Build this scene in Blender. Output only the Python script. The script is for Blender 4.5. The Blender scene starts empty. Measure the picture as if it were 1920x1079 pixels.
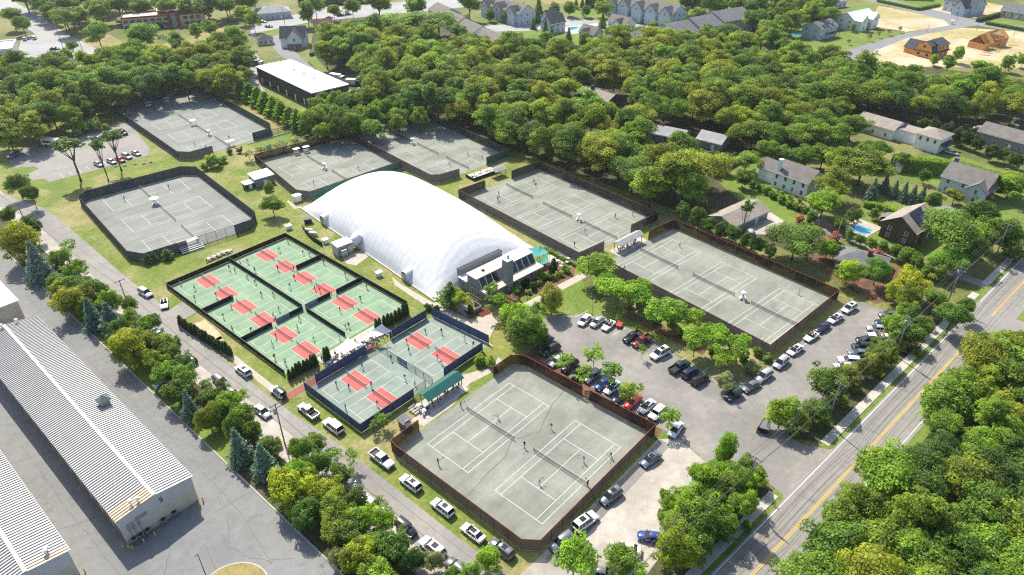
import bpy, math, random
import numpy as np
from mathutils import Vector, Matrix
R = math.radians
sc = bpy.context.scene
COL = sc.collection

# ---------------------------------------------------------------- camera, sky, sun, exposure
CAM_H, PITCH, YAW, FPX = 99.936, R(33.3227), R(41.4635), 1314.13
cam = bpy.data.cameras.new('camera'); cam.sensor_width = 36; cam.lens = FPX / 1920 * 36
cam.clip_end = 6000; cam.clip_start = .5
cob = bpy.data.objects.new('camera', cam); COL.objects.link(cob)
cob.location = (0, 0, CAM_H); cob.rotation_euler = (R(90) - PITCH, 0, YAW - R(90))
sc.camera = cob
SUN_AZ, SUN_EL = R(68), R(49)
w = bpy.data.worlds.new('World'); sc.world = w; w.use_nodes = True
nt = w.node_tree; bg = nt.nodes['Background']
sky = nt.nodes.new('ShaderNodeTexSky'); sky.sky_type = 'NISHITA'; sky.sun_disc = False
sky.sun_elevation = SUN_EL; sky.sun_rotation = R(90) - SUN_AZ; sky.dust_density = 1.5
nt.links.new(sky.outputs[0], bg.inputs[0]); bg.inputs[1].default_value = 0.135
sl = bpy.data.lights.new('sun', 'SUN'); sl.energy = 4.6; sl.angle = R(.53); sl.color = (1, .94, .83)
so = bpy.data.objects.new('sun', sl); COL.objects.link(so)
sd = Vector((math.cos(SUN_AZ) * math.cos(SUN_EL), math.sin(SUN_AZ) * math.cos(SUN_EL), math.sin(SUN_EL)))
so.rotation_euler = sd.to_track_quat('Z', 'Y').to_euler(); so.location = sd * 300
vs = sc.view_settings; vs.view_transform = 'Standard'; vs.look = 'None'; vs.gamma = 1; vs.use_curve_mapping = False
vs.exposure = 0.68
cy = sc.cycles
cy.max_bounces = 5; cy.diffuse_bounces = 3; cy.glossy_bounces = 2; cy.transmission_bounces = 3
cy.transparent_max_bounces = 8; cy.caustics_reflective = False; cy.caustics_refractive = False
cy.use_denoising = False; cy.use_adaptive_sampling = False; cy.filter_width = 1.2

# ---------------------------------------------------------------- survey: picture point -> place on the ground
FW = np.array([math.cos(YAW) * math.cos(PITCH), math.sin(YAW) * math.cos(PITCH), -math.sin(PITCH)])
RT = np.array([math.sin(YAW), -math.cos(YAW), 0.]); UP = np.cross(RT, FW)
def G(px, py, z=0.):
    d = (px - 960) / FPX * RT - (py - 539.5) / FPX * UP + FW
    t = (z - CAM_H) / d[2]
    return (float(d[0] * t), float(d[1] * t))
def px_of(p):
    d = np.array([p[0], p[1], p[2] - CAM_H]); z = d @ FW
    return (960 + FPX * (d @ RT) / z, 539.5 - FPX * (d @ UP) / z, z)
def mpp(x, y, z=0):           # metres per picture pixel at a place
    return px_of((x, y, z))[2] / FPX

# ---------------------------------------------------------------- object helpers
def setp(o, label=None, cat=None, group=None, kind=None):
    if label: o['label'] = label
    if cat: o['category'] = cat
    if group: o['group'] = group
    if kind: o['kind'] = kind
    return o
def thing(name, label, cat, loc=(0, 0, 0), rz=0., group=None):
    o = bpy.data.objects.new(name, None); COL.objects.link(o); o.empty_display_size = .3
    o.location = loc if len(loc) == 3 else (loc[0], loc[1], 0); o.rotation_euler = (0, 0, rz)
    return setp(o, label, cat, group)
def put(name, me, parent=None, loc=(0, 0, 0), rot=(0, 0, 0), scale=None, mats=None):
    o = bpy.data.objects.new(name, me); COL.objects.link(o)
    o.parent = parent; o.location = loc if len(loc) == 3 else (loc[0], loc[1], 0)
    if not isinstance(rot, tuple): rot = (0, 0, rot)
    o.rotation_euler = rot
    if scale is not None: o.scale = scale if isinstance(scale, tuple) else (scale,) * 3
    if mats:
        for i, m in enumerate(mats):
            if m is None: continue
            o.material_slots[i].link = 'OBJECT'; o.material_slots[i].material = m
    return o
class MB:
    """collects faces, then links them as one mesh"""
    def __init__(s): s.v = []; s.f = []; s.m = []; s.sm = []
    def add(s, vs, fs, m=0, smooth=False):
        b = len(s.v); s.v += [tuple(map(float, v)) for v in vs]
        s.f += [tuple(b + i for i in f) for f in fs]; s.m += [m] * len(fs); s.sm += [smooth] * len(fs)
    def box(s, c, d, m=0, rz=0., tilt=None):
        x, y, z = d[0] / 2, d[1] / 2, d[2] / 2; ca, sa = math.cos(rz), math.sin(rz)
        P = []
        for dz in (-z, z):
            for dx, dy in ((-x, -y), (x, -y), (x, y), (-x, y)):
                v = Vector((dx, dy, dz))
                if tilt: v = tilt @ v
                P.append((c[0] + v.x * ca - v.y * sa, c[1] + v.x * sa + v.y * ca, c[2] + v.z))
        s.add(P, [(3, 2, 1, 0), (4, 5, 6, 7), (0, 1, 5, 4), (1, 2, 6, 5), (2, 3, 7, 6), (3, 0, 4, 7)], m)
    def b2(s, x0, x1, y0, y1, z0, z1, m=0):
        s.box(((x0 + x1) / 2, (y0 + y1) / 2, (z0 + z1) / 2), (abs(x1 - x0), abs(y1 - y0), abs(z1 - z0)), m)
    def poly(s, pts, z=None, m=0):
        P = [(p[0], p[1], z if z is not None else p[2]) for p in pts]
        if z is not None:
            a = sum(P[i][0] * P[(i + 1) % len(P)][1] - P[(i + 1) % len(P)][0] * P[i][1] for i in range(len(P)))
            if a < 0: P.reverse()
        s.add(P, [tuple(range(len(P)))], m)
    def prism(s, pts, z0, z1, m=0, mtop=None):
        a = sum(pts[i][0] * pts[(i + 1) % len(pts)][1] - pts[(i + 1) % len(pts)][0] * pts[i][1] for i in range(len(pts)))
        if a < 0: pts = pts[::-1]
        n = len(pts)
        s.add([(p[0], p[1], z0) for p in pts] + [(p[0], p[1], z1) for p in pts],
              [(i, (i + 1) % n, n + (i + 1) % n, n + i) for i in range(n)], m)
        s.add([(p[0], p[1], z1) for p in pts], [tuple(range(n))], m if mtop is None else mtop)
    def tube(s, pts, r, n=6, m=0, smooth=True, cap=True):
        pts = [Vector(p) for p in pts]; rs = r if isinstance(r, (list, tuple)) else [r] * len(pts)
        V = []
        for i, p in enumerate(pts):
            a = pts[max(0, i - 1)]; b = pts[min(len(pts) - 1, i + 1)]; t = (b - a).normalized()
            u = t.cross(Vector((0, 0, 1)));  u = Vector((1, 0, 0)) if u.length < 1e-3 else u.normalized()
            v = t.cross(u)
            for k in range(n):
                an = 2 * math.pi * k / n; V.append(p + (u * math.cos(an) + v * math.sin(an)) * rs[i])
        F = []
        for i in range(len(pts) - 1):
            for k in range(n):
                F.append((i * n + k, i * n + (k + 1) % n, (i + 1) * n + (k + 1) % n, (i + 1) * n + k))
        if cap:
            F.append(tuple(range(n))[::-1]); F.append(tuple((len(pts) - 1) * n + k for k in range(n)))
        s.add(V, F, m, smooth)
    def cyl(s, x, y, z0, z1, r, n=12, m=0, r2=None, smooth=True):
        s.tube([(x, y, z0), (x, y, z1)], [r, r if r2 is None else r2], n, m, smooth)
    def loft(s, rings, m=0, smooth=False, close=True, caps=True):
        n = len(rings[0]); V = [p for r in rings for p in r]; F = []
        for i in range(len(rings) - 1):
            for k in range(n if close else n - 1):
                F.append((i * n + k, i * n + (k + 1) % n, (i + 1) * n + (k + 1) % n, (i + 1) * n + k))
        if caps: F += [tuple(range(n))[::-1], tuple((len(rings) - 1) * n + k for k in range(n))]
        s.add(V, F, m, smooth)
    def mesh(s, name, mats):
        me = bpy.data.meshes.new(name); me.from_pydata(s.v, [], s.f)
        for m in (mats if isinstance(mats, (list, tuple)) else [mats]): me.materials.append(m)
        me.polygons.foreach_set('material_index', s.m); me.polygons.foreach_set('use_smooth', s.sm)
        me.update(); return me
    def build(s, name, mats, parent=None, loc=(0, 0, 0), rot=0.):
        return put(name, s.mesh(name, mats), parent, loc, rot)
def struct(name, pts, z, m, parent=None, kind='structure'):
    b = MB(); b.poly(pts, z); o = b.build(name, m, parent)
    if parent is None: o['kind'] = kind
    return o
def gp(*l): return [G(a, b) for a, b in l]

# ---------------------------------------------------------------- materials
def lin(r, g, b):
    f = lambda c: (c / 255 / 12.92) if c / 255 <= .04045 else ((c / 255 + .055) / 1.055) ** 2.4
    return (f(r), f(g), f(b), 1)
class NT:
    def __init__(s, name):
        s.mat = bpy.data.materials.new(name); s.mat.use_nodes = True; s.t = s.mat.node_tree
        s.b = s.t.nodes['Principled BSDF']; s.out = s.t.nodes['Material Output']
    def n(s, kind, **k):
        o = s.t.nodes.new('ShaderNode' + kind)
        for a, v in k.items(): setattr(o, a, v)
        return o
    def l(s, a, b): s.t.links.new(a, b)
    def pos(s, scale=(1, 1, 1), rz=0., obj=False):
        if obj: src = s.n('TexCoord').outputs['Object']
        else: src = s.n('NewGeometry').outputs['Position']
        mp = s.n('Mapping'); mp.inputs['Scale'].default_value = scale; mp.inputs['Rotation'].default_value = (0, 0, rz)
        s.l(src, mp.inputs[0]); return mp.outputs[0]
    def noise(s, vec, scale, detail=4, rough=.6, dist=0.):
        o = s.n('TexNoise'); o.inputs['Scale'].default_value = scale; o.inputs['Detail'].default_value = detail
        o.inputs['Roughness'].default_value = rough; o.inputs['Distortion'].default_value = dist
        s.l(vec, o.inputs['Vector']); return o.outputs[0]
    def ramp(s, fac, stops):
        o = s.n('ValToRGB'); e = o.color_ramp.elements
        while len(e) < len(stops): e.new(.5)
        for i, (p, c) in enumerate(stops):
            e[i].position = p; e[i].color = c if len(c) == 4 else (*c, 1)
        s.l(fac, o.inputs[0]); return o.outputs[0]
    def mix(s, a, b, fac, mode='MIX'):
        o = s.n('MixRGB', blend_type=mode)
        for i, v in ((0, fac), (1, a), (2, b)):
            if hasattr(v, 'is_output'): s.l(v, o.inputs[i])
            elif i == 0: o.inputs[0].default_value = v
            else: o.inputs[i].default_value = v if len(v) == 4 else (*v, 1)
        return o.outputs[0]
    def math(s, op, a, b=0.):
        o = s.n('Math', operation=op)
        for i, v in ((0, a), (1, b)):
            if hasattr(v, 'is_output'): s.l(v, o.inputs[i])
            else: o.inputs[i].default_value = v
        return o.outputs[0]
    def bump(s, h, strength, dist=.05):
        o = s.n('Bump'); o.inputs['Strength'].default_value = strength; o.inputs['Distance'].default_value = dist
        s.l(h, o.inputs['Height']); s.l(o.outputs[0], s.b.inputs['Normal'])
    def fin(s, col, rough=.85, spec=.3, metal=0.):
        if hasattr(col, 'is_output'): s.l(col, s.b.inputs['Base Color'])
        else: s.b.inputs['Base Color'].default_value = col if len(col) == 4 else (*col, 1)
        s.b.inputs['Roughness'].default_value = rough; s.b.inputs['Metallic'].default_value = metal
        s.b.inputs['Specular IOR Level'].default_value = spec; return s.mat
def sc3(c, k): return (c[0] * k, c[1] * k, c[2] * k, 1)
def plain(name, c, rough=.7, var=.12, scale=1.5, spec=.3, metal=0., bump=0., fine=0.):
    n = NT(name); v = n.pos()
    x = n.ramp(n.noise(v, scale, 5, .65), [(.3, sc3(c, 1 - var)), (.7, sc3(c, 1 + var))])
    if fine:
        x = n.mix(x, n.ramp(n.noise(v, scale * 14, 2, .5), [(.35, (1 - fine,) * 3), (.65, (1 + fine,) * 3)]), 1., 'MULTIPLY')
    if bump: n.bump(n.noise(v, scale * 6, 3), bump)
    return n.fin(x, rough, spec, metal)
def two(name, c1, c2, s1, lo=.4, hi=.6, rough=.9, fine=.18, s2=3., spec=.2, c3=None, s3=.02, bump=0.):
    """two colours in large patches with fine grain (ground surfaces)"""
    n = NT(name); v = n.pos()
    x = n.ramp(n.noise(v, s1, 6, .65, .3), [(lo, c1), (hi, c2)])
    if c3 is not None:
        x = n.mix(x, c3, n.ramp(n.noise(v, s3, 5, .6, .5), [(.48, (0, 0, 0)), (.62, (1, 1, 1))]))
    x = n.mix(x, n.ramp(n.noise(v, s2, 3, .6), [(.3, (1 - fine,) * 3), (.7, (1 + fine,) * 3)]), 1., 'MULTIPLY')
    x = n.mix(x, n.ramp(n.noise(v, .32, 5, .7, .8), [(.3, (.84,) * 3), (.7, (1.16,) * 3)]), 1., 'MULTIPLY')
    x = n.mix(x, n.ramp(n.noise(v, 7., 2, .6), [(.3, (.85,) * 3), (.7, (1.15,) * 3)]), 1., 'MULTIPLY')
    if bump: n.bump(n.noise(v, s2 * 2, 3), bump)
    return n.fin(x, rough, spec)
def asphalt(name, c, crack=.0, patch=.25, warm=None):
    n = NT(name); v = n.pos()
    x = n.ramp(n.noise(v, .045, 6, .62, .6), [(.3, sc3(c, 1 - patch)), (.72, sc3(c, 1 + patch))])
    if warm is not None: x = n.mix(x, warm, n.ramp(n.noise(v, .09, 5, .7), [(.5, (0, 0, 0)), (.68, (.8, .8, .8))]))
    x = n.mix(x, n.ramp(n.noise(v, .6, 5, .7), [(.3, (.88,) * 3), (.7, (1.12,) * 3)]), 1., 'MULTIPLY')
    x = n.mix(x, n.ramp(n.noise(v, 9, 2, .6), [(.3, (.88,) * 3), (.7, (1.1,) * 3)]), 1., 'MULTIPLY')
    if crack:
        d = n.noise(v, .25, 4, .6)
        vv = n.n('VectorMath', operation='ADD'); n.l(v, vv.inputs[0])
        dn = n.n('TexNoise'); dn.inputs['Scale'].default_value = .35; n.l(v, dn.inputs['Vector'])
        vm = n.n('VectorMath', operation='SCALE'); vm.inputs['Scale'].default_value = 3.; n.l(dn.outputs[1], vm.inputs[0])
        n.l(vm.outputs[0], vv.inputs[1])
        vo = n.n('TexVoronoi', feature='DISTANCE_TO_EDGE'); vo.inputs['Scale'].default_value = .11; n.l(vv.outputs[0], vo.inputs['Vector'])
        ck = n.math('LESS_THAN', vo.outputs['Distance'], .0035)
        ck = n.math('MULTIPLY', ck, n.ramp(d, [(.5, (0, 0, 0)), (.56, (1, 1, 1))]))
        x = n.mix(x, (.06, .034, .033, 1), n.math('MULTIPLY', ck, crack))
    n.bump(n.noise(v, 12, 2), .15, .02)
    return n.fin(x, .9, .25)
def court(name, c1, c2, streak=(.15, .9), rz=0.):
    n = NT(name); v = n.pos((streak[0], streak[1], 1), rz); u = n.pos()
    x = n.ramp(n.noise(u, .11, 6, .65, .6), [(.32, c1), (.68, c2)])
    x = n.mix(x, n.ramp(n.noise(v, .6, 5, .65), [(.3, (.86,) * 3), (.7, (1.12,) * 3)]), 1., 'MULTIPLY')
    x = n.mix(x, n.ramp(n.noise(u, 1.3, 5, .7), [(.3, (.9,) * 3), (.72, (1.08,) * 3)]), 1., 'MULTIPLY')
    return n.fin(x, .92, .15)
def glass(name, c=(.02, .025, .03)):
    n = NT(name); return n.fin(c, .06, .6)
def screen(name, c, alpha, var=.25):
    """woven windscreen or netting: some of the light goes through"""
    n = NT(name); v = n.pos()
    x = n.ramp(n.noise(v, .7, 4, .7), [(.3, sc3(c, 1 - var)), (.7, sc3(c, 1 + var))]); n.fin(x, .8, .2)
    t = n.n('BsdfTransparent'); m = n.n('MixShader'); m.inputs[0].default_value = alpha
    n.l(t.outputs[0], m.inputs[1]); n.l(n.b.outputs[0], m.inputs[2]); n.l(m.outputs[0], n.out.inputs[0])
    return n.mat
def leafmat(name, trans=.35, dry=None):
    n = NT(name); oi = n.n('ObjectInfo'); at = n.n('Attribute', attribute_name='v')
    base = n.mix(oi.outputs['Color'], (1.30, 1.22, .75, 1), n.math('MULTIPLY', at.outputs['Fac'], .8), 'MULTIPLY')
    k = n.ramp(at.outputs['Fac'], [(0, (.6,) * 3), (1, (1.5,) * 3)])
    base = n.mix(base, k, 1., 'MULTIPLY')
    k2 = n.ramp(oi.outputs['Random'], [(0, (.78, .86, .9)), (.5, (1, 1, 1)), (1, (1.12, 1.1, .9))])
    base = n.mix(base, k2, 1., 'MULTIPLY')
    n.fin(base, .6, .25)
    tr = n.n('BsdfTranslucent'); n.l(n.mix(base, (1.7, 1.6, .5, 1), 1., 'MULTIPLY'), tr.inputs[0])
    m = n.n('MixShader'); m.inputs[0].default_value = trans
    n.l(n.b.outputs[0], m.inputs[1]); n.l(tr.outputs[0], m.inputs[2]); n.l(m.outputs[0], n.out.inputs[0])
    return n.mat
def domemat():
    n = NT('dome_fabric'); v = n.pos((1, 1, 1), 0, True)
    x = n.ramp(n.noise(v, .12, 5, .65), [(.3, (.68, .68, .68)), (.7, (.74, .738, .73))])
    st = n.pos((1.2, .16, .3), 0, True); x = n.mix(x, n.ramp(n.noise(st, .8, 5, .7), [(.35, (.92, .92, .91)), (.65, (1.02, 1.02, 1.02))]), 1., 'MULTIPLY')
    for d_, sc_ in (('Y', .196), ('X', .27)):
        wv = n.n('TexWave', bands_direction=d_, wave_profile='SIN'); wv.inputs['Scale'].default_value = sc_; wv.inputs['Distortion'].default_value = .6; wv.inputs['Detail'].default_value = 2
        n.l(v, wv.inputs['Vector']); x = n.mix(x, n.ramp(wv.outputs[1], [(.0, (.965, .967, .97)), (.10, (1, 1, 1))]), 1., 'MULTIPLY')
    n.bump(n.noise(v, .9, 4), .12, .15)
    return n.fin(x, .5, .35)
def paint(name, c, rough=.25, metal=0.):
    n = NT(name); n.fin(c, rough, .5, metal); n.b.inputs['Coat Weight'].default_value = .6; n.b.inputs['Coat Roughness'].default_value = .06
    return n.mat
def shingle(name, c, var=.2):
    n = NT(name); v = n.pos((1, 1, 1), 0, True)
    x = n.ramp(n.noise(v, .35, 5, .7), [(.3, sc3(c, 1 - var)), (.7, sc3(c, 1 + var))])
    br = n.n('TexBrick'); br.inputs['Scale'].default_value = 3.2; br.inputs['Mortar Size'].default_value = .012
    br.inputs['Color1'].default_value = (1.12, 1.12, 1.12, 1); br.inputs['Color2'].default_value = (.86, .86, .86, 1); br.inputs['Mortar'].default_value = (.7, .7, .7, 1)
    n.l(v, br.inputs['Vector']); x = n.mix(x, br.outputs[0], 1., 'MULTIPLY')
    return n.fin(x, .9, .2)
def siding(name, c, pitch=.2, var=.08, vert=False):
    n = NT(name); v = n.pos((1, 1, 1), 0, True)
    x = n.ramp(n.noise(v, .8, 5, .7), [(.3, sc3(c, 1 - var)), (.7, sc3(c, 1 + var))])
    wv = n.n('TexWave', bands_direction='X' if vert else 'Z', wave_profile='SAW'); wv.inputs['Scale'].default_value = .314 / pitch * 1.0
    n.l(v, wv.inputs['Vector']); n.bump(wv.outputs[1], .5, .02)
    return n.fin(x, .7, .3)

MT = dict(
    ground=two('ground', (.135, .15, .042), (.21, .20, .075), .05, .36, .62, fine=.3, s2=1.1, c3=(.10, .125, .03), s3=.018, bump=.4),
    lawn=two('lawn', (.11, .175, .026), (.17, .215, .045), .06, .35, .65, fine=.25, s2=1.4, bump=.3),
    club_lawn=two('club_lawn', (.115, .175, .028), (.215, .22, .055), .075, .38, .68, fine=.26, s2=1.2, c3=(.27, .24, .105), s3=.055, bump=.4),
    dry=two('dry_grass', (.30, .235, .095), (.22, .19, .07), .08, fine=.25, s2=1.1, bump=.3),
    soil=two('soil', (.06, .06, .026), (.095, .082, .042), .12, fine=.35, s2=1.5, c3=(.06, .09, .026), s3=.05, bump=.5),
    mulch=two('mulch', (.11, .06, .035), (.19, .11, .06), .3, fine=.3, s2=2.5, bump=.4),
    sand=two('sand', (.42, .33, .21), (.55, .45, .31), .05, fine=.12, s2=1.2, c3=(.34, .30, .12), s3=.03, bump=.3),
    gravel=two('gravel', (.36, .325, .28), (.46, .42, .365), .07, fine=.06, s2=.5, c3=(.33, .30, .26), s3=.04, bump=.3),
    lot=asphalt('lot_asphalt', (.225, .212, .192), .35, .2, warm=(.31, .285, .25, 1)),
    drive=asphalt('drive_asphalt', (.26, .245, .225), .2, .18, warm=(.33, .30, .26, 1)),
    yard=asphalt('yard_asphalt', (.205, .206, .20), .5, .14),
    road=asphalt('road_asphalt', (.245, .23, .208), .7, .12),
    town=asphalt('town_asphalt', (.33, .325, .32), .3, .15),
    lane=asphalt('lane_asphalt', (.22, .22, .22), .2, .12),
    concrete=plain('concrete', (.45, .42, .37), .9, .14, .5, fine=.1),
    paving=plain('paving', (.42, .37, .31), .9, .14, .8, fine=.12),
    kerb=plain('kerb_concrete', (.40, .385, .36), .9, .15, .7),
    clay=court('clay_court', (.19, .203, .168), (.29, .298, .25)),
    clay2=court('clay_court_pale', (.20, .212, .19), (.268, .277, .25)),
    pickle=court('pickleball_green', (.185, .28, .175), (.24, .34, .22), (.5, .5)),
    kitchen=court('pickleball_red', (.43, .12, .105), (.50, .155, .135), (.5, .5)),
    hard=court('hard_court', (.205, .25, .21), (.262, .305, .26), (.5, .5)),
    hard_red=court('hard_court_red', (.42, .12, .105), (.49, .15, .13), (.5, .5)),
    maroon=plain('maroon_surface', (.28, .10, .09), .9, .15, .8),
    white_line=plain('white_line', (.62, .62, .58), .8, .16, 1.5),
    road_white=plain('road_white', (.75, .75, .73), .7, .15, 2.),
    road_yellow=plain('road_yellow', (.68, .42, .05), .7, .15, 2.),
    water=paint('pool_water', (.05, .36, .52, 1), .08),
    dome=domemat(),
    white=plain('white_paint', (.78, .78, .76), .5, .06, .6, .4),
    cream=plain('cream_render', (.55, .42, .27), .85, .1, .6),
    grey_wall=siding('grey_siding', (.22, .225, .23), .22),
    dark_wall=siding('dark_siding', (.045, .045, .048), .3),
    white_wall=siding('white_siding', (.78, .785, .79), .22),
    blue_wall=siding('blue_grey_siding', (.47, .53, .58), .22),
    brown_wall=shingle('brown_shingle_wall', (.10, .068, .045)),
    tan_wall=plain('tan_block', (.52, .46, .36), .9, .1, .8),
    metal_wall=siding('ribbed_metal', (.52, .515, .51), .3, vert=True),
    metal_roof=plain('metal_roof', (.66, .645, .60), .45, .06, .25, .4),
    seam_shade=plain('roof_seam_shade', (.28, .275, .26), .5, .1, .5),  # dark tone paints in the shade lines along the roof ribs
    rust=plain('rust_stained_roof', (.60, .47, .33), .5, .2, .6, .3),
    roof_brown=shingle('brown_shingles', (.19, .172, .155)),
    roof_tan=shingle('tan_shingles', (.31, .27, .225)),
    roof_grey=shingle('grey_shingles', (.17, .17, .175)),
    roof_dark=shingle('dark_shingles', (.075, .08, .09)),
    roof_light=shingle('light_grey_shingles', (.34, .34, .34)),
    roof_white=plain('white_membrane', (.80, .80, .79), .6, .03, .2),
    roof_warm=plain('warm_membrane', (.50, .45, .39), .7, .1, .4),
    green_roof=plain('green_metal_roof', (.018, .11, .09), .45, .1, .6, .4),
    teal=plain('teal_shade_cloth', (.07, .30, .26), .8, .1, .5),
    sail=plain('cream_shade_cloth', (.82, .76, .68), .8, .04, .5),
    maroon_brick=plain('maroon_brick', (.20, .055, .045), .9, .15, 2.),
    plywood=plain('plywood', (.66, .32, .11), .85, .15, .8),
    lumber=plain('lumber', (.78, .40, .15), .85, .15, 1.),
    wood=plain('weathered_wood', (.26, .20, .145), .9, .2, 1.5),
    pole=plain('pole_wood', (.24, .205, .17), .9, .2, 2.),
    steel=plain('grey_steel', (.36, .37, .38), .4, .1, 1., .5, .6),
    dark=plain('dark_metal', (.025, .025, .028), .5, .2, 2.),
    red_post=plain('red_post', (.30, .05, .035), .7, .2, 2.),
    green_post=plain('dark_green_post', (.02, .05, .04), .7, .2, 2.),
    rail_tan=plain('tan_rail', (.42, .29, .22), .7, .15, 2.),
    scr_black=screen('black_windscreen', (.022, .02, .018), .96),
    scr_brown=screen('brown_windscreen', (.036, .027, .023), .70),
    scr_navy=screen('navy_windscreen', (.055, .066, .09), .82),
    scr_green=screen('green_windscreen', (.025, .06, .055), .8),
    scr_teal=screen('teal_windscreen', (.03, .13, .11), .9),
    scr_blue=screen('blue_windscreen', (.055, .085, .17), .95),
    scr_grey=screen('grey_windscreen', (.055, .058, .062), .72),
    chain=screen('chain_link', (.12, .13, .13), .2), net=screen('net_mesh', (.03, .03, .03), .5),
    glass=glass('window_glass'), car_glass=glass('car_glass', (.012, .014, .017)),
    solar=glass('solar_glass', (.012, .014, .022)),
    rubber=plain('rubber', (.018, .018, .018), .85, .1, 3.),
    rim=plain('alloy_rim', (.45, .45, .46), .3, .1, 2., .5, .7),
    trim=plain('black_trim', (.02, .02, .02), .6, .1, 2.),
    lamp_front=paint('headlamp', (.65, .67, .68, 1), .12), lamp_rear=paint('tail_lamp', (.42, .02, .015, 1), .2),
    bark=plain('bark', (.13, .10, .075), .95, .25, 2., bump=.5), bark_pale=plain('pale_bark', (.24, .21, .175), .95, .2, 2., bump=.4),
    leaf=leafmat('leaf', .42), needle=leafmat('needle', .12), yellow=plain('yellow_paint', (.62, .46, .04), .6, .1, 2.),
    plastic_white=plain('white_plastic', (.75, .74, .72), .5, .06, 2.), rock=plain('rock', (.32, .30, .28), .9, .2, 2.),
    wire=plain('cable', (.10, .10, .105), .6, .1, 1.), banner=plain('blue_banner', (.15, .20, .30), .7, .15, .7),
    sky_blue=plain('blue_plastic', (.10, .36, .55), .5, .1, 2.), orange=plain('orange_plastic', (.70, .30, .04), .5, .1, 2.),
    red_plastic=plain('red_plastic', (.5, .05, .03), .5, .1, 2.),
)
# ================================================================ ground, roads, lots
def strip(pts, w0, w1):      # band along a polyline, offsets to the left
    out0, out1 = [], []
    for i, p in enumerate(pts):
        a = Vector(pts[max(0, i - 1)]); b = Vector(pts[min(len(pts) - 1, i + 1)]); t = (b - a).normalized(); nrm = Vector((-t.y, t.x))
        out0.append(tuple(Vector(p) + nrm * w0)); out1.append(tuple(Vector(p) + nrm * w1))
    return out0 + out1[::-1]
struct('ground', [(-3000, -3000), (3000, -3000), (3000, 3000), (-3000, 3000)], 0, MT['ground'])
# storage yard and its kerb
struct('storage_yard_asphalt', [(-140, -60), (33.2, -60), (33.2, 330), (-140, 330)], .03, MT['yard'])
b = MB(); b.b2(33.2, 33.45, 57, 300, 0, .15); b.build('kerb', MT['kerb'])['kind'] = 'structure'
isl = [(19.8 + 5.5 * math.cos(a), 75.7 + 5.5 * math.sin(a)) for a in np.linspace(0, 2 * math.pi, 26)[:-1]]
b = MB(); b.prism([(19.8 + 5.75 * math.cos(a), 75.7 + 5.75 * math.sin(a)) for a in np.linspace(0, 2 * math.pi, 26)[:-1]], 0, .15); b.build('island_kerb', MT['kerb'])['kind'] = 'structure'
struct('island_grass', isl, .17, MT['dry'])
# tree strip, drive, shoulder
struct('tree_strip_soil', [(33.45, 40), (43.2, 40), (43.0, 330), (33.45, 330)], .02, MT['soil'])
struct('strip_grass', [(33.45, 100), (37.5, 104), (36.5, 128), (38.8, 150), (37.8, 168), (39.5, 192), (36, 205), (33.45, 205)], .035, MT['lawn'])
struct('drive_shoulder', [(41.2, 30), (45.5, 30), (46, 215), (46, 300), (41.5, 300), (40.6, 215)], .03, MT['gravel'])
struct('drive', [(44.6, 26), (50.9, 40), (50.5, 58), (50.4, 88), (48.8, 112), (49.2, 130), (50.1, 152), (49.8, 182), (50.6, 210), (50.9, 240), (44, 268), (20, 282), (20, 275), (40, 262), (45.4, 236),
    (44.2, 190), (44, 158), (44.6, 128), (45.8, 110), (45.6, 80), (44.6, 60)], .05, MT['drive'])
struct('club_lawn', [(51, 40), (96, 40), (99, 80), (128, 92), (140, 90), (180, 80), (186, 215), (150, 320), (60, 330), (46, 300), (47, 60)], .015, MT['club_lawn'])
struct('parking_pad', [(50, 151), (54.2, 151.5), (54.2, 158.5), (50, 157.5)], .045, MT['drive'])
struct('walkway', [(50, 113.3), (51.5, 113.3), (51.5, 137), (53, 137), (53, 138.2), (50, 138)], .04, MT['paving'])
# main parking lot, right lot, entry
struct('parking_lot', [(95.2, 40), (95.4, 56), (96.2, 64.2), (97.2, 73.8), (99.5, 80.2), (104, 85), (109.7, 85.6), (114.4, 81.6), (116.3, 80.1), (118.7, 75.4), (119, 69.4), (119.1, 59.9), (117.8, 56),
    (115.7, 44.4), (114, 41.5), (115.5, 39.6), (118, 39.6), (120.5, 37.6), (131, 36.6), (164.4, 32.9), (167.2, 30), (167, 22.2), (137.8, 21.4), (119.5, 22.4), (113.4, 24.8), (110.6, 26.5), (109.6, 22), (112, 17.0), (95, 18.6), (96.8, 24.5), (92.8, 32)], .045, MT['lot'])
struct('dirt_lot', [(50.8, 44.4), (58, 44.0), (92.2, 43.6), (95.2, 41), (92.8, 32), (84, 32.5), (74, 29.5), (62, 29), (44, 26)], .04, MT['gravel'])
struct('fence_side_path', [(57, 43.2), (92.6, 43.2), (92.6, 40.9), (57, 40.9)], .055, MT['lot'])
b = MB(); b.prism([(114.2, 42), (115.6, 40), (118, 40), (118.3, 43), (116, 45)], 0, .14); b.build('island_kerb', MT['kerb'])['kind'] = 'structure'
struct('island_mulch', [(114.5, 42), (115.8, 40.3), (117.7, 40.3), (118, 43), (116, 44.6)], .15, MT['mulch'])
struct('island_mulch', [(118.2, 43), (117.9, 56), (119.4, 60), (119.4, 76), (116.8, 80.6), (126, 80), (136, 72), (131, 40), (121, 38.4)], .025, MT['club_lawn'])
struct('mulch_bed', [(121.5, 50), (122, 62), (122, 72), (124.5, 72), (125.6, 62), (126, 50)], .035, MT['mulch'])
struct('mulch_bed', [(92.6, 44), (95, 44), (95.3, 56), (96.2, 64.2), (97.2, 73.8), (99, 80), (92.6, 80)], .035, MT['mulch'])
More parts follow.
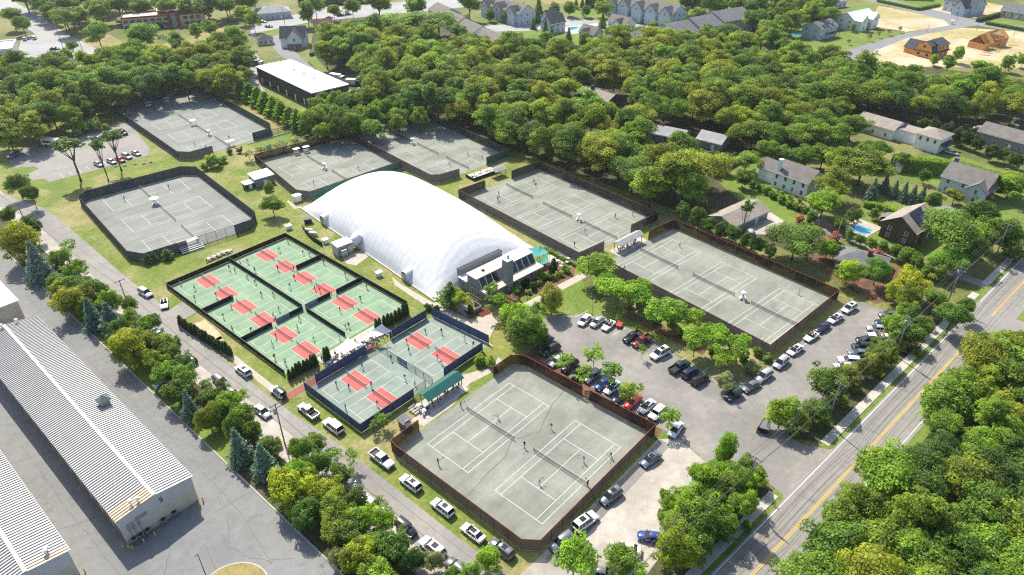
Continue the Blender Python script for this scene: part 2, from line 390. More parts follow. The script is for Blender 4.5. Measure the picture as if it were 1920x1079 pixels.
# bank between right lot and pavement
struct('road_bank_soil', [(109.8, 25), (113, 25), (119.5, 22.6), (137.8, 21.6), (167, 22.4), (178, 22), (178, 11.6), (112.5, 18.6)], .02, MT['soil'])
struct('bank_soil', [(44, 24), (62, 29), (74, 29.6), (84, 32.6), (92.6, 32), (96.4, 24.6), (94.6, 20), (70, 23)], .02, MT['soil'])
# main road, verge, pavement, markings
def ry(x): return 21.2 - .1157 * (x - 72.5)
def band(x0, x1, o0, o1): return [(x0, ry(x0) + o0), (x1, ry(x1) + o0), (x1, ry(x1) + o1), (x0, ry(x0) + o1)]
struct('road_verge', band(-200, 700, 2.6, -10.4), .025, MT['lawn'])
struct('main_road', band(-400, 1200, .45, -8.6), .05, MT['road'])
struct('road_junction', [(176, 5), (184, 4.5), (186, -40), (178, -40)], .052, MT['road'])
struct('entry_apron', [(95, 19.4), (112, 17.4), (112.4, ry(112.4) + .3), (94.4, ry(94.4) + .3)], .048, MT['lot'])
for x0, x1 in ((-60, 95.4), (112.6, 191), (196.5, 420)):
    b = MB(); n = int((x1 - x0) / 1.5)
    pv = setp(bpy.data.objects.new('pavement', None), kind='structure'); COL.objects.link(pv)
    if x0 > 100 and x0 < 190 or True:
        slab = None
        near = []
        for i in range(n):
            xa = x0 + i * 1.5
            near.append(xa)
        sb = MB(); sb.box((0, 0, .06), (1.47, 1.75, .12)); sm = sb.mesh('pavement_slab', MT['concrete'])
        for xa in near:
            if -20 < xa < 260: put('pavement_slab', sm, pv, (xa + .75, ry(xa + .75) + 2.2, 0), math.atan(-.1157))
b = MB(); b.poly(band(-400, 174, .08, -.06), .062); b.poly(band(187, 1200, .08, -.06), .062); b.build('edge_line', MT['road_white'])['kind'] = 'structure'
b = MB(); b.poly(band(-400, 171, -7.9, -8.02), .062); b.poly(band(192, 1200, -7.9, -8.02), .062); b.build('edge_line', MT['road_white'])['kind'] = 'structure'
b = MB()
for x0, x1 in ((-400, 172.5), (182, 1200)):
    b.poly(band(x0, x1, -4.0, -4.13), .062); b.poly(band(x0, x1, -4.3, -4.43), .062)
b.build('centre_line', MT['road_yellow'])['kind'] = 'structure'
# bay lines of the parking lots
def bay_lines(pts, ang, ln, m):
    for x, y in pts:
        b = MB(); b.box((0, 0, 0), (ln, .11, .004)); o = b.build('bay_line', m, None, (x, y, .055), ang); o['kind'] = 'structure'
bay_lines([(116.4, 47 + 2.75 * i) for i in range(13)], R(-10), 4.6, MT['white_line'])
bay_lines([(97.8, 47.5 + 2.75 * i) for i in range(11)], R(-2), 4.4, MT['white_line'])
bay_lines([(124 + 5.2 * i, 36.0 - .55 * i) for i in range(8)], R(-10), 3.8, MT['white_line'])
bay_lines([(140 + 2.6 * i, 23.8 - .0 * i) for i in range(10)], R(-57), 3.8, MT['white_line'])
# top-left lot by the back courts
struct('gravel_lot', [(57.3, 298.2), (55.7, 281.5), (60.6, 278), (61, 274.5), (55.4, 272.1), (55.8, 266), (59.1, 264.7), (59.1, 260.1), (70.2, 258.7), (81.8, 258), (91.7, 257.8), (95.1, 263.1), (102.5, 297), (84, 300), (72.6, 300)], .04, MT['drive'])
bay_lines([(64 + 2.9 * i, 262.5) for i in range(10)], R(85), 4.6, MT['white_line'])
# the neighbour's drive, lawns and yards on the right
struct('lane_drive', [(194.8, 8.5), (198.6, 8), (198.6, 30), (200.4, 48), (212, 62), (209, 64), (196.6, 50), (195, 30)], .045, MT['lot'])
struct('lawn', gp((1575, 470), (1740, 400), (1780, 450), (1800, 520), (1760, 520), (1700, 500)), .02, MT['lawn'])
struct('lawn', gp((1345, 340), (1420, 290), (1480, 370), (1530, 410), (1480, 420), (1390, 380)), .022, MT['lawn'])
struct('lawn', gp((1600, 400), (1700, 340), (1770, 390), (1700, 430), (1640, 440)), .024, MT['lawn'])
struct('lawn', gp((1660, 310), (1780, 285), (1920, 335), (1920, 420), (1860, 410), (1800, 360), (1690, 335)), .026, MT['lawn'])
struct('yard_soil', gp((1280, 350), (1400, 340), (1440, 420), (1540, 430), (1560, 520), (1480, 470), (1300, 410)), .021, MT['soil'])
struct('yard_soil', gp((1545, 445), (1690, 500), (1760, 545), (1640, 570), (1545, 515), (1520, 490)), .028, MT['mulch'])
struct('house_drive', gp((1755, 385), (1800, 390), (1765, 425), (1740, 420)), .04, MT['lane'])
struct('house_drive', gp((1405, 400), (1440, 395), (1470, 415), (1440, 440), (1395, 440)), .04, MT['gravel'])
# wood floors
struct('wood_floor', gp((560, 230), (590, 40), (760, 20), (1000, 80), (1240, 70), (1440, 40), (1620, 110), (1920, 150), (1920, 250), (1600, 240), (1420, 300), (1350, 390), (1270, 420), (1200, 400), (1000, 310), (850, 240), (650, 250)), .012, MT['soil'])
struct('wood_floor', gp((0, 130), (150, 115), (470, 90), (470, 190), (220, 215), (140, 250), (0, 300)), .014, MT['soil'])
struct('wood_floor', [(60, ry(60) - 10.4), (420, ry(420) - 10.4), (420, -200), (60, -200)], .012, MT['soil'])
# upper left town
struct('town_road', gp((20, 0), (60, 22), (120, 60), (205, 105), (330, 100), (480, 150), (500, 175), (470, 180), (320, 112), (190, 125), (120, 150), (40, 165), (0, 175), (0, 125), (60, 140), (130, 105), (60, 60), (0, 25), (0, 0)), .03, MT['town'])
struct('town_car_park', gp((40, 70), (85, 62), (125, 95), (115, 125), (55, 140), (30, 120)), .035, MT['town'])
struct('dry_grass', gp((150, 78), (185, 100), (330, 95), (440, 70), (470, 50), (440, 45), (380, 62), (300, 85), (230, 80), (205, 65)), .025, MT['dry'])
struct('town_road', gp((470, 70), (520, 60), (620, 38), (760, 25), (960, 5), (960, -12), (600, 15), (470, 50)), .03, MT['town'])
struct('side_street', gp((500, 70), (530, 64), (545, 90), (575, 118), (590, 128), (560, 130), (520, 100)), .035, MT['lane'])
struct('lawn', gp((480, 62), (590, 40), (590, 48), (480, 74)), .034, MT['lawn'])
struct('lawn', gp((570, 105), (590, 105), (620, 140), (600, 138)), .036, MT['lawn'])
struct('town_road', gp((440, 105), (480, 100), (500, 130), (475, 150), (450, 140)), .036, MT['town'])
struct('dry_grass', gp((420, 165), (470, 175), (560, 235), (520, 245), (470, 215)), .03, MT['dry'])
struct('storage_floor', gp((575, 190), (690, 160), (760, 215), (640, 235)), .025, MT['gravel'])
# townhouse grounds
struct('lawn', gp((850, 40), (1120, 20), (1290, 40), (1250, 75), (1050, 95), (960, 70)), .03, MT['lawn'])
struct('townhouse_lane', gp((900, 48), (1010, 45), (1030, 30), (1130, 40), (1260, 52), (1250, 62), (1140, 52), (1090, 60), (1060, 48), (1000, 58), (905, 60)), .035, MT['town'])
struct('pool_terrace', gp((1045, 52), (1120, 44), (1135, 56), (1060, 66)), .04, MT['concrete'])
struct('swimming_pool', gp((1064, 52), (1090, 49), (1094, 54), (1068, 57)), .05, MT['water'])
struct('dry_field', gp((1010, -10), (1120, -10), (1110, 6), (1020, 8)), .03, MT['dry'])
# building sites upper right
struct('bare_sand', gp((1640, 10), (1800, 40), (1790, 48), (1700, 60), (1640, 50)), .03, MT['sand'])
struct('bare_sand', gp((1600, 112), (1700, 66), (1800, 52), (1920, 60), (1920, 130), (1760, 125), (1680, 128)), .03, MT['sand'])
struct('bare_sand', gp((1730, 12), (1850, 5), (1920, 18), (1920, 30), (1830, 35), (1770, 28)), .031, MT['sand'])
struct('lawn', gp((1450, 75), (1500, 40), (1570, 55), (1700, 60), (1700, 66), (1575, 102), (1530, 100)), .03, MT['lawn'])
struct('lawn', gp((1590, 8), (1650, 8), (1640, 22), (1600, 22)), .032, MT['lawn'])
struct('lawn', gp((1640, 0), (1780, 0), (1770, 12), (1720, 20)), .032, MT['lawn'])
struct('suburb_road', gp((1560, 103), (1600, 112), (1700, 72), (1760, 60), (1830, 48), (1920, 62), (1920, 50), (1830, 38), (1720, 12), (1640, -8), (1600, -5), (1660, 10), (1770, 38), (1780, 48), (1700, 62), (1575, 98)), .04, MT['lane'])
struct('swimming_pool', gp((1480, 63), (1502, 59), (1506, 65), (1484, 69)), .05, MT['water'])
struct('lawn', gp((1840, 35), (1920, 38), (1920, 55), (1850, 46)), .034, MT['lawn'])
struct('clubhouse_lawn', gp((975, 560), (1010, 545), (1060, 520), (1090, 520), (1105, 560), (1160, 590), (1130, 592), (1080, 590), (1030, 590)), .03, MT['lawn'])
struct('garden_bed', gp((940, 555), (1000, 500), (1045, 485), (1080, 500), (1075, 520), (1020, 545), (985, 560)), .033, MT['mulch'])
struct('footpath', gp((975, 572), (1000, 560), (1090, 512), (1100, 520), (1010, 568), (985, 582)), .04, MT['paving'])
struct('footpath', gp((815, 565), (830, 575), (880, 600), (920, 590), (935, 600), (915, 640), (925, 650), (890, 640), (870, 612), (810, 580)), .04, MT['paving'])
struct('footpath', gp((735, 520), (755, 535), (815, 570), (830, 585), (818, 590), (800, 575), (740, 535)), .041, MT['paving'])
struct('footpath', gp((860, 705), (920, 690), (935, 670), (945, 680), (920, 700), (880, 720), (850, 760), (795, 800), (770, 790), (790, 770)), .04, MT['paving'])
struct('patio', gp((1025, 480), (1050, 470), (1085, 490), (1080, 500), (1050, 500), (1030, 492)), .04, MT['concrete'])
struct('equipment_pad', gp((640, 480), (690, 468), (700, 475), (668, 498), (650, 495)), .035, MT['paving'])
struct('footpath', gp((1000, 480), (1005, 472), (965, 440), (955, 438)), .04, MT['paving'])
struct('walk_path', gp((537, 378), (552, 392), (570, 390), (570, 388), (555, 388), (541, 376)), .035, MT['paving'])
struct('sand_pit', gp((352, 612), (385, 600), (412, 625), (420, 640), (385, 640)), .04, MT['sand'])

# ================================================================ courts
LL, WW = 23.77, 10.97
def court_frame(x, y, th): return Matrix.Translation((x, y, 0)) @ Matrix.Rotation(th, 4, 'Z')
def lines_mesh(L_, W_, segs, w=.075):
    b = MB()
    for x0, y0, x1, y1 in segs:
        b.poly([(min(x0, x1) - w, min(y0, y1) - w), (max(x0, x1) + w, min(y0, y1) - w), (max(x0, x1) + w, max(y0, y1) + w), (min(x0, x1) - w, max(y0, y1) + w)], 0)
    return b
h_, s_ = LL / 2, 6.40
TSEG = [(0, 0, LL, 0), (0, -WW, LL, -WW), (0, .0, 0, -WW), (LL, 0, LL, -WW), (0, -1.37, LL, -1.37), (0, -WW + 1.37, LL, -WW + 1.37),
        (h_ - s_, -1.37, h_ - s_, -WW + 1.37), (h_ + s_, -1.37, h_ + s_, -WW + 1.37), (h_ - s_, -WW / 2, h_ + s_, -WW / 2)]
def flat_segs(segs, w, z=0.):
    """line rectangles that butt instead of crossing: lengthways lines first, crosswise ones cut between them"""
    b = MB(); ys = sorted({y0 for x0, y0, x1, y1 in segs if y0 == y1})
    for x0, y0, x1, y1 in segs:
        if y0 == y1: b.poly([(x0 - w, y0 - w), (x1 + w, y0 - w), (x1 + w, y0 + w), (x0 - w, y0 + w)], z)
        else: b.poly([(x0 - w, min(y0, y1)), (x0 + w, min(y0, y1)), (x0 + w, max(y0, y1)), (x0 - w, max(y0, y1))], z + .004)
    return b
TL = flat_segs(TSEG, .05).mesh('court_lines', MT['white_line'])
PL, PW = 13.41, 6.10
PSEG = [(0, 0, PL, 0), (0, -PW, PL, -PW), (0, 0, 0, -PW), (PL, 0, PL, -PW), (PL / 2 - 2.13, 0, PL / 2 - 2.13, -PW), (PL / 2 + 2.13, 0, PL / 2 + 2.13, -PW),
        (0, -PW / 2, PL / 2 - 2.13, -PW / 2), (PL / 2 + 2.13, -PW / 2, PL, -PW / 2)]
PLM = flat_segs(PSEG, .04).mesh('court_lines', MT['white_line'])
b = MB(); b.poly([(PL / 2 - 2.1, -.03), (PL / 2 + 2.1, -.03), (PL / 2 + 2.1, -PW + .03), (PL / 2 - 2.1, -PW + .03)], 0)
KIT = b.mesh('kitchen_zone', MT['kitchen']); b = MB(); b.poly([(PL / 2 - 2.1, -.03), (PL / 2 + 2.1, -.03), (PL / 2 + 2.1, -PW + .03), (PL / 2 - 2.1, -PW + .03)], 0)
KIT2 = b.mesh('kitchen_zone', MT['hard_red'])
def net_meshes(half, hgt, hc, tag):
    n = 12; ys = np.linspace(-half, half, n + 1); zt = [hgt - (hgt - hc) * (1 - abs(y) / half) for y in ys]
    b = MB()
    for i in range(n):
        b.add([(0, ys[i], .05), (0, ys[i + 1], .05), (0, ys[i + 1], zt[i + 1]), (0, ys[i], zt[i])], [(0, 1, 2, 3)])
    mesh = b.mesh('net_mesh', MT['net'])
    b = MB(); b.loft([[(-.025, ys[i], zt[i] - .06), (.025, ys[i], zt[i] - .06), (.025, ys[i], zt[i] + .01), (-.025, ys[i], zt[i] + .01)] for i in range(n + 1)])
    tape = b.mesh('net_tape', MT['white_line'])
    b = MB(); b.cyl(0, 0, 0, hgt + .03, .05, 8); post = b.mesh('net_post', MT['green_post'])
    return mesh, tape, post, half
TNET = net_meshes(6.4, 1.07, .914, 't'); PNET = net_meshes(3.35, .92, .86, 'p')
def net(kind, label, x, y, th, group):
    t = thing('tennis_net' if kind is TNET else 'pickleball_net', label, 'net', (x, y, .06), th, group)
    put('net_mesh', kind[0], t); put('net_tape', kind[1], t)
    for s in (-1, 1): put('net_post', kind[2], t, (0, s * kind[3], 0))
    return t
def court_zone(name, poly, z, m): return struct(name, poly, z, m)
def tennis(surf, x, y, th, label, group):
    o = put('court_lines', TL, surf, (x, y, .062), th)
    f = court_frame(x, y, th) @ Vector((LL / 2, -WW / 2, 0)); net(TNET, label, f.x, f.y, th, group)
def pickle(surf, x, y, label, group, kit, th=0.):
    put('court_lines', PLM, surf, (x, y, .062), th); put('kitchen_zone', kit, surf, (x, y, .055), th)
    net(PNET, label, x + PL / 2, y - PW / 2, th, group)
def quad_rot(x0, y0, l, w_, th):   # corner W, along +x l, along -y w
    m = court_frame(x0, y0, th); return [tuple((m @ Vector(p))[:2]) for p in ((0, 0, 0), (l, 0, 0), (l, -w_, 0), (0, -w_, 0))]
thR, thM, thL, thK, thJ = R(-6.8), R(-7.18), R(-6.07), R(-5.12), R(-6.36)
sF = court_zone('clay_court', [(55.9, 80.0), (90.2, 79.9), (92, 77.8), (92.4, 61), (92.6, 44.9), (57.8, 44.9), (55.9, 47.1)], .05, MT['clay'])
tennis(sF, 61.71, 76.35, 0, 'tennis net nearest the green-roofed shelter on the front clay court', 'tennis nets')
tennis(sF, 61.97, 58.81, 0, 'tennis net nearest the sandy lot on the front clay court', 'tennis nets')
sR = court_zone('clay_court', [(138, 90), (169.8, 85.8), (163.9, 35.6), (131.5, 39)], .05, MT['clay'])
for (x, y), s in zip(((140.11, 86.47), (137.96, 68.73), (135.93, 51.26)), ('beside the grey-roofed shelter', 'in the middle', 'nearest the parked cars')):
    tennis(sR, x, y, thR, f'tennis net {s} of the courts above the right car park', 'tennis nets')
sM = court_zone('clay_court', [(141.9, 148), (176.3, 143.4), (170.4, 92.2), (135.8, 95.6)], .05, MT['clay'])
for (x, y), s in zip(((147.05, 143.43), (144.58, 125.65), (142.75, 108.12)), ('farthest from the clubhouse', 'in the middle', 'nearest the clubhouse')):
    tennis(sM, x, y, thM, f'tennis net {s} of the courts right of the white dome', 'tennis nets')
sL = court_zone('clay_court', [(59.4, 234.2), (62.7, 236.4), (91.9, 232), (95.1, 228.1), (90.2, 183.7), (87, 179.8), (81.6, 180.1), (56.8, 184.1), (54.6, 188.7)], .05, MT['clay2'])
for (x, y), s in zip(((65.34, 232.46), (63.37, 214.57), (61.49, 196.96)), ('under the white umbrella', 'in the middle', 'nearest the bleachers')):
    tennis(sL, x, y, thL, f'tennis net {s} of the left clay courts', 'tennis nets')
sK = court_zone('clay_court', [(103.3, 312), (106, 316), (136.5, 313), (141, 308), (135.2, 246), (133, 241.6), (100.3, 242.4), (97.8, 246)], .05, MT['clay2'])
for (x, y), s in zip(((109.1, 306.9), (107.69, 289.79), (106.32, 272.66), (104.9, 255.5)), ('in the tree shade', 'second from the trees', 'third from the trees', 'nearest the white bench canopy')):
    tennis(sK, x, y, thK, f'tennis net {s} of the farthest left courts', 'tennis nets')
sJ = court_zone('clay_court', [(150.6, 216.2), (184.6, 210.4), (177.6, 158.8), (150, 161), (144, 163.5), (146, 182)], .05, MT['clay'])
for (x, y), s in zip(((153.6, 209.9), (151.64, 192.28), (149.7, 174.7)), ('in the tree shade', 'in the middle', 'nearest the lawn')):
    tennis(sJ, x, y, thJ, f'tennis net {s} of the courts behind the white dome', 'tennis nets')
sI = court_zone('clay_court', [(114.5, 222.6), (150.0, 216.6), (145.6, 180.2), (110, 183), (107.8, 187)], .05, MT['clay'])
for (x, y), s in zip(((117.3, 213.4), (115.4, 196.0)), ('nearest the olive trees', 'partly hidden by the dome top')):
    tennis(sI, x, y, thJ, f'tennis net {s} of the courts left behind the dome', 'tennis nets')
sP = court_zone('pickleball_court', [(54.8, 167.4), (90.1, 167.4), (90.1, 114.9), (55.1, 114.9)], .05, MT['pickle'])
order = ('first', 'second', 'third', 'fourth', 'fifth', 'sixth')
for c, (x0, nm) in enumerate(((56.5, 'left'), (74.2, 'right'))):
    for i in range(6):
        pickle(sP, x0, 165.5 - 8.74 * i, f'{order[i]} pickleball net from the bleachers in the {nm} column of green courts', 'pickleball nets', KIT)
sQ = court_zone('pickleball_court', [(55.3, 107.1), (92, 106.6), (92.4, 88.5), (55.3, 88.5)], .05, MT['hard'])
for x0, y0, s in ((75.8, 104.9, 'nearest the clubhouse lawn'), (76.3, 96.3, 'beside the green-roofed shelter'), (57.5, 104.6, 'nearest the cream sails'), (57.6, 96.0, 'nearest the white estate car')):
    pickle(sQ, x0, y0, f'pickleball net {s} on the blue-screened grey court', 'pickleball nets', KIT2)
b = MB(); b.poly([(54.6, 107.2), (75, 107.2), (75, 109.2), (54.6, 109.2)], .045); b.poly([(49.5, 107.4), (54.6, 107.2), (54.6, 109.2), (50.6, 109)], .045)
b.build('maroon_path', MT['maroon'])['kind'] = 'structure'
struct('deck_floor', [(62.5, 109), (81, 109), (82, 114.4), (63, 114.4)], .052, MT['concrete'])

# ================================================================ fences
_unit = {}
def unit_box(m):
    if m.name not in _unit:
        b = MB(); b.box((.5, 0, .5), (1, 1, 1)); _unit[m.name] = b.mesh('fence_piece', m)
    return _unit[m.name]
_pst = {}
def post_mesh(m, h):
    k = (m.name, h)
    if k not in _pst:
        b = MB(); b.cyl(0, 0, 0, h, .055, 8); _pst[k] = b.mesh('fence_post', m)
    return _pst[k]
def fence(label, lines, h, mp, ms, mr, z0=.12, step=3.05, kerb=None, htop=None, cat='fence', name='court_fence', mid=False):
    """lines: polylines; a segment may carry its own screen material as third item of its end point"""
    t = thing(name, label, cat, (lines[0][0][0], lines[0][0][1], 0)); bx, by = lines[0][0][:2]
    for ln in lines:
        for i in range(len(ln) - 1):
            a, c = ln[i], ln[i + 1]; mm = c[2] if len(c) > 2 else ms
            L_ = math.hypot(c[0] - a[0], c[1] - a[1]); n = max(1, round(L_ / step)); an = math.atan2(c[1] - a[1], c[0] - a[0])
            for k in range(n + (1 if i == len(ln) - 2 else 0)):
                f = k / n; put('fence_post', post_mesh(mp, h + (htop or .08)), t, (a[0] + (c[0] - a[0]) * f - bx, a[1] + (c[1] - a[1]) * f - by, 0))
            if mm is not None:
                for k in range(n):
                    f = k / n; put('fence_panel', unit_box(mm), t, (a[0] + (c[0] - a[0]) * f - bx, a[1] + (c[1] - a[1]) * f - by, z0), an, (L_ / n - .02, .02, h - z0))
            put('top_rail', unit_box(mr), t, (a[0] - bx, a[1] - by, h), an, (L_, .07, .06))
            if mid: put('middle_rail', unit_box(mr), t, (a[0] - bx, a[1] - by, h * .5), an, (L_, .05, .05))
            if kerb is not None: put('base_board', unit_box(kerb), t, (a[0] - bx, a[1] - by, 0), an, (L_, .16, .14))
    return t
SB, SN, SG, ST, SBL, SGR, CH = (MT[k] for k in ('scr_brown', 'scr_navy', 'scr_green', 'scr_teal', 'scr_blue', 'scr_grey', 'chain'))
RP, GPm, TR, DK = MT['red_post'], MT['green_post'], MT['rail_tan'], MT['dark']
fence('tall brown-screened fence with red posts round the front clay court', [[(63.1, 80.3), (56.0, 80.1), (55.7, 78.5), (55.7, 47.1), (57.6, 44.7), (92.8, 44.7), (92.4, 60.2)], [(92.3, 62), (92.1, 77.8), (90.2, 80.1), (84.7, 80.2)]], 2.9, RP, SB, RP, kerb=MT['rail_tan'], mid=True)
fence('brown-screened fence with red posts round the clay courts above the right car park', [[(158.9, 87.8), (169.9, 86), (164.1, 35.4), (131.3, 38.8), (134, 60, SGR), (137.4, 88, SGR)]], 3.0, RP, SB, RP, kerb=MT['rail_tan'])
fence('grey-screened fence with red posts round the courts right of the dome', [[(152.7, 146.7, SGR), (141.8, 148.2, SG), (139.8, 131), (135.6, 95.4), (145.3, 93.9)], [(164.1, 145.2), (176.5, 143.5, SG), (170.6, 92, SGR), (158.5, 93.6, SB)]], 3.0, RP, SGR, RP, kerb=MT['kerb'])
fence('navy-screened fence round the left clay courts', [[(81.6, 180.1), (86.8, 179.6), (90.4, 183.6), (95.3, 228.2), (92, 232.4), (62.6, 236.6), (59.4, 234.3), (54.4, 188.6), (56.7, 183.9), (68, 182.1), (81.6, 180.1, CH)]], 3.0, GPm, SN, GPm, kerb=MT['dark'])
fence('dark green screened fence round the farthest left courts', [[(125.1, 241.9, SGR), (132.8, 241.4, ST), (135.4, 246, SG), (141.2, 308, SG), (136.6, 313.2, SN), (106, 316.2, SN), (103.1, 312, SN), (97.6, 246, SN), (100.2, 242.2, SGR), (108.5, 241.5, SGR)]], 3.0, GPm, SG, GPm, kerb=MT['kerb'])
fence('dark screened fence with red posts round the courts behind the dome', [[(166.8, 159.4), (177.8, 158.6, ST), (184.8, 210.5, SG), (150.4, 216.5, SB), (145.8, 181.8), (143.8, 163.4), (146, 161.2), (153.6, 159.6)]], 3.0, RP, SGR, RP, kerb=MT['kerb'])
fence('dark screened fence with red posts round the courts left behind the dome', [[(150.2, 217), (114.3, 223, SB), (107.5, 187, SB), (109.6, 182.6, SGR), (145.4, 179.6, ST)]], 3.0, RP, SB, RP, kerb=MT['kerb'])
BK = MT['scr_black']
fence('low black screened fence round the green pickleball courts', [[(55.0, 114.6), (54.6, 167.6), (90.3, 167.6), (90.3, 114.6)]], 1.45, DK, BK, DK, z0=.08, step=3.6)
fence('long black divider between the two columns of green pickleball courts', [[(72.3, 167.4), (72.3, 133.2)], [(72.3, 131.4), (72.3, 116)]], 1.3, DK, BK, DK, z0=.05, step=3.6, cat='divider', name='court_divider')
for xa, xb, y, s, mm in ((54.9, 63.2, 150.0, 'upper left', None), (54.9, 63.2, 132.4, 'lower left', None), (82, 90, 150.0, 'upper right', None), (82, 90, 132.4, 'lower right', None), (64.6, 72, 132.6, 'centre left bannered', 'banner'), (72.8, 80.2, 132.6, 'centre right bannered', 'banner')):
    fence(f'{s} short black divider on the green pickleball courts', [[(xa, y), ((xa + xb) / 2, y, MT[mm] if mm else BK), (xb, y)]], 1.3, DK, BK, DK, z0=.05, step=4, cat='divider', name='court_divider')
fence('blue-screened fence round the grey pickleball courts', [[(72.3, 88.3, SBL), (68.9, 88.3, CH), (55.1, 88.3), (55.1, 107.2), (58, 107.3, CH), (71.5, 107.3), (74.6, 107.3, CH)], [(78.6, 107.3), (90.0, 107.3)], [(91.5, 107), (92.6, 89)], [(77.7, 88.3), (89.8, 88.3)]], 2.4, GPm, SBL, GPm)
fence('chain-link divider across the middle of the grey pickleball courts', [[(74.5, 107.1), (74.5, 100), (74.5, 96.8, MT['banner']), (74.5, 88.6, CH)]], 1.5, GPm, CH, GPm, cat='divider', name='court_divider')
fence('chain-link fence round the narrow green lawn behind the far courts', [[(125.3, 240.8), (147.4, 239.2), (146.4, 226)]], 2.6, GPm, CH, GPm)
struct('artificial_turf', [(122, 239.8), (146.8, 238.4), (145.8, 226.2), (121, 229)], .03, MT['lawn'])
b = MB(); b.prism([(121.5, 240.4), (147, 239), (147, 238.5), (121.5, 239.9)], 0, .3); b.build('turf_kerb', MT['kerb'])['kind'] = 'structure'
# ================================================================ buildings
def win_mesh(w, h):
    b = MB(); t = .07
    b.box((0, 0, h / 2 - t / 2), (w, .06, t)); b.box((0, 0, -h / 2 + t / 2), (w, .1, t))
    for s in (-1, 1): b.box((s * (w / 2 - t / 2), 0, 0), (t, .06, h - 2 * t))
    b.box((0, 0, 0), (w - 2 * t, .04, .05)); f = b.mesh('window', MT['white'])
    b = MB(); b.box((0, .01, 0), (w - 2 * t, .02, h - 2 * t)); return f, b.mesh('pane', MT['glass'])
_w = {}
def window(par, x, y, z, ang, w=1.0, h=1.4):
    k = (w, h)
    if k not in _w: _w[k] = win_mesh(w, h)
    f = put('window', _w[k][0], par, (x, y, z), ang); put('pane', _w[k][1], f)
def side_windows(par, w, d, n, zs, ww=1.0, hh=1.4, skip=()):
    """n=(front,back,left,right) counts; front is local -y"""
    for z in zs:
        for i in range(n[0]):
            if ('f', i, z) not in skip: window(par, -w / 2 + w * (i + .5) / n[0], -d / 2 - .04, z, 0, ww, hh)
        for i in range(n[1]): window(par, -w / 2 + w * (i + .5) / n[1], d / 2 + .04, z, math.pi, ww, hh)
        for i in range(n[2]): window(par, -w / 2 - .04, -d / 2 + d * (i + .5) / n[2], z, -math.pi / 2, ww, hh)
        for i in range(n[3]): window(par, w / 2 + .04, -d / 2 + d * (i + .5) / n[3], z, math.pi / 2, ww, hh)
def gable_wall(b, w, d, h, rh, m=0, x=0, y=0):
    b.add([(x - w / 2, y - d / 2, 0), (x + w / 2, y - d / 2, 0), (x + w / 2, y + d / 2, 0), (x - w / 2, y + d / 2, 0), (x - w / 2, y - d / 2, h), (x + w / 2, y - d / 2, h), (x + w / 2, y + d / 2, h), (x - w / 2, y + d / 2, h), (x - w / 2, y, h + rh), (x + w / 2, y, h + rh)],
          [(0, 1, 5, 4), (2, 3, 7, 6), (1, 2, 6, 9, 5), (3, 0, 4, 8, 7)], m)
def gable_roof(b, w, d, h, rh, ov=.45, t=.18, m=0, x=0, y=0):
    k = rh / (d / 2); e = h - ov * k + .02
    for s in (-1, 1):
        P = [(x - w / 2 - ov, y + s * (d / 2 + ov), e), (x + w / 2 + ov, y + s * (d / 2 + ov), e), (x + w / 2 + ov, y, h + rh + .02), (x - w / 2 - ov, y, h + rh + .02)]
        Q = [(p[0], p[1], p[2] + t) for p in P]
        f = [(0, 1, 2, 3), (7, 6, 5, 4), (0, 4, 5, 1), (1, 5, 6, 2), (3, 7, 4, 0)]
        b.add(P + Q, f if s > 0 else [q[::-1] for q in f], m)
def hip_roof(b, w, d, h, rh, ov=.45, m=0, x=0, y=0):
    W, D = w / 2 + ov, d / 2 + ov; rl = max(.05, w / 2 - d / 2)
    P = [(x - W, y - D, h), (x + W, y - D, h), (x + W, y + D, h), (x - W, y + D, h), (x - rl, y, h + rh), (x + rl, y, h + rh)]
    b.add(P, [(0, 1, 5, 4), (1, 2, 5), (2, 3, 4, 5), (3, 0, 4), (3, 2, 1, 0)], m)
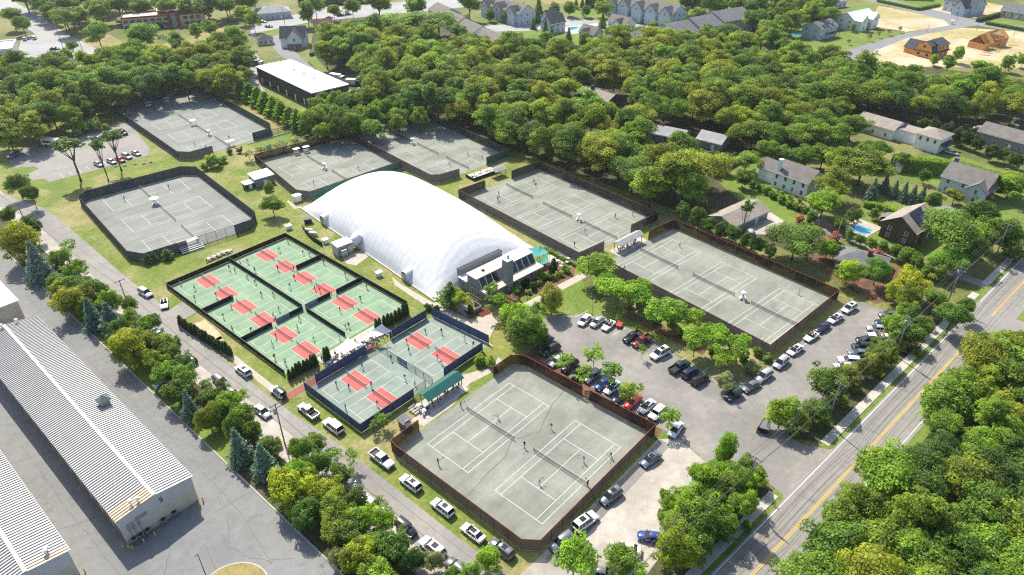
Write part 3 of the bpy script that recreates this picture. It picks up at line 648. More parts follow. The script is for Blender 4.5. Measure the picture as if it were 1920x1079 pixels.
def house(label, x, y, rot, w, d, h, rh, wall, roof, hip=False, n=(3, 3, 2, 2), storeys=2, chim=None, door=True, cat='house', name='house', dorm=0, wings=(), ww=1.0, trim=True):
    t = thing(name, label, cat, (x, y, 0), R(rot))
    b = MB()
    if hip: b.b2(-w / 2, w / 2, -d / 2, d / 2, 0, h)
    else: gable_wall(b, w, d, h, rh)
    b.build('wall', wall, t)
    b = MB(); (hip_roof if hip else gable_roof)(b, w, d, h, rh); ro = b.build('roof', roof, t)
    zs = [1.5] if storeys == 1 else ([1.5, h - 1.3] if storeys == 2 else [1.5, h / 2 + .1, h - 1.3])
    side_windows(t, w, d, n, zs, ww)
    if trim:
        b = MB()
        for s in (-1, 1): b.box((0, s * (d / 2 + .5), h - .22), (w + .9, .06, .18))
        b.build('gutter', MT['white'], t)
    if door:
        b = MB(); b.box((0, 0, 1.05), (1., .08, 2.1)); dd = b.build('door', MT['maroon_brick'] if door == 2 else MT['white'], t, (w * .18, -d / 2 - .05, 0))
        b = MB(); b.box((.38, -.07, 1.), (.05, .06, .12)); b.build('handle', MT['dark'], dd)
    if chim:
        b = MB(); b.box((0, 0, (h + rh + 1.2) / 2), (1.1, 1.1, h + rh + 1.2)); b.box((0, 0, h + rh + 1.25), (1.3, 1.3, .15)); b.build('chimney', chim[2], t, (chim[0], chim[1], 0))
    for i in range(dorm):
        xx = -w / 2 + w * (i + .5) / dorm; zz = h + rh * .32
        b = MB(); b.b2(xx - .9, xx + .9, -d * .36, -d * .08, h, zz + .9); b.add([(xx - 1.0, -d * .39, zz + .85), (xx, -d * .39, zz + 1.7), (xx + 1.0, -d * .39, zz + .85), (xx - 1.0, d * .02, zz + .85), (xx, d * .02, zz + 1.7), (xx + 1.0, d * .02, zz + .85)], [(0, 1, 2), (0, 3, 4, 1), (1, 4, 5, 2)], 1)
        dm = b.build('dormer', [wall, roof], t); window(dm, xx, -d * .36 - .05, zz + .2, 0, .8, 1.0)
    for (wx, wy, ww_, wd, wh, wr, wrot, whip) in wings:
        b = MB(); gable_wall(b, ww_, wd, wh, wr); wo = b.build('wing', wall, t, (wx, wy, 0), R(wrot))
        b = MB(); gable_roof(b, ww_, wd, wh, wr); b.build('wing_roof', roof, wo)
        window(wo, -ww_ / 2 - .04, 0, 1.6, -math.pi / 2); window(wo, ww_ / 2 + .04, 0, 1.6, math.pi / 2)
        if wh > 4: window(wo, ww_ / 2 + .04, 0, wh - .4, math.pi / 2); window(wo, -ww_ / 2 - .04, 0, wh - .4, -math.pi / 2)
    return t
m_ = MT
# ---- storage sheds with standing-seam roofs
def shed(label, x0, x1, y0, y1, h, rh, pitch, rust, vents, ends):
    t = thing('storage_building', label, 'warehouse', ((x0 + x1) / 2, y0, 0)); xm = (x0 + x1) / 2; W = (x1 - x0) / 2; L_ = y1 - y0
    b = MB(); b.b2(-W + .1, W - .1, .1, L_ - .1, 0, h * .55); b.build('block_wall', m_['tan_wall'], t)
    b = MB()
    P = [(-W + .1, .08, h * .55), (W - .1, .08, h * .55), (W - .1, .08, h), (0, .08, h + rh), (-W + .1, .08, h)]
    b.add(P, [(0, 1, 2, 3, 4)]); b.add([(p[0], L_ - .1, p[2]) for p in P], [(4, 3, 2, 1, 0)])
    for s in (-1, 1): b.b2(s * (W - .15), s * (W - .05), .1, L_ - .1, h * .55, h)
    nr = int(2 * W / .42)
    for i in range(nr):
        xx = -W + .2 + i * .42; b.box((xx, .05, h * .55 + (h * .45 + rh * (1 - abs(xx) / W)) / 2), (.09, .06, h * .45 + rh * (1 - abs(xx) / W) - .12))
    b.build('metal_wall', m_['metal_wall'], t)
    sl = math.hypot(W + .25, rh); an = math.atan2(rh, W)
    n = int(L_ / pitch)
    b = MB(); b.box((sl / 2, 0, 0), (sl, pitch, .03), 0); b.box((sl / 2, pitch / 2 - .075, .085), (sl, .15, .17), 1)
    pm = b.mesh('roof_panel', [m_['metal_roof'], m_['seam_shade']]);  # ribs carry their shade as a darker colour
    b = MB(); b.box((sl / 2, 0, 0), (sl, pitch, .03), 0); b.box((sl / 2, pitch / 2 - .075, .085), (sl, .13, .15), 0); pr = b.mesh('roof_panel', m_['rust'])
    for i in range(n):
        yy = pitch * (i + .5)
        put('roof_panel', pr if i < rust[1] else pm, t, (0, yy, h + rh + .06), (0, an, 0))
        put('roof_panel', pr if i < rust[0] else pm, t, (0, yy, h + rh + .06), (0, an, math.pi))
    b = MB(); b.box((0, L_ / 2, h + rh + .17), (.55, L_, .1)); b.build('ridge_cap', m_['metal_roof'], t)
    b = MB()
    for s in (-1, 1): b.box((s * (W + .22), L_ / 2, h - .12), (.16, L_, .16))
    b.build('gutter', m_['metal_roof'], t)
    for vx, vy in vents:
        b = MB(); zz = h + rh * (1 - abs(vx) / W); b.cyl(vx, vy, zz, zz + .9, .13, 8); b.cyl(vx, vy, zz + .9, zz + 1.15, .36, 10); b.build('roof_vent', m_['plastic_white'], t)
    nd = int(L_ / 4.5)
    for i in range(nd):
        b = MB(); b.box((0, 0, 1.3), (.08, 2.6, 2.6))
        for k in range(5): b.box((-.06, 0, .3 + k * .5), (.04, 2.5, .06))
        b.build('roller_door', m_['wood'], t, (-W + .06, 3 + 4.5 * i, 0))
    return t, W
A_, W_ = shed('long storage building with rooftop cupola and rust-stained front panels', 13.1, 25.7, 96.8, 168.8, 5.9, .85, .62, (5, 0), [(-2.3, .9), (-3.3, 1.3), (2.4, 71.2), (-.6, 71)], 1)
cu = MB(); cu.b2(-.8, .8, -.8, .8, 0, 1.5); cc = cu.build('cupola', m_['metal_wall'], A_, (4.2, 29.5, 6.0))
cu = MB(); hip_roof(cu, 1.8, 1.8, 0, .95, .3); cu.build('cupola_roof', plain('cupola_grey_green', (.12, .145, .14), .6, .2, 2.), cc, (0, 0, 1.5)); cu = MB()
for k in range(6): cu.box((-.82, 0, .3 + k * .18), (.06, 1.4, .05)); cu.box((0, -.82, .3 + k * .18), (1.4, .06, .05))
cu.build('louvre', m_['green_post'], cc)
for i, (x, h) in enumerate(((-5.2, 1.6), (-4.5, 1.6), (-3.6, 1.6))):
    b = MB(); b.box((0, -.06, 0), (.35, .12, 1.6)); b.box((.0, -.05, -2), (.06, .06, 3.2)); b.build('conduit', m_['steel'], A_, (x, 0, 3.4))
b = MB(); b.box((0, 0, 0), (2.0, .1, .7)); b.build('meter_box', m_['steel'], A_, (-2.9, -.02, 4.2))
fnt = bpy.data.curves.new('wall_number', 'FONT'); fnt.body = '5'; fnt.size = 1.5; fnt.extrude = .01; fnt.align_x = 'CENTER'
to = bpy.data.objects.new('tmp_text', fnt); COL.objects.link(to); dg = bpy.context.evaluated_depsgraph_get()
tm = bpy.data.meshes.new_from_object(to.evaluated_get(dg)); bpy.data.objects.remove(to); tm.materials.clear(); tm.materials.append(m_['dark'])
put('wall_number', tm, A_, (.7, -.02, 4.5), (R(90), 0, 0))
Cb, _ = shed('storage building with ribbed roof cut off by the bottom left corner', -5.8, 5.7, 97, 150, 5.9, .85, .62, (0, 2), [(3.6, 1.9), (3.3, 1.4)], 1)
Bb = thing('storage_building', 'flat white-roofed storage block beyond the cupola building', 'warehouse', (19.2, 180.2, 0))
b = MB(); b.b2(-6, 6.1, 0, 60, 0, 5.2); b.build('wall', m_['tan_wall'], Bb); b = MB(); b.b2(-6.3, 6.4, -.3, 60.3, 5.2, 5.45); b.build('roof', m_['roof_white'], Bb)
b = MB(); b.box((0, 0, 0), (.25, .2, .3)); b.build('wall_light', m_['plastic_white'], Bb, (6.2, 1.5, 3.4))
# ---- air dome
def dome():
    t = thing('air_dome', 'large white inflated tennis dome beside the clubhouse', 'dome', (100.5 + 17.9, 145.5 - 1.9, 0), R(-6.3))
    A, Bm, H, N, Mn = 18.3, 34.6, 12.3, 64, 110
    V, F = [], []
    for j in range(Mn + 1):
        v = -1 + 2 * j / Mn
        for i in range(N + 1):
            u = -1 + 2 * i / N
            eu = max(0, 1 - abs(u) ** 2.1) ** .72; ev = max(0, 1 - abs(v) ** (3.0 if v > 0 else 2.5)) ** (.64 if v > 0 else .68)
            z = H * eu * ev
            x, y = u * A, v * Bm
            rib = .0
            if v < -.25: rib = .055 * math.sin((v * Bm + 8.0 * u * u) * 2 * math.pi / 2.3) * min(1, (-.25 - v) * 3.2) * (eu * ev) ** .5
            rib += .025 * math.sin(y * 2 * math.pi / 1.6) * (eu * ev) ** .4
            if u < -.55: rib += .05 * math.sin(y * 2 * math.pi / 1.05 + 2 * math.sin(y)) * min(1, (-.55 - u) * 4)
            V.append((x, y, max(.04, z + rib) if 0 < i < N and 0 < j < Mn else .04))
    for j in range(Mn):
        for i in range(N): F.append((j * (N + 1) + i, j * (N + 1) + i + 1, (j + 1) * (N + 1) + i + 1, (j + 1) * (N + 1) + i))
    b = MB(); b.add(V, F, 0, True); b.build('membrane', m_['dome'], t)
    b = MB(); b.b2(-A - .35, A + .35, -Bm - .35, -Bm + .2, 0, .3); b.b2(-A - .35, A + .35, Bm - .2, Bm + .35, 0, .3); b.b2(-A - .35, -A + .1, -Bm + .2, Bm - .2, 0, .3); b.b2(A - .1, A + .35, -Bm + .2, Bm - .2, 0, .3)
    b.build('footing', m_['concrete'], t)
    for yy in (20.5, -22):     # revolving-door hoods along the near side
        b = MB(); rg = []
        for k in range(9):
            a = math.pi * k / 8; rg.append((math.cos(a), math.sin(a)))
        b.loft([[(-A - .5 + q * 4.2, 1.15 * c, (3.0 + .6 * q) * (.78 + .22 * s_ if s_ > .01 else 0) if s_ > .01 else .05) for c, s_ in rg] for q in (0, .5, 1)], 0, False, False, False)
        hd = b.build('door_hood', m_['dome'], t, (0, yy, 0)); b = MB(); b.box((-A - .46, 0, 1.2), (.1, 1.7, 2.3)); b.build('door', m_['steel'], hd)
    return t
dome()
# mechanical unit feeding the dome
mu = thing('blower_house', 'corrugated grey blower house with shed roof against the dome', 'shed', (93.4, 146.9, 0), R(-6.3))
b = MB(); b.b2(0, 4.9, 0, 3.0, 0, 3.1); b.build('wall', m_['metal_wall'], mu)
for k in range(8):
    b = MB(); b.box((.31 + .62 * k, 1.5, 3.28), (.6, 3.5, .07), tilt=Matrix.Rotation(R(3), 3, 'X')); b.build('roof_panel', m_['roof_white'], mu)
b = MB(); b.b2(.5, 2.4, -1.3, -.03, .2, 1.7); b.build('air_handler', m_['steel'], mu); b = MB(); b.b2(.6, 2.3, -1.2, -.1, 1.7, 2.3); b.b2(2.9, 4.2, -.6, -.02, .2, 2.6); b.build('duct_box', m_['steel'], mu)
b = MB(); b.tube([(4.9, 1.5, 1.8), (6.5, 1.5, 2.2), (8.2, 1.5, 3.4)], [1.3, 1.5, 1.7], 14); b.build('air_duct', m_['dome'], mu)
# ---- clubhouse
cl = thing('clubhouse', 'low grey clubhouse with tall square chimney tower and skylights', 'clubhouse', (104.0, 100.4, 0), R(-5.5))
b = MB(); b.b2(0, 19, 0, 10.2, 0, 3.3); b.build('wall', m_['grey_wall'], cl)
b = MB(); b.b2(-.5, 19.4, -.9, 1.9, 3.3, 3.5); b.build('front_roof', m_['roof_warm'], cl)
b = MB(); b.b2(-.5, 19.4, 7.1, 10.6, 3.3, 3.52); b.build('rear_roof', m_['roof_white'], cl)
b = MB(); P = [(-.2, 1.9, 3.3), (-.2, 7.1, 3.3), (-.2, 7.0, 5.6), (-.2, 3.5, 5.75)]
for xx in (-.2, 19.2): b.add([(xx, p[1], p[2]) for p in P], [(0, 1, 2, 3) if xx > 0 else (3, 2, 1, 0)])
b.add([(-.2, 7.1, 3.3), (19.2, 7.1, 3.3), (19.2, 7.0, 5.6), (-.2, 7.0, 5.6)], [(3, 2, 1, 0)]); b.add([(-.2, 1.9, 3.3), (19.2, 1.9, 3.3), (19.2, 3.5, 5.75), (-.2, 3.5, 5.75)], [(0, 1, 2, 3)])
b.build('clerestory_wall', m_['grey_wall'], cl)
b = MB(); b.b2(-.4, 9.9, 3.3, 7.3, 5.75, 5.95); b.build('upper_roof', m_['roof_warm'], cl); b = MB(); b.b2(9.9, 19.4, 3.3, 7.3, 5.76, 5.97); b.build('upper_roof', m_['roof_white'], cl)
for i in range(9):
    if i == 3: continue
    x0 = .4 + i * 2.1
    b = MB(); b.add([(x0, 1.93, 3.42), (x0 + 1.75, 1.93, 3.42), (x0 + 1.75, 3.42, 5.7), (x0, 3.42, 5.7)], [(0, 1, 2, 3)]); b.add([(x0 - .15, 1.86, 3.38), (x0, 1.86, 3.38), (x0, 3.38, 5.76), (x0 - .15, 3.38, 5.76)], [(0, 1, 2, 3)], 1); b.build('skylight', [m_['glass'], m_['white']], cl)
b = MB(); b.b2(6.6, 8.6, -.6, 1.4, 0, 7.6); b.b2(6.5, 8.7, -.7, 1.5, 7.6, 7.85); b.b2(6.6, 8.6, -.6, 1.4, 7.85, 9.8); tw = b.build('chimney_tower', m_['grey_wall'], cl)
b = MB(); b.b2(6.5, 8.7, -.7, 1.5, 7.62, 7.84); b.b2(6.5, 8.7, -.7, 1.5, 9.8, 9.95); b.build('tower_band', m_['white'], tw); b = MB(); b.cyl(7.9, .6, 9.95, 10.7, .3, 10); b.build('flue', m_['steel'], tw)
window(cl, 8.9 - 1.2, -.66, 1.6, 0, .9, .9)
for x in (3.6, 11.5): b = MB(); b.box((x, 5.3, 6.05), (.7, .7, .25)); b.cyl(x, 5.3, 6.1, 6.4, .18, 8); b.build('roof_fan', m_['dark'], cl)
b = MB(); b.b2(.4, 15, 10.6, 11.9, 0, 4.9); b.build('rear_screen_wall', m_['grey_wall'], cl); b = MB(); b.b2(.3, 15.1, 10.5, 12, 4.9, 5.0); b.build('rear_coping', m_['roof_dark'], cl)
for i in range(5): window(cl, -.04, 1.2 + 1.9 * i, 1.7, -math.pi / 2, 1.1, 1.6)
for i in range(3): window(cl, 10.5 + 2.6 * i, -.04, 1.7, 0, 1.2, 1.3)
b = MB(); b.b2(-7.4, -6.9, -1.2, 3.2, 0, 3.2); b.b2(-6.9, -2.5, -1.3, -1.0, 0, 1.4); b.b2(-2.8, -2.5, -1.0, 1.5, 0, 1.4); b.build('entrance_wall', m_['grey_wall'], cl)
b = MB()
for i in range(6): b.box((-2.4 - .8 * i, 1.5, 2.7), (.1, 4.2, .16))
for x, y in ((-2.4, -.5), (-6.4, -.5), (-6.4, 3.4), (-2.4, 3.4)): b.box((x, y, 1.35), (.16, .16, 2.7))
b.build('pergola', m_['wood'], cl)
for i in range(5): b = MB(); b.b2(-4.6 + .0 * i, -1.2, -1.9 - .42 * i, -1.5 - .42 * i, 0, .5 - .1 * i); b.build('step', m_['maroon_brick'], cl)
# teal shade sails beside the clubhouse
def sail(label, pts, m, cat='canopy', name='shade_sail', posts=True):
    t = thing(name, label, cat, (pts[0][0], pts[0][1], 0)); o = pts[0]; n = 8
    def q(u, v):
        a, b_, c, d = (Vector(p) for p in pts); p = (a * (1 - u) + b_ * u) * (1 - v) + (d * (1 - u) + c * u) * v
        e = 4 * u * (1 - u) + 4 * v * (1 - v); ctr = (a + b_ + c + d) / 4
        k = .06 * (abs(2 * u - 1) * (4 * v * (1 - v)) + abs(2 * v - 1) * (4 * u * (1 - u)))
        p = p + (ctr - p) * k; p.z -= .12 * e; return (p.x - o[0], p.y - o[1], p.z)
    V = [q(i / n, j / n) for j in range(n + 1) for i in range(n + 1)]
    b = MB(); b.add(V, [(j * (n + 1) + i, j * (n + 1) + i + 1, (j + 1) * (n + 1) + i + 1, (j + 1) * (n + 1) + i) for j in range(n) for i in range(n)], 0, True); b.build('cloth', m, t)
    if posts:
        for p in pts: b = MB(); b.cyl(p[0] - o[0], p[1] - o[1], 0, p[2] + .15, .06, 8); b.build('post', m_['steel'], t)
def zpt(px, py, z): x, y = G(px, py, z); return (x, y, z)
sail('teal shade sail touching the clubhouse roof end', [zpt(983, 467, 4.2), zpt(1012, 461, 4.0), zpt(1027, 475, 3.4), zpt(998, 484, 3.6)], m_['teal'])
sail('teal shade sail nearest the red-posted fence', [zpt(1012, 461, 4.3), zpt(1020, 464, 4.0), zpt(1030, 473, 3.4), zpt(1008, 474, 3.5)], m_['teal'])
sail('teal shade sail over the patio in front of the others', [zpt(1005, 492, 3.4), zpt(1022, 481, 3.2), zpt(1033, 490, 2.8), zpt(1008, 499, 2.8)], m_['teal'])
sail('cream shade sail nearest the arborvitae pair', [zpt(627, 654, 3.0), zpt(652, 634, 3.2), zpt(676, 646, 3.0), zpt(645, 664, 2.8)], m_['sail'])
sail('beige shade sail in the middle of the spectator deck', [zpt(664, 634, 2.9), zpt(690, 622, 2.9), zpt(698, 631, 2.7), zpt(672, 643, 2.7)], m_['roof_warm'])
sail('peaked cream shade sail with tall mast on the spectator deck', [zpt(690, 622, 2.9), zpt(716, 607, 4.6), zpt(734, 621, 2.8), zpt(706, 632, 2.7)], m_['sail'])
# green-roofed shelter, grey-roofed shelter
def shelter(label, x0, x1, y0, y1, h, rh, m, rot, posts, x, y):
    t = thing('shelter', label, 'shelter', (x, y, 0), R(rot)); w, d = x1 - x0, y1 - y0
    b = MB(); gable_roof(b, w, d, h, rh, .25, .1); b.build('roof', m, t)
    for i in range(posts):
        for s in (-1, 1): b = MB(); b.box((-w / 2 + .2 + (w - .4) * i / (posts - 1), s * (d / 2 - .15), h / 2), (.14, .14, h)); b.build('post', m_['wood'], t)
    return t
shelter('open shelter with green metal roof beside the front clay court', 0, 9.6, 0, 2.9, 2.5, .8, m_['green_roof'], -1, 5, 73.3, 84.5)
shelter('open shelter with pale grey roof between the two right court blocks', 0, 9.8, 0, 2.5, 2.5, .6, m_['roof_light'], -6, 4, 152.0, 90.2)
struct('shelter_floor', [(66.5, 86.2), (78.4, 86.2), (78.4, 81.4), (66.5, 81.4)], .05, m_['concrete'])
struct('shelter_floor', [(146, 92.6), (158.8, 91.2), (158.4, 87.6), (145.4, 88.6)], .055, m_['concrete'])
# small club sheds
def simple_shed(label, x, y, rot, w, d, h, wall, roof, slope=4, name='shed', cat='shed', door=True):
    t = thing(name, label, cat, (x, y, 0), R(rot)); b = MB(); b.b2(-w / 2, w / 2, -d / 2, d / 2, 0, h); b.build('wall', wall, t)
    b = MB(); b.box((0, 0, h + .1), (w + .5, d + .5, .12), tilt=Matrix.Rotation(R(slope), 3, 'X')); b.build('roof', roof, t)
    if door:
        b = MB(); b.box((0, -d / 2 - .03, 1.0), (1.1, .06, 2.0)); b.build('door', m_['white'], t)
    return t
x, y = G(490, 344, 0); simple_shed('maintenance shed with large white roof by the far left court corner', x + .5, y, -8, 6.5, 5.2, 3.1, m_['grey_wall'], m_['roof_white'])
x, y = G(468, 352, 0); simple_shed('small lean-to with white roof left of the maintenance shed', x, y, -8, 3.4, 2.6, 1.9, m_['dark_wall'], m_['roof_white'])
x, y = G(558, 377, 0); simple_shed('white electrical cabinet at the court corner behind the dome', x, y, -8, 2.2, 1.6, 2.0, m_['plastic_white'], m_['plastic_white'], 0)
x, y = G(762, 800, 0); simple_shed('small grey roofed hut behind the corner of the front court fence', x, y + .5, 0, 1.8, 1.7, 1.5, m_['wood'], m_['roof_grey'], 8)
# ---- white warehouse among the trees
wh = thing('warehouse', 'black-walled warehouse with brilliant white flat roof among trees', 'warehouse', (172.8, 279, 0), R(-96.3))
b = MB(); b.b2(-26, 26, -8.7, 8.7, 0, 6.8); b.build('wall', m_['dark_wall'], wh); b = MB(); b.b2(-26.3, 26.3, -9, 9, 6.8, 7.15); b.build('roof', m_['roof_white'], wh)
for i in range(6): b = MB(); b.box((-22 + 8 * i, -8.75, 1.4), (1.1, .1, 2.6)); b.build('door', m_['white'], wh)
for i in range(3): b = MB(); b.box((-10 + 9 * i, 2, 7.4), (1.6, 1.2, .6)); b.build('roof_unit', m_['roof_white'], wh)
# ---- houses on the right
house('two-storey white house with grey roof and lower left wing', 220.8, 70.1, -98, 12.5, 9.6, 5.4, 2.9, m_['white_wall'], m_['roof_brown'], n=(4, 3, 2, 2), wings=((-9.2, .8, 6.5, 7.5, 4.2, 2.4, 0, 0),), chim=(-5.0, -3.6, m_['white_wall']))
h2 = house('dark shingled house with solar panels on its tan roof', 211.2, 32.8, -10, 13.6, 9.5, 5.0, 3.2, m_['brown_wall'], m_['roof_tan'], n=(3, 3, 2, 1))
k_ = math.atan2(3.2, 4.75); s2 = math.hypot(3.2, 4.75)
for i in range(6):
    for j in range(3):
        b = MB(); b.box((0, 0, 0), (1.05, 1.62, .05)); o = b.build('solar_panel', m_['solar'], h2)
        d_ = 1.0 + 1.7 * (j + .0); o.location = (-3.2 + 1.12 * i, -(d_ * math.cos(k_)) + -.1, 8.2 + .38 - d_ * math.sin(k_)); o.rotation_euler = (k_, 0, 0)
b = MB(); b.b2(-.8, 3, 4.7, 8, 0, 3); b.build('garage', m_['brown_wall'], h2); b = MB(); b.add([(-1.2, 4.6, 4.4), (3.4, 4.6, 4.4), (3.4, 8.4, 3), (-1.2, 8.4, 3)], [(0, 1, 2, 3)]); b.build('garage_roof', m_['roof_grey'], h2)
house('blue-grey gabled house with two chimneys beside the tall hedge', 254.6, 27.0, -97, 13.5, 11.5, 5.4, 3.2, m_['blue_wall'], m_['roof_brown'], n=(3, 3, 2, 2), chim=(-6.0, 1.0, m_['roof_grey']), wings=((4.5, -3.4, 9, 6, 4.6, 2.4, 90, 0),))
house('long single-storey ranch house with tan roof below the big tree', 186.6, 73.6, -11, 17, 8.6, 2.7, 1.7, m_['grey_wall'], m_['roof_tan'], storeys=1, n=(5, 4, 1, 1))
h5 = house('white modern house with broad tan roof behind the tall hedge', 292.5, 66.5, -100, 15, 11, 4.0, 1.9, m_['white_wall'], m_['roof_tan'], storeys=1, n=(3, 3, 2, 2))
b = MB(); b.b2(7.5, 16, -3.5, 4, 0, 4.2); b.build('link_wing', m_['white_wall'], h5); b = MB(); b.b2(7.4, 16, -3.6, 4.1, 4.2, 4.4); b.build('link_roof', m_['roof_tan'], h5)
b = MB(); b.b2(16, 24.5, -5.5, 4, 0, 5.6); b.build('tower_wing', m_['white_wall'], h5); b = MB(); hip_roof(b, 9, 9.8, 5.6, 2.0, .4, 0, 20.2, -.75); b.build('tower_roof', m_['roof_tan'], h5)
for i in range(3): window(h5, 17.6 + 2.6 * i, -5.55, 4.2, 0); 
b = MB(); b.add([(24.55, -4.5, 3.6), (24.55, 3, 3.6), (26.3, 3, 2.4), (26.3, -4.5, 2.4)], [(3, 2, 1, 0)]); b.build('porch_roof', m_['roof_dark'], h5)
house('grey house with brown roof at the right edge above the hedge', 310.5, 26.5, -101, 17, 11, 4.0, 2.3, m_['grey_wall'], m_['roof_brown'], storeys=1, n=(4, 3, 2, 2), chim=(1, 1, m_['roof_grey']))
house('low bungalow with grey hipped roof beside the gravel lane', 184.3, 36.6, -82, 12, 8.0, 2.7, 1.9, m_['grey_wall'], m_['roof_grey'], hip=True, storeys=1, n=(3, 3, 2, 2), chim=(1.5, -.5, m_['maroon_brick']))
house('low house with pale grey roof half hidden in the wood', 231.0, 124.0, -80, 13, 9.5, 3, 1.8, m_['grey_wall'], m_['roof_light'], storeys=1)
house('pale grey roofed outbuilding right of the house in the wood', 236.6, 108.5, -86, 9.5, 9, 3, 1.9, m_['grey_wall'], m_['roof_light'], storeys=1)
h9 = house('brown-roofed house with chimney deep in the wood', 249.6, 170, -96, 17, 8.4, 3, 2.0, m_['brown_wall'], m_['roof_tan'], storeys=1, chim=(-3.6, -.6, m_['dark_wall']))
for i in range(3): b = MB(); b.box((-2 + 4.6 * i, 2.4, 4.6), (2.4, 1.6, .12), tilt=Matrix.Rotation(R(-25), 3, 'X')); b.build('roof_light', m_['white'], h9)
h10 = house('pale blue-grey two-storey house with front porch beside a pool', 425.2, 142.6, -12, 16.5, 11.5, 6.0, 2.7, m_['blue_wall'], m_['roof_grey'], n=(4, 3, 2, 2), dorm=2)
b = MB(); b.b2(-3, 8, -8.2, -5.8, 2.9, 3.1); b.build('porch_roof', m_['roof_dark'], h10)
for i in range(4): b = MB(); b.box((-2.6 + 3.4 * i, -8, 1.45), (.3, .3, 2.9)); b.build('porch_post', m_['white'], h10)
h11 = house('white farmhouse with white metal roofs and front gables', 462.5, 135.5, -14, 21, 11, 5.8, 3.4, m_['white_wall'], m_['roof_white'], n=(5, 4, 2, 2), wings=((-6, -5.5, 8, 6.5, 5.8, 3, 90, 0), (5, -5.5, 8, 6.5, 5.8, 3, 90, 0)))
b = MB(); b.b2(-3, 3, -8.4, -5.5, 3, 3.2); b.build('porch_roof', m_['roof_dark'], h11)
house('grey house with dark gabled roofs at the top edge', 548, 97, -110, 20, 12, 6, 4, m_['blue_wall'], m_['roof_dark'], n=(5, 4, 3, 3), wings=((4, -7, 10, 8, 5, 4, 90, 0),))
x, y = G(1906, 36); house('tan house with grey roof at the right edge by the site', x + 4, y + 2, -100, 14, 10, 4, 3.4, m_['tan_wall'], m_['roof_grey'], n=(3, 3, 2, 2))
x, y = G(1575, 14); house('light grey house at the top beside the wood', x, y + 4, -20, 12, 9, 4, 2.5, m_['blue_wall'], m_['roof_light'], storeys=1)
x, y = G(1718, 2); house('tan house behind a clipped hedge at the top edge', x + 6, y + 4, -60, 18, 10, 4, 3, m_['cream'], m_['roof_brown'], n=(4, 3, 2, 2))
# house under construction with gambrel roof
gb = thing('unfinished_house', 'plywood house with dark gambrel roof on the sandy site', 'house', (425.0, 83.6, 0), R(-15))
w, d = 15., 10.; prof = [(-d / 2, 3.0), (-d / 2 + 1.3, 6.0), (0, 8.0), (d / 2 - 1.3, 6.0), (d / 2, 3.0)]
b = MB(); b.b2(-w / 2, w / 2, -d / 2, d / 2, 0, 3.0)
for s in (-1, 1): b.add([(s * w / 2, p[0], p[1]) for p in prof], [tuple(range(5)) if s > 0 else tuple(range(5))[::-1]])
b.build('wall', m_['plywood'], gb)
b = MB()
for i in range(4):
    a, c = prof[i], prof[i + 1]; P = [(-w / 2 - .4, a[0], a[1] + .1), (w / 2 + .4, a[0], a[1] + .1), (w / 2 + .4, c[0], c[1] + .1), (-w / 2 - .4, c[0], c[1] + .1)]; b.add(P, [(0, 1, 2, 3)])
b.build('roof', m_['roof_dark'], gb)
b = MB(); b.b2(-w / 2 - .5, w / 2 + .5, -d / 2 - .9, -d / 2, 2.8, 3.0); b.b2(-w / 2 - .6, -w / 2, -d / 2, d / 2, 2.8, 3.0); b.build('skirt_roof', m_['roof_dark'], gb)
b = MB(); b.b2(-3, 6.8, -d / 2 - .02, 0, 3.2, 6.0); b.build('shed_dormer', m_['plywood'], gb); b = MB(); b.add([(-3.3, -d / 2 - .4, 6.0), (7.2, -d / 2 - .4, 6.0), (7.2, 0, 8.25), (-3.3, 0, 8.25)], [(0, 1, 2, 3)]); b.build('dormer_roof', m_['roof_dark'], gb)
for x, z in ((-1.5, 4.8), (1.5, 4.8), (5.2, 4.8), (-4.5, 1.5), (1, 1.3), (5, 1.5)): b = MB(); b.box((x, -d / 2 - .04, z), (1.1, .06, 1.3)); b.build('window_opening', m_['dark'], gb)
for y, z in ((0, 5.4), (-2.4, 1.6), (2.2, 1.6)): b = MB(); b.box((-w / 2 - .04, y, z), (.06, 1.3, 1.1)); b.build('window_opening', m_['dark'], gb)
gb2 = MB(); gable_wall(gb2, 8, 8, 3, 3.5); gb2.build('rear_wing', m_['plywood'], gb, (-2, 7, 0), R(90)); gb2 = MB(); gable_roof(gb2, 8, 8, 3, 3.5); gb2.build('rear_wing_roof', m_['roof_dark'], gb, (-2, 7, 0), R(90))
fr = thing('timber_frame_house', 'bare timber-framed house with plywood sheathing on the sandy site', 'house', (463, 65.5, 0), R(-20))
def frame_block(x0, x1, y0, y1, h, rh, nst):
    b = MB()
    for i in range(nst + 1):
        x = x0 + (x1 - x0) * i / nst
        for y in (y0, y1): b.box((x, y, h / 2), (.14, .14, h))
        ym = (y0 + y1) / 2
        for s, y in ((1, y0), (-1, y1)):
            ln = math.hypot(ym - y, rh); a = math.atan2(rh, (ym - y) * s) * s
            b.box((x, (y + ym) / 2, h + rh / 2), (.12, ln, .2), tilt=Matrix.Rotation(a, 3, 'X'))
    for z in (0.1, h / 2, h): b.b2(x0, x1, y0 - .1, y0 + .1, z - .1, z + .1); b.b2(x0, x1, y1 - .1, y1 + .1, z - .1, z + .1)
    b.build('timber_frame', m_['lumber'], fr)
frame_block(-9, -1, -4.6, 4.6, 3.2, 4.2, 8); frame_block(-1, 11, -4.2, 5, 4.6, 3.6, 14)
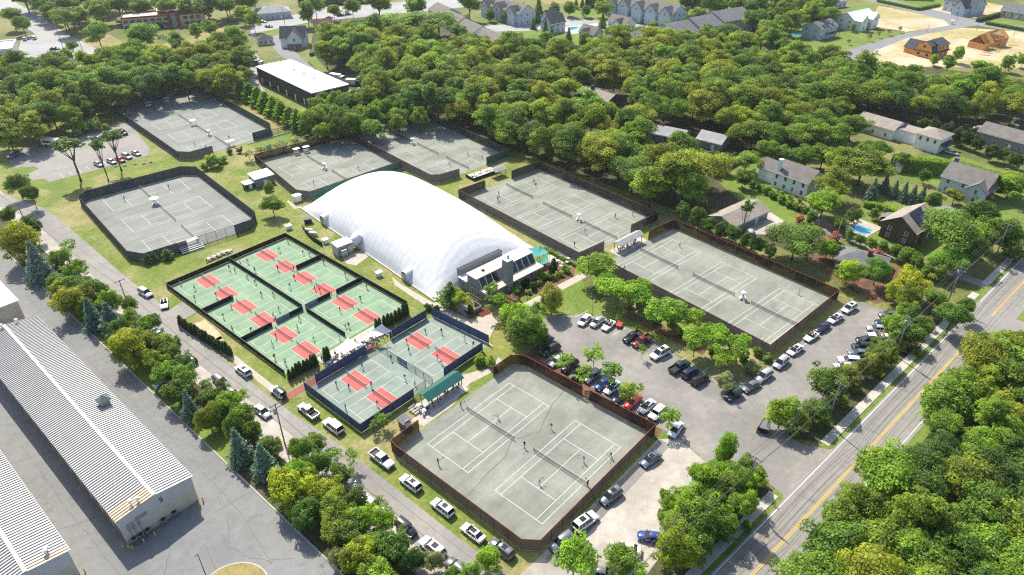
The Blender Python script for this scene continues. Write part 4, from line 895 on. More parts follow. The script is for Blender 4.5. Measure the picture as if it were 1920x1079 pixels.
for (x0, x1, y0, y1, h) in ((-9.1, -9, -4.6, 4.6, 3.2), (-9, -5, -4.75, -4.65, 3.2), (5, 11, -4.4, -4.3, 4.6), (11, 11.1, -4.2, 5, 4.6), (-9, -1, 4.65, 4.75, 3.2), (-1, 11, 5.1, 5.2, 4.6)):
    b = MB(); b.b2(x0, x1, y0, y1, 0, h); b.build('sheathing', m_['plywood'], fr)
for x0, x1, s in ((-5, -1, -1), (-9, -1, 1), (7, 11, -1), (3, 11, 1)):
    b = MB(); hh, rr, yy = (3.3, 4.2, 4.7) if x1 < 0 else (4.7, 3.6, 4.6); P = [(x0, s * yy, hh), (x1, s * yy, hh), (x1, 0, hh + rr), (x0, 0, hh + rr)]; b.add(P, [(0, 1, 2, 3)]); b.build('roof_sheathing', m_['plywood'], fr)
# ---- townhouses
tb = house('long blue townhouse row with white gables right of the pool club', 394.5, 239, -96, 50, 14, 8, 4.2, m_['blue_wall'], m_['roof_brown'], n=(16, 10, 3, 3), storeys=3, dorm=0, cat='townhouses', name='townhouse_row', wings=tuple((-21 + 10.5 * i, -6.2, 6, 7.5, 8.2, 3.6, 90, 0) for i in range(5)))
house('blue townhouse row with dormers left of the pool club', 340, 304, -100, 38, 13, 7, 4.2, m_['blue_wall'], m_['roof_brown'], n=(12, 8, 3, 3), storeys=2, dorm=6, cat='townhouses', name='townhouse_row', wings=tuple((-13 + 13 * i, -5.5, 6, 7, 7.2, 3.4, 90, 0) for i in range(3)))
for i, (x, y, w, s) in enumerate(((312, 331, 20, 'left end'), (303, 311, 22, 'middle'), (295.5, 291, 24, 'right end'), (288, 266, 22, 'lowest part'))):
    house(f'{s} of the long brown-roofed terrace along the wood', x, y, -110, w, 13, 5.4 - .5 * i, 3.2, m_['white_wall'], m_['roof_brown'], n=(5, 5, 2, 2), cat='townhouses', name='terrace_house')
for i, (x, y, w, h, s) in enumerate(((404, 190, 24, 7.5, 'uppermost'), (384, 195, 20, 6.4, 'second highest'), (366, 200.5, 20, 5.4, 'third highest'), (346, 209, 24, 3.4, 'fourth'), (326, 219, 20, 2.4, 'lowest'))):
    house(f'{s} block of the stepped grey-roofed townhouses by the wood', x, y, -16, w, 19, h, 4.0, m_['blue_wall'], m_['roof_brown'] if i > 2 else m_['roof_grey'], n=(6, 6, 3, 3), cat='townhouses', name='stepped_townhouse', ww=1.1)
house('pale gabled pool clubhouse with steep roof', 334, 262.5, -10, 11, 7, 5.5, 4.2, m_['blue_wall'], m_['roof_brown'], n=(3, 3, 1, 1), wings=((2, 6, 8, 7, 6.5, 4.5, 0, 0),))
x, y = G(1113, 76); house('small gabled house in front of the stepped townhouses', x, y + 2, -96, 11, 8, 4.4, 3.2, m_['blue_wall'], m_['roof_brown'], n=(3, 3, 2, 2), wings=((0, -4, 5, 4.5, 4.4, 2.4, 90, 0),))
x, y = G(1165, 52); house('small white garage house between the townhouse rows', x, y, -100, 15, 8, 3.6, 3.0, m_['white_wall'], m_['roof_brown'], n=(4, 3, 2, 2), storeys=1, wings=((2, -4, 5, 4.5, 3.6, 2.4, 90, 0),))
# ---- town, upper left
of = thing('office_building', 'two-storey cream office with maroon brick piers and flat roof', 'office', (191.8, 447.6, 0), R(-27))
b = MB(); b.b2(-22.5, 22.5, -7, 7, 0, 6.6); b.build('wall', m_['cream'], of); b = MB(); b.b2(-22.2, 22.2, -6.7, 6.7, 6.6, 6.7); b.build('roof', m_['roof_warm'], of)
b = MB()
for (x0, x1, y0, y1) in ((-22.8, 22.8, -7.3, -6.8), (-22.8, 22.8, 6.8, 7.3), (-22.8, -22.3, -6.8, 6.8), (22.3, 22.8, -6.8, 6.8)): b.b2(x0, x1, y0, y1, 6.5, 7.4)
b.build('parapet', m_['maroon_brick'], of)
for x in (2.8, 7.6): b = MB(); b.b2(x - .9, x + .9, -8, -6.5, 0, 9); b.b2(x - 1.1, x + 1.1, -8.2, -6.3, 9, 9.3); b.build('brick_pier', m_['maroon_brick'], of)
b = MB(); b.b2(-3, 12, -3, 5.5, 6.7, 8.8); b.build('penthouse', m_['maroon_brick'], of); b = MB(); b.b2(-3.4, 12.4, -3.4, 5.9, 8.8, 9.0); b.build('penthouse_roof', m_['roof_white'], of); b = MB(); b.b2(18, 21, 3, 5, 6.7, 9.6); b.build('brick_stack', m_['maroon_brick'], of)
for i in range(12):
    x = -20.6 + 3.6 * i
    if 1 < x < 9.5: continue
    for z in (1.8, 4.9): window(of, x, -7.04, z, 0, 2.8, 1.9)
for i in range(3):
    for z in (1.8, 4.9): window(of, -22.54, -4.5 + 4.2 * i, z, -math.pi / 2, 2.4, 1.9)
b = MB(); b.b2(-7, .5, -9.6, -7.05, 2.7, 3.3); b.build('balcony', m_['roof_dark'], of); b = MB(); b.b2(-3.6, -1.0, -7.1, -7.02, 0, 2.6); b.build('entrance_door', m_['dark'], of); b = MB(); b.b2(3.8, 6.6, -7.3, -7.05, 0, 7.5); b.build('glass_stair', m_['roof_light'], of)
de = thing('dealership', 'white flat-roofed showroom with glass front at the left edge', 'showroom', (97.5, 446, 0), R(-23))
b = MB(); b.b2(-14, 12, -9, 11, 0, 5); b.build('wall', m_['white'], de); b = MB(); b.b2(-13.7, 11.7, -8.7, 10.7, 5, 5.1); b.build('roof', m_['roof_white'], de)
b = MB()
for (x0, x1, y0, y1) in ((-14.2, 12.2, -9.2, -8.7), (-14.2, 12.2, 10.7, 11.2), (11.7, 12.2, -8.7, 10.7)): b.b2(x0, x1, y0, y1, 5, 5.8)
b.build('parapet', m_['white'], de)
for i in range(6): b = MB(); b.b2(-13 + 4.1 * i, -9.4 + 4.1 * i, -9.1, -9.02, .3, 2.9); b.build('shop_window', m_['glass'], de)
b = MB(); b.b2(-13.8, 11.8, -9.5, -9.05, 3, 5); b.build('fascia', m_['blue_wall'], de); b = MB(); b.b2(2, 4, 2, 4, 5.1, 6.2); b.b2(-6, -3, 0, 3, 5.1, 6.0); b.build('roof_unit', m_['steel'], de)
house('white-roofed building behind the showroom at the left edge', 82, 470, -30, 26, 14, 5, 1.6, m_['white'], m_['roof_white'], storeys=1, n=(4, 3, 2, 2), cat='building', name='commercial_building')
house('light grey shop with hipped roof and white rear roof by the road', 247, 418, -25, 20, 14, 4, 3.2, m_['blue_wall'], m_['roof_light'], hip=True, storeys=1, n=(6, 4, 3, 3), cat='shop', name='shop')
bh = house('steep blue-roofed house with two brown garage doors', 216.5, 349.5, -42, 13, 11, 5.0, 5.0, m_['white_wall'], m_['roof_dark'], n=(0, 3, 2, 2), door=False, wings=((1, -4.2, 6.5, 8, 5, 4.6, 90, 0),))
for i in range(2): b = MB(); b.box((-1.2 + 4.2 * i, -7.5, 1.3), (3.4, .1, 2.4)); b.build('garage_door', m_['wood'], bh)
x, y = G(606, 66); house('small house with red-brown gabled roof beside the blue-roofed house', x + 3, y + 3, -30, 10, 9, 4, 4, m_['blue_wall'], plain('red_brown_roof', (.28, .15, .12), .9, .2, .6), n=(2, 2, 2, 2))
x, y = G(640, 14); tp = thing('flat_roofed_store', 'long store with pale flat roof at the top edge', 'store', (x + 14, y + 12, 0), R(-35)); b = MB(); b.b2(-32, 26, -9, 16, 0, 4.5); b.build('wall', m_['dark_wall'], tp); b = MB(); b.b2(-32.5, 26.5, -9.8, 16.5, 4.5, 4.9); b.build('roof', m_['roof_white'], tp)
for i in range(7): b = MB(); b.b2(-30 + 8 * i, -24 + 8 * i, -9.1, -9.02, .4, 3); b.build('shop_window', m_['glass'], tp)
x, y = G(262, 0); house('grey-roofed building behind the office cut by the top edge', x + 12, y + 14, -25, 30, 16, 5, 4, m_['white'], m_['roof_grey'], n=(6, 5, 3, 3), cat='building', name='commercial_building')
x, y = G(498, 82); house('small grey hip-roofed annex behind the green screen trees', x, y, -25, 8, 7, 3, 2, m_['blue_wall'], m_['roof_dark'], hip=True, storeys=1)
x, y = G(1682, 318); house('brown-roofed garden shed below the tall hedge', x, y, -8, 5.5, 4, 2.4, 1.4, m_['white_wall'], m_['roof_tan'], storeys=1, n=(1, 1, 1, 1), cat='shed', name='garden_shed', trim=False)
# pool beside the solar house
pl = thing('swimming_pool', 'blue rectangular pool with pale terrace beside the solar-roofed house', 'pool', (206.0, 43.5, 0), R(-10))
b = MB(); b.b2(-3.6, 6.0, -3.3, 4.4, 0, .1); b.build('terrace', m_['paving'], pl); b = MB(); b.b2(-2.7, 2.2, -2.2, 2.6, .1, .115); b.build('water', m_['water'], pl)
# ================================================================ vegetation
def quads_mesh(name, Q, val, mat):
    n = len(Q); me = bpy.data.meshes.new(name); me.vertices.add(4 * n); me.vertices.foreach_set('co', np.ascontiguousarray(Q, dtype=np.float32).ravel())
    me.loops.add(4 * n); me.loops.foreach_set('vertex_index', np.arange(4 * n, dtype=np.int32))
    me.polygons.add(n); me.polygons.foreach_set('loop_start', np.arange(0, 4 * n, 4, dtype=np.int32))
    me.materials.append(mat); me.update(calc_edges=True)
    a = me.attributes.new('v', 'FLOAT', 'POINT'); a.data.foreach_set('value', np.repeat(val, 4).astype(np.float32))
    return me
def unit(a): return a / np.maximum(1e-9, np.linalg.norm(a, axis=-1, keepdims=True))
def leaf_quads(rg, C, N, size, asp=.62):
    n = len(C); t = unit(np.cross(N, rg.normal(size=(n, 3)))); bt = np.cross(N, t)
    s = size * rg.uniform(.6, 1.35, (n, 1)); a = t * s; b = bt * s * asp
    fold = N * s * .22
    return np.stack([C - a, C - b * 1. + fold * .3, C + a, C + b + fold * .3], 1)
def crown_clumps(seed, Rx, Rz, zc, ncl, per, leaf, rc=(.30, .46), flat=.8, low=-.45, core=.55, jit=.75, up=.55, lobes=None):
    rg = np.random.default_rng(seed); Q, val = [], []
    d = unit(rg.normal(size=(ncl * 4, 3))); d = d[d[:, 2] > low][:ncl]
    # spread directions a little more evenly
    for _ in range(6):
        diff = d[:, None] - d[None]; r2 = (diff ** 2).sum(-1) + np.eye(len(d)); d = unit(d + (diff / r2[..., None] ** 1.2).sum(1) * .012); 
    lob = 1 + .27 * np.sin(d[:, 0] * 3.1 + seed) + .22 * np.sin(d[:, 1] * 4.3 + seed * 1.7) + .12 * rg.normal(size=len(d))
    f = rg.uniform(core, .84, (len(d), 1)) * lob[:, None]
    cc = d * f * np.array([Rx, Rx, Rz]) + np.array([0, 0, zc])
    if lobes:          # several overlapping sub-crowns make the outline uneven
        cc = cc - np.array([0, 0, zc]); out = []
        for i, c in enumerate(cc):
            ox, oy, oz, k = lobes[i % len(lobes)]; out.append(c * k + np.array([ox * Rx, oy * Rx, oz * Rz + zc]))
        cc = np.array(out)
    inner = rg.normal(size=(max(3, ncl // 5), 3)) * np.array([Rx, Rx, Rz]) * .22 + np.array([0, 0, zc]); cc = np.vstack([cc, inner])
    for c in cc:
        r = Rx * rg.uniform(*rc); n = int(per * (r / (Rx * .38)) ** 2)
        o = unit(rg.normal(size=(n, 3))); o[:, 2] = np.where(o[:, 2] < -.25, -o[:, 2] * .6, o[:, 2]); o = unit(o)
        C = c + o * (r * rg.uniform(.55, 1.08, (n, 1))) * np.array([1, 1, flat])
        N = unit(o + jit * rg.normal(size=(n, 3)) * .8 + np.array([0, 0, up])); Q.append(leaf_quads(rg, C, N, leaf)); val.append(np.clip(np.full(n, rg.uniform(.12, .88)) + rg.normal(size=n) * .16, 0, 1))
    return np.concatenate(Q), np.concatenate(val), cc
def trunk_mesh(seed, H, r, zc, cc, mat, nl=6, lean=0.):
    rg = random.Random(seed); b = MB(); p = [(0, 0, -.1), (lean * .3, .05, H * .22), (lean * .7 + .1, -.05, H * .42), (lean, .1, H * .62)]
    b.tube(p, [r * 1.25, r, r * .8, r * .45], 7)
    for c in sorted(cc.tolist(), key=lambda q: rg.random())[:nl]:
        z0 = H * rg.uniform(.26, .5); mid = ((c[0]) * .5, c[1] * .5, z0 + (c[2] - z0) * .45); b.tube([(lean * .5, 0, z0), mid, tuple(c)], [r * .5, r * .36, r * .12], 5)
    return b.mesh('trunk', mat)
KINDS = {}
def kind(name, vs, R0, H0, zf): KINDS[name] = dict(v=vs, R=R0, H=H0, zf=zf)
vs = []
LOB = [None, ((.35, 0, .15, .72), (-.4, .2, -.1, .66), (.05, -.45, -.15, .6)), ((0, 0, .3, .7), (.3, .35, -.25, .68), (-.4, -.2, -.3, .7)), ((.4, .25, .1, .68), (-.35, .15, .2, .62), (-.05, -.4, -.2, .72), (.1, .1, .35, .5)), None,
       ((-.42, 0, .0, .66), (.38, .1, .22, .7), (.1, -.35, -.3, .62)), ((.1, .3, .25, .75), (-.1, -.42, -.1, .6)), ((.45, -.1, -.1, .58), (-.2, .38, .1, .66), (-.25, -.3, .15, .62), (.15, .1, .3, .55)), ((0, .1, .2, .82), (.48, -.2, -.28, .5), (-.45, -.15, -.2, .52))]
for s in range(9):
    q, v, cc = crown_clumps(10 + s, 5.2, (4.4, 3.7, 5.0)[s % 3], 7.9, (84, 66, 96)[s % 3], 300, .235, rc=((.2, .36), (.22, .42), (.17, .32))[s % 3], core=.48, lobes=LOB[s]); vs.append((quads_mesh('crown', q, v, MT['leaf']), trunk_mesh(s, 12.4, .26, 7.9, cc, MT['bark'])))
kind('oak', vs, 5.6, 12.4, .63)
vs = []
for s in range(3):       # airy parking-lot trees with flat layered crowns
    q, v, cc = crown_clumps(40 + s, 3.6, 1.9, 5.0, 34, 130, .23, rc=(.24, .4), flat=.55, low=-.2, up=.7); vs.append((quads_mesh('crown', q, v, MT['leaf']), trunk_mesh(40 + s, 6.2, .15, 5, cc, MT['bark_pale'], 9)))
kind('locust', vs, 3.9, 6.6, .74)
vs = []
for s in range(3):       # rounded maples, full to the ground
    q, v, cc = crown_clumps(60 + s, 3.4, 3.7, 4.5, 60, 190, .2, rc=(.2, .38), flat=.95, low=-.8); vs.append((quads_mesh('crown', q, v, MT['leaf']), trunk_mesh(60 + s, 8, .17, 4.5, cc, MT['bark'])))
kind('maple', vs, 3.7, 8.2, .55)
vs = []
for s in range(2):       # thin young trees
    q, v, cc = crown_clumps(80 + s, 2.0, 1.9, 4.0, 14, 42, .24, rc=(.26, .42), low=-.6); vs.append((quads_mesh('crown', q, v, MT['leaf']), trunk_mesh(80 + s, 5.2, .08, 4, cc, MT['bark_pale'], 7)))
kind('young', vs, 2.2, 6.0, .68)
vs = []
for s in range(3):       # shrubs
    q, v, cc = crown_clumps(100 + s, 1.2, 1.05, .95, 16, 62, .17, rc=(.34, .5), low=-.7); b = MB(); b.tube([(0, 0, -.05), (.05, 0, .5)], [.09, .05], 5); b.tube([(0, 0, .1), (-.3, .2, .8)], [.05, .02], 4); vs.append((quads_mesh('foliage', q, v, MT['leaf']), b.mesh('stem', MT['bark'])))
kind('shrub', vs, 1.25, 2.0, .48)
def conifer(seed, R0, H, tiers, per, leaf, mat, droop=.25, narrow=1., z0=.4, rag=.18):
    rg = np.random.default_rng(seed); Q, val = [], []
    for i in range(tiers):
        f = i / (tiers - 1); z = z0 + (H - z0) * f; r = R0 * (1 - f) ** narrow + .1; nb = max(5, int(11 * (1 - f) + 5)); ph = rg.uniform(0, 6.28)
        for k in range(nb):
            a = ph + 6.283 * k / nb + rg.normal() * .12; L_ = r * (1 + rag * rg.normal()); n = max(4, int(per * (.35 + L_ / R0)))
            u = rg.uniform(.15, 1, n) ** .7; w = rg.normal(size=n) * .11 * R0 * (1.15 - u * .6)
            C = np.stack([np.cos(a) * u * L_ - np.sin(a) * w, np.sin(a) * u * L_ + np.cos(a) * w, z - droop * L_ * u + .12 * rg.normal(size=n) * R0 * .3], 1)
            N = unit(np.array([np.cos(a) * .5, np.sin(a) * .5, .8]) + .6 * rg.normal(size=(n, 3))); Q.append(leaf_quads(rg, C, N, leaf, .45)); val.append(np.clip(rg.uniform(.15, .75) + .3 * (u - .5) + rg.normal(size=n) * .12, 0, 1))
    b = MB(); b.tube([(0, 0, -.1), (0, 0, H * .5), (0, 0, H * .96)], [H * .02, H * .012, .02], 6)
    return quads_mesh('crown', np.concatenate(Q), np.concatenate(val), mat), b.mesh('trunk', MT['bark'])
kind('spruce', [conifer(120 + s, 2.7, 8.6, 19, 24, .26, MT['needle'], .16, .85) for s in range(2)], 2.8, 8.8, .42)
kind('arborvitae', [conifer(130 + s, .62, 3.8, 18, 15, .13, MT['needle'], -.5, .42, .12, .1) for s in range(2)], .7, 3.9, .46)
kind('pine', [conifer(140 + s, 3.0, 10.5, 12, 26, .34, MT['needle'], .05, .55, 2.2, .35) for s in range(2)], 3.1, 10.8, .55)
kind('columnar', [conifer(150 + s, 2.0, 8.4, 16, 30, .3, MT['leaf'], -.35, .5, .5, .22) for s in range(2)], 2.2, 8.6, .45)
vs = []
for s in range(3):       # tall bare-trunked trees with small tops
    q, v, cc = crown_clumps(160 + s, 2.4, 2.0, 12.2, 16, 70, .3, rc=(.28, .44), low=-.5); vs.append((quads_mesh('crown', q, v, MT['leaf']), trunk_mesh(160 + s, 14, .24, 12, cc, MT['bark'], 6)))
kind('tall', vs, 2.6, 14.2, .86)
TINT = dict(forest=(.165, .25, .040), olive=(.215, .265, .042), bright=(.19, .31, .042), dark=(.105, .18, .044), yellow=(.27, .33, .036), mid=(.145, .245, .044), pale=(.22, .31, .09), grey=(.22, .26, .15),
            blue=(.13, .21, .20), deep=(.06, .11, .034), arb=(.05, .085, .023), pink=(.40, .17, .17), purple=(.21, .155, .13), lime=(.22, .33, .045), rust=(.30, .19, .08))
TW = dict(forest='green', olive='olive-green', bright='bright green', dark='dark green', yellow='yellow-green', mid='mid-green', pale='pale green', grey='grey-green', blue='blue-green', deep='deep green', arb='dark', pink='pink-flowered', purple='purple-brown', lime='lime-green', rust='rust-tinged')
KN = dict(oak=('oak_tree', 'broad-crowned tree', 'tree'), locust=('locust_tree', 'airy flat-topped tree', 'tree'), maple=('maple_tree', 'full rounded tree', 'tree'), young=('young_tree', 'thin young tree', 'tree'), shrub=('shrub', 'rounded shrub', 'shrub'),
          spruce=('spruce_tree', 'layered spruce', 'tree'), arborvitae=('arborvitae', 'narrow columnar arborvitae', 'shrub'), pine=('pine_tree', 'ragged pine', 'tree'), columnar=('columnar_tree', 'tall pointed screen tree', 'tree'), tall=('tall_tree', 'tall bare-trunked tree', 'tree'))
rnd = random.Random(5)
def plant(k, x, y, r, H, tint, place, group=None, label=None, share=False):
    K = KINDS[k]; cm, tm_ = K['v'][rnd.randrange(len(K['v']))]; n = KN[k]
    t = thing(n[0], label or f'{TW[tint]} {n[1]} {place}', n[2], (x, y, 0), rnd.uniform(0, 6.28), group)
    if share: t['shared'] = 1
    s = r / K['R']; z = H / K['H']; sc_ = (s * rnd.uniform(.88, 1.14), s * rnd.uniform(.88, 1.14), z * rnd.uniform(.94, 1.08))
    c = put('foliage' if k == 'shrub' else 'crown', cm, t, scale=sc_); j = rnd.uniform(.88, 1.14); T = TINT[tint]
    c.color = (T[0] * j * rnd.uniform(.92, 1.1), T[1] * j, T[2] * j, 1)
    put('stem' if k == 'shrub' else 'trunk', tm_, t, scale=sc_); return t
HF = dict(oak=lambda r: 3 + 1.75 * r, locust=lambda r: 2.6 + 1.1 * r, maple=lambda r: 1.2 + 1.95 * r, young=lambda r: 2.4 + 1.5 * r, shrub=lambda r: 1.7 * r, spruce=lambda r: 1.5 + 2.7 * r, arborvitae=lambda r: 3.8, pine=lambda r: 2 + 2.6 * r, columnar=lambda r: 2 + 3 * r, tall=lambda r: 14.)
def T(k, tint, place, pts, group=None):
    """pts: picture (x, y, radius[, height]) of each crown"""
    for q in pts:
        px, py, rp = q[:3]; x, y = G(px, py, 4); r = rp * mpp(x, y, 4); H = q[3] if len(q) > 3 else HF[k](r)
        x, y = G(px, py, KINDS[k]['zf'] * H); plant(k, x, y, r, H, tint, place, group)
# --- strip between storage yard and drive
P1 = 'in the strip between storage yard and drive'; g1 = 'trees between storage yard and drive'
T('oak', 'dark', P1, [(31, 345, 18), (57, 362, 20), (15, 405, 20), (62, 424, 19)], g1)
T('maple', 'yellow', P1, [(36, 452, 36), (240, 652, 34), (542, 912, 44), (677, 1036, 34)], g1)
T('spruce', 'blue', P1, [(70, 494, 28), (172, 592, 22), (207, 600, 23), (355, 764, 20), (446, 838, 27), (494, 866, 25)], g1)
SPR = [o for o in COL.objects if o.name.startswith('spruce_tree')]
T('young', 'pale', P1, [(125, 462, 16), (455, 738, 12), (660, 858, 15), (712, 942, 14), (630, 852, 18)], g1)
T('maple', 'olive', P1, [(130, 564, 29), (112, 540, 18), (620, 924, 28), (627, 998, 26), (390, 784, 26)], g1)
T('maple', 'mid', P1, [(145, 503, 15), (185, 548, 21), (242, 570, 16), (244, 594, 15), (270, 612, 16), (288, 604, 13), (562, 842, 28), (592, 830, 18), (600, 868, 22), (430, 760, 25), (450, 784, 24)], g1)
T('maple', 'dark', P1, [(284, 648, 25), (318, 662, 20), (640, 888, 20), (575, 880, 20), (747, 1036, 27), (782, 1048, 23), (665, 938, 22), (705, 1008, 20), (500, 836, 20), (470, 808, 18), (655, 970, 22), (600, 955, 22)], g1)
T('locust', 'bright', P1, [(307, 700, 24), (350, 703, 19), (722, 976, 24), (688, 972, 28)], g1)
T('maple', 'grey', P1, [(352, 726, 15), (386, 724, 14), (414, 720, 12), (635, 1042, 18), (812, 1052, 20)], g1)
T('shrub', 'mid', P1, [(100, 505, 9), (160, 545, 9), (222, 560, 9), (330, 640, 9), (372, 745, 10), (410, 740, 9), (480, 800, 10), (520, 830, 10), (700, 1040, 12), (735, 1068, 13)], g1)
for i in range(46):
    yy = 52 + 3.25 * i + rnd.uniform(-1, 1); xx = rnd.uniform(35.2, 40.8)
    if not (98 < yy < 104 or 126 < yy < 131) and all((o.location.x - xx) ** 2 + (o.location.y - yy) ** 2 > 17 for o in SPR): plant('maple', xx, yy, rnd.uniform(2.0, 3.3), rnd.uniform(4.2, 7.2), rnd.choice(('mid', 'dark', 'olive', 'bright', 'mid', 'forest')), P1, g1)
T('maple', 'bright', 'at the bottom edge beside the drive', [(915, 1050, 27), (880, 1074, 18), (845, 1078, 14)])
# --- bottom middle and the bank by the entry
T('locust', 'bright', 'at the bottom edge of the sandy lot', [(1077, 1046, 47, 8)])
T('maple', 'bright', 'beside the cross-armed pole at the bottom edge', [(1168, 1048, 30), (1195, 1075, 22)])
T('maple', 'yellow', 'on the bank at the bottom of the sandy lot', [(1272, 1034, 46)])
P2 = 'on the wooded bank left of the entry drive'; g2 = 'trees on the entry bank'
for i in range(11): plant('oak' if i % 2 else 'maple', rnd.uniform(71, 92), rnd.uniform(25.5, 29.5), rnd.uniform(2.4, 3.5), rnd.uniform(6.5, 9.5), rnd.choice(('mid', 'bright', 'bright', 'forest')), P2, g2)
T('oak', 'bright', P2, [(1362, 846, 28, 9), (1315, 894, 30, 8), (1390, 952, 30, 8), (1395, 912, 24, 7)], g2)
T('maple', 'mid', P2, [(1400, 874, 20), (1348, 922, 30), (1312, 938, 24), (1355, 982, 27), (1422, 894, 18)], g2)
T('maple', 'forest', P2, [(1285, 932, 26), (1256, 944, 18), (1256, 976, 22), (1316, 978, 26), (1300, 1000, 22)], g2)
T('shrub', 'mid', P2, [(1245, 925, 9), (1240, 965, 10), (1280, 965, 12), (1400, 985, 11)], g2)
# --- bank between right lot and road
P3 = 'on the bank between right car park and road'; g3 = 'trees along the road bank'
T('maple', 'bright', P3, [(1467, 774, 31), (1682, 614, 27), (1700, 585, 22)], g3)
T('maple', 'dark', P3, [(1556, 722, 34), (1710, 626, 24), (1528, 770, 24)], g3)
T('maple', 'olive', P3, [(1505, 790, 18), (1620, 688, 20), (1658, 662, 26), (1590, 702, 20), (1702, 560, 28), (1640, 676, 18)], g3)
T('oak', 'mid', P3, [(1788, 592, 30, 8), (1812, 574, 20, 7), (1735, 606, 18, 6), (1752, 562, 20, 7)], g3)
T('maple', 'yellow', P3, [(1710, 528, 28), (1680, 545, 20)], g3)
T('shrub', 'olive', P3, [(1545, 790, 9), (1580, 755, 10), (1605, 730, 9), (1650, 700, 10), (1690, 655, 9), (1490, 815, 8), (1720, 660, 9)], g3)
# --- right-hand gardens
P4 = 'in the gardens on the right'; g4 = 'garden trees on the right'
T('oak', 'dark', 'multi-stemmed beside the right court fence', [(1495, 446, 50, 11)])
T('oak', 'mid', 'in front of the bungalow with hipped roof', [(1648, 504, 26, 8)])
T('maple', 'bright', 'in front of the bungalow with hipped roof', [(1592, 508, 26), (1552, 466, 18)])
T('oak', 'mid', 'right of the solar-roofed house', [(1787, 434, 54, 13), (1782, 484, 34, 8)])
T('maple', 'dark', P4, [(1870, 435, 36), (1850, 402, 26), (1822, 398, 22), (1752, 377, 16), (1830, 470, 24), (1895, 440, 26), (1900, 470, 20)], g4)
T('oak', 'bright', P4, [(1546, 378, 34, 9), (1900, 342, 34, 9)], g4)
T('oak', 'olive', P4, [(1566, 342, 38, 11), (1620, 308, 44, 12), (1792, 366, 20, 5)], g4)
T('oak', 'forest', P4, [(1580, 300, 34, 11), (1640, 278, 30, 10), (1512, 290, 30, 9), (1545, 290, 26, 9), (1440, 280, 26, 8), (1400, 300, 24, 8)], g4)
T('maple', 'dark', P4, [(1395, 332, 18), (1348, 300, 20), (1470, 292, 20), (1522, 408, 14), (1690, 300, 15), (1735, 330, 12), (1815, 330, 14), (1600, 405, 14), (1575, 420, 14), (1640, 400, 9)], g4)
T('shrub', 'mid', 'below the two-storey white house', [(1425, 352, 8), (1438, 358, 9), (1452, 366, 9), (1466, 374, 9), (1480, 382, 9), (1410, 345, 8), (1496, 388, 9), (1512, 394, 8)], 'garden shrubs')
T('shrub', 'lime', 'at the wall of the two-storey white house', [(1465, 363, 5), (1482, 370, 5), (1500, 376, 5)], 'garden shrubs')
T('spruce', 'blue', 'in the row behind the solar-roofed house', [(1636, 360, 14), (1660, 347, 11), (1678, 357, 11), (1695, 363, 11), (1712, 367, 11), (1728, 371, 12)], 'young blue spruces')
T('shrub', 'pink', 'beside the gravel lane', [(1565, 447, 11), (1648, 478, 10), (1500, 410, 8)])
T('maple', 'mid', 'along the wooden lane fence', [(1592, 440, 9), (1612, 448, 9), (1634, 457, 10), (1656, 464, 11), (1680, 472, 12), (1700, 480, 15), (1720, 492, 15), (1742, 504, 15), (1765, 512, 14), (1575, 470, 11)], 'screen bushes along the lane fence')
T('maple', 'dark', 'behind the right court fence', [(1330, 420, 14), (1352, 430, 15), (1375, 438, 15), (1398, 450, 14), (1420, 460, 14), (1445, 470, 13), (1310, 405, 16), (1282, 395, 15)], 'bushes behind the right court fence')
T('tall', 'dark', 'slender beside the ranch house', [(1400, 395, 13, 13)])
T('maple', 'deep', 'in the tall screen behind the white modern house', [(1775, 245, 14), (1795, 255, 14), (1815, 262, 14), (1835, 270, 14), (1860, 285, 14), (1885, 290, 14), (1905, 300, 14), (1755, 238, 13), (1735, 232, 12)], 'screen bushes behind the modern house')
T('shrub', 'lime', 'by the grey gabled house', [(1878, 340, 10), (1870, 355, 6)])
T('maple', 'purple', 'by the grey gabled house', [(1855, 372, 11)])
# --- clubhouse and main car park
P5 = 'on the island beside the main car park'; g5 = 'trees round the main car park'
T('locust', 'bright', P5, [(1122, 496, 40, 7), (1160, 546, 40, 7), (1197, 548, 34, 7), (1242, 584, 37, 7), (1290, 596, 26, 6), (1306, 634, 34, 7), (1350, 634, 30, 7), (1386, 652, 27, 6), (1356, 672, 24, 5), (1140, 528, 24, 6)], g5)
T('shrub', 'grey', P5, [(1408, 690, 13), (1200, 575, 10), (1215, 568, 11), (1180, 570, 10)], g5)
T('maple', 'grey', P5, [(1360, 714, 17)], g5)
T('shrub', 'mid', P5, [(1275, 625, 9), (1420, 660, 10), (1440, 672, 9), (1395, 672, 10), (1330, 615, 12), (1260, 600, 12), (1230, 600, 9), (1335, 655, 10)], g5)
T('young', 'bright', 'in the bed between front court and car park', [(1115, 662, 24, 6), (1058, 676, 17), (1092, 702, 18), (1147, 697, 20), (1182, 734, 22), (1257, 779, 23), (1205, 655, 10)], 'young trees in the front court bed')
T('maple', 'mid', 'at the head of the main car park', [(985, 612, 34), (1016, 628, 14)])
T('maple', 'olive', 'globe-shaped on the clubhouse lawn', [(1034, 562, 26)])
T('pine', 'dark', 'at the corner of the dome', [(845, 548, 24, 7)])
T('maple', 'olive', 'beside the pine at the dome corner', [(862, 560, 18)])
T('young', 'mid', 'in front of the clubhouse chimney tower', [(923, 542, 18, 7), (933, 566, 22, 7)])
T('maple', 'purple', 'in front of the clubhouse', [(958, 572, 18)]); T('maple', 'bright', 'in front of the clubhouse', [(968, 594, 28)])
T('columnar', 'deep', 'cone-shaped at the clubhouse end', [(1038, 499, 8, 4)])
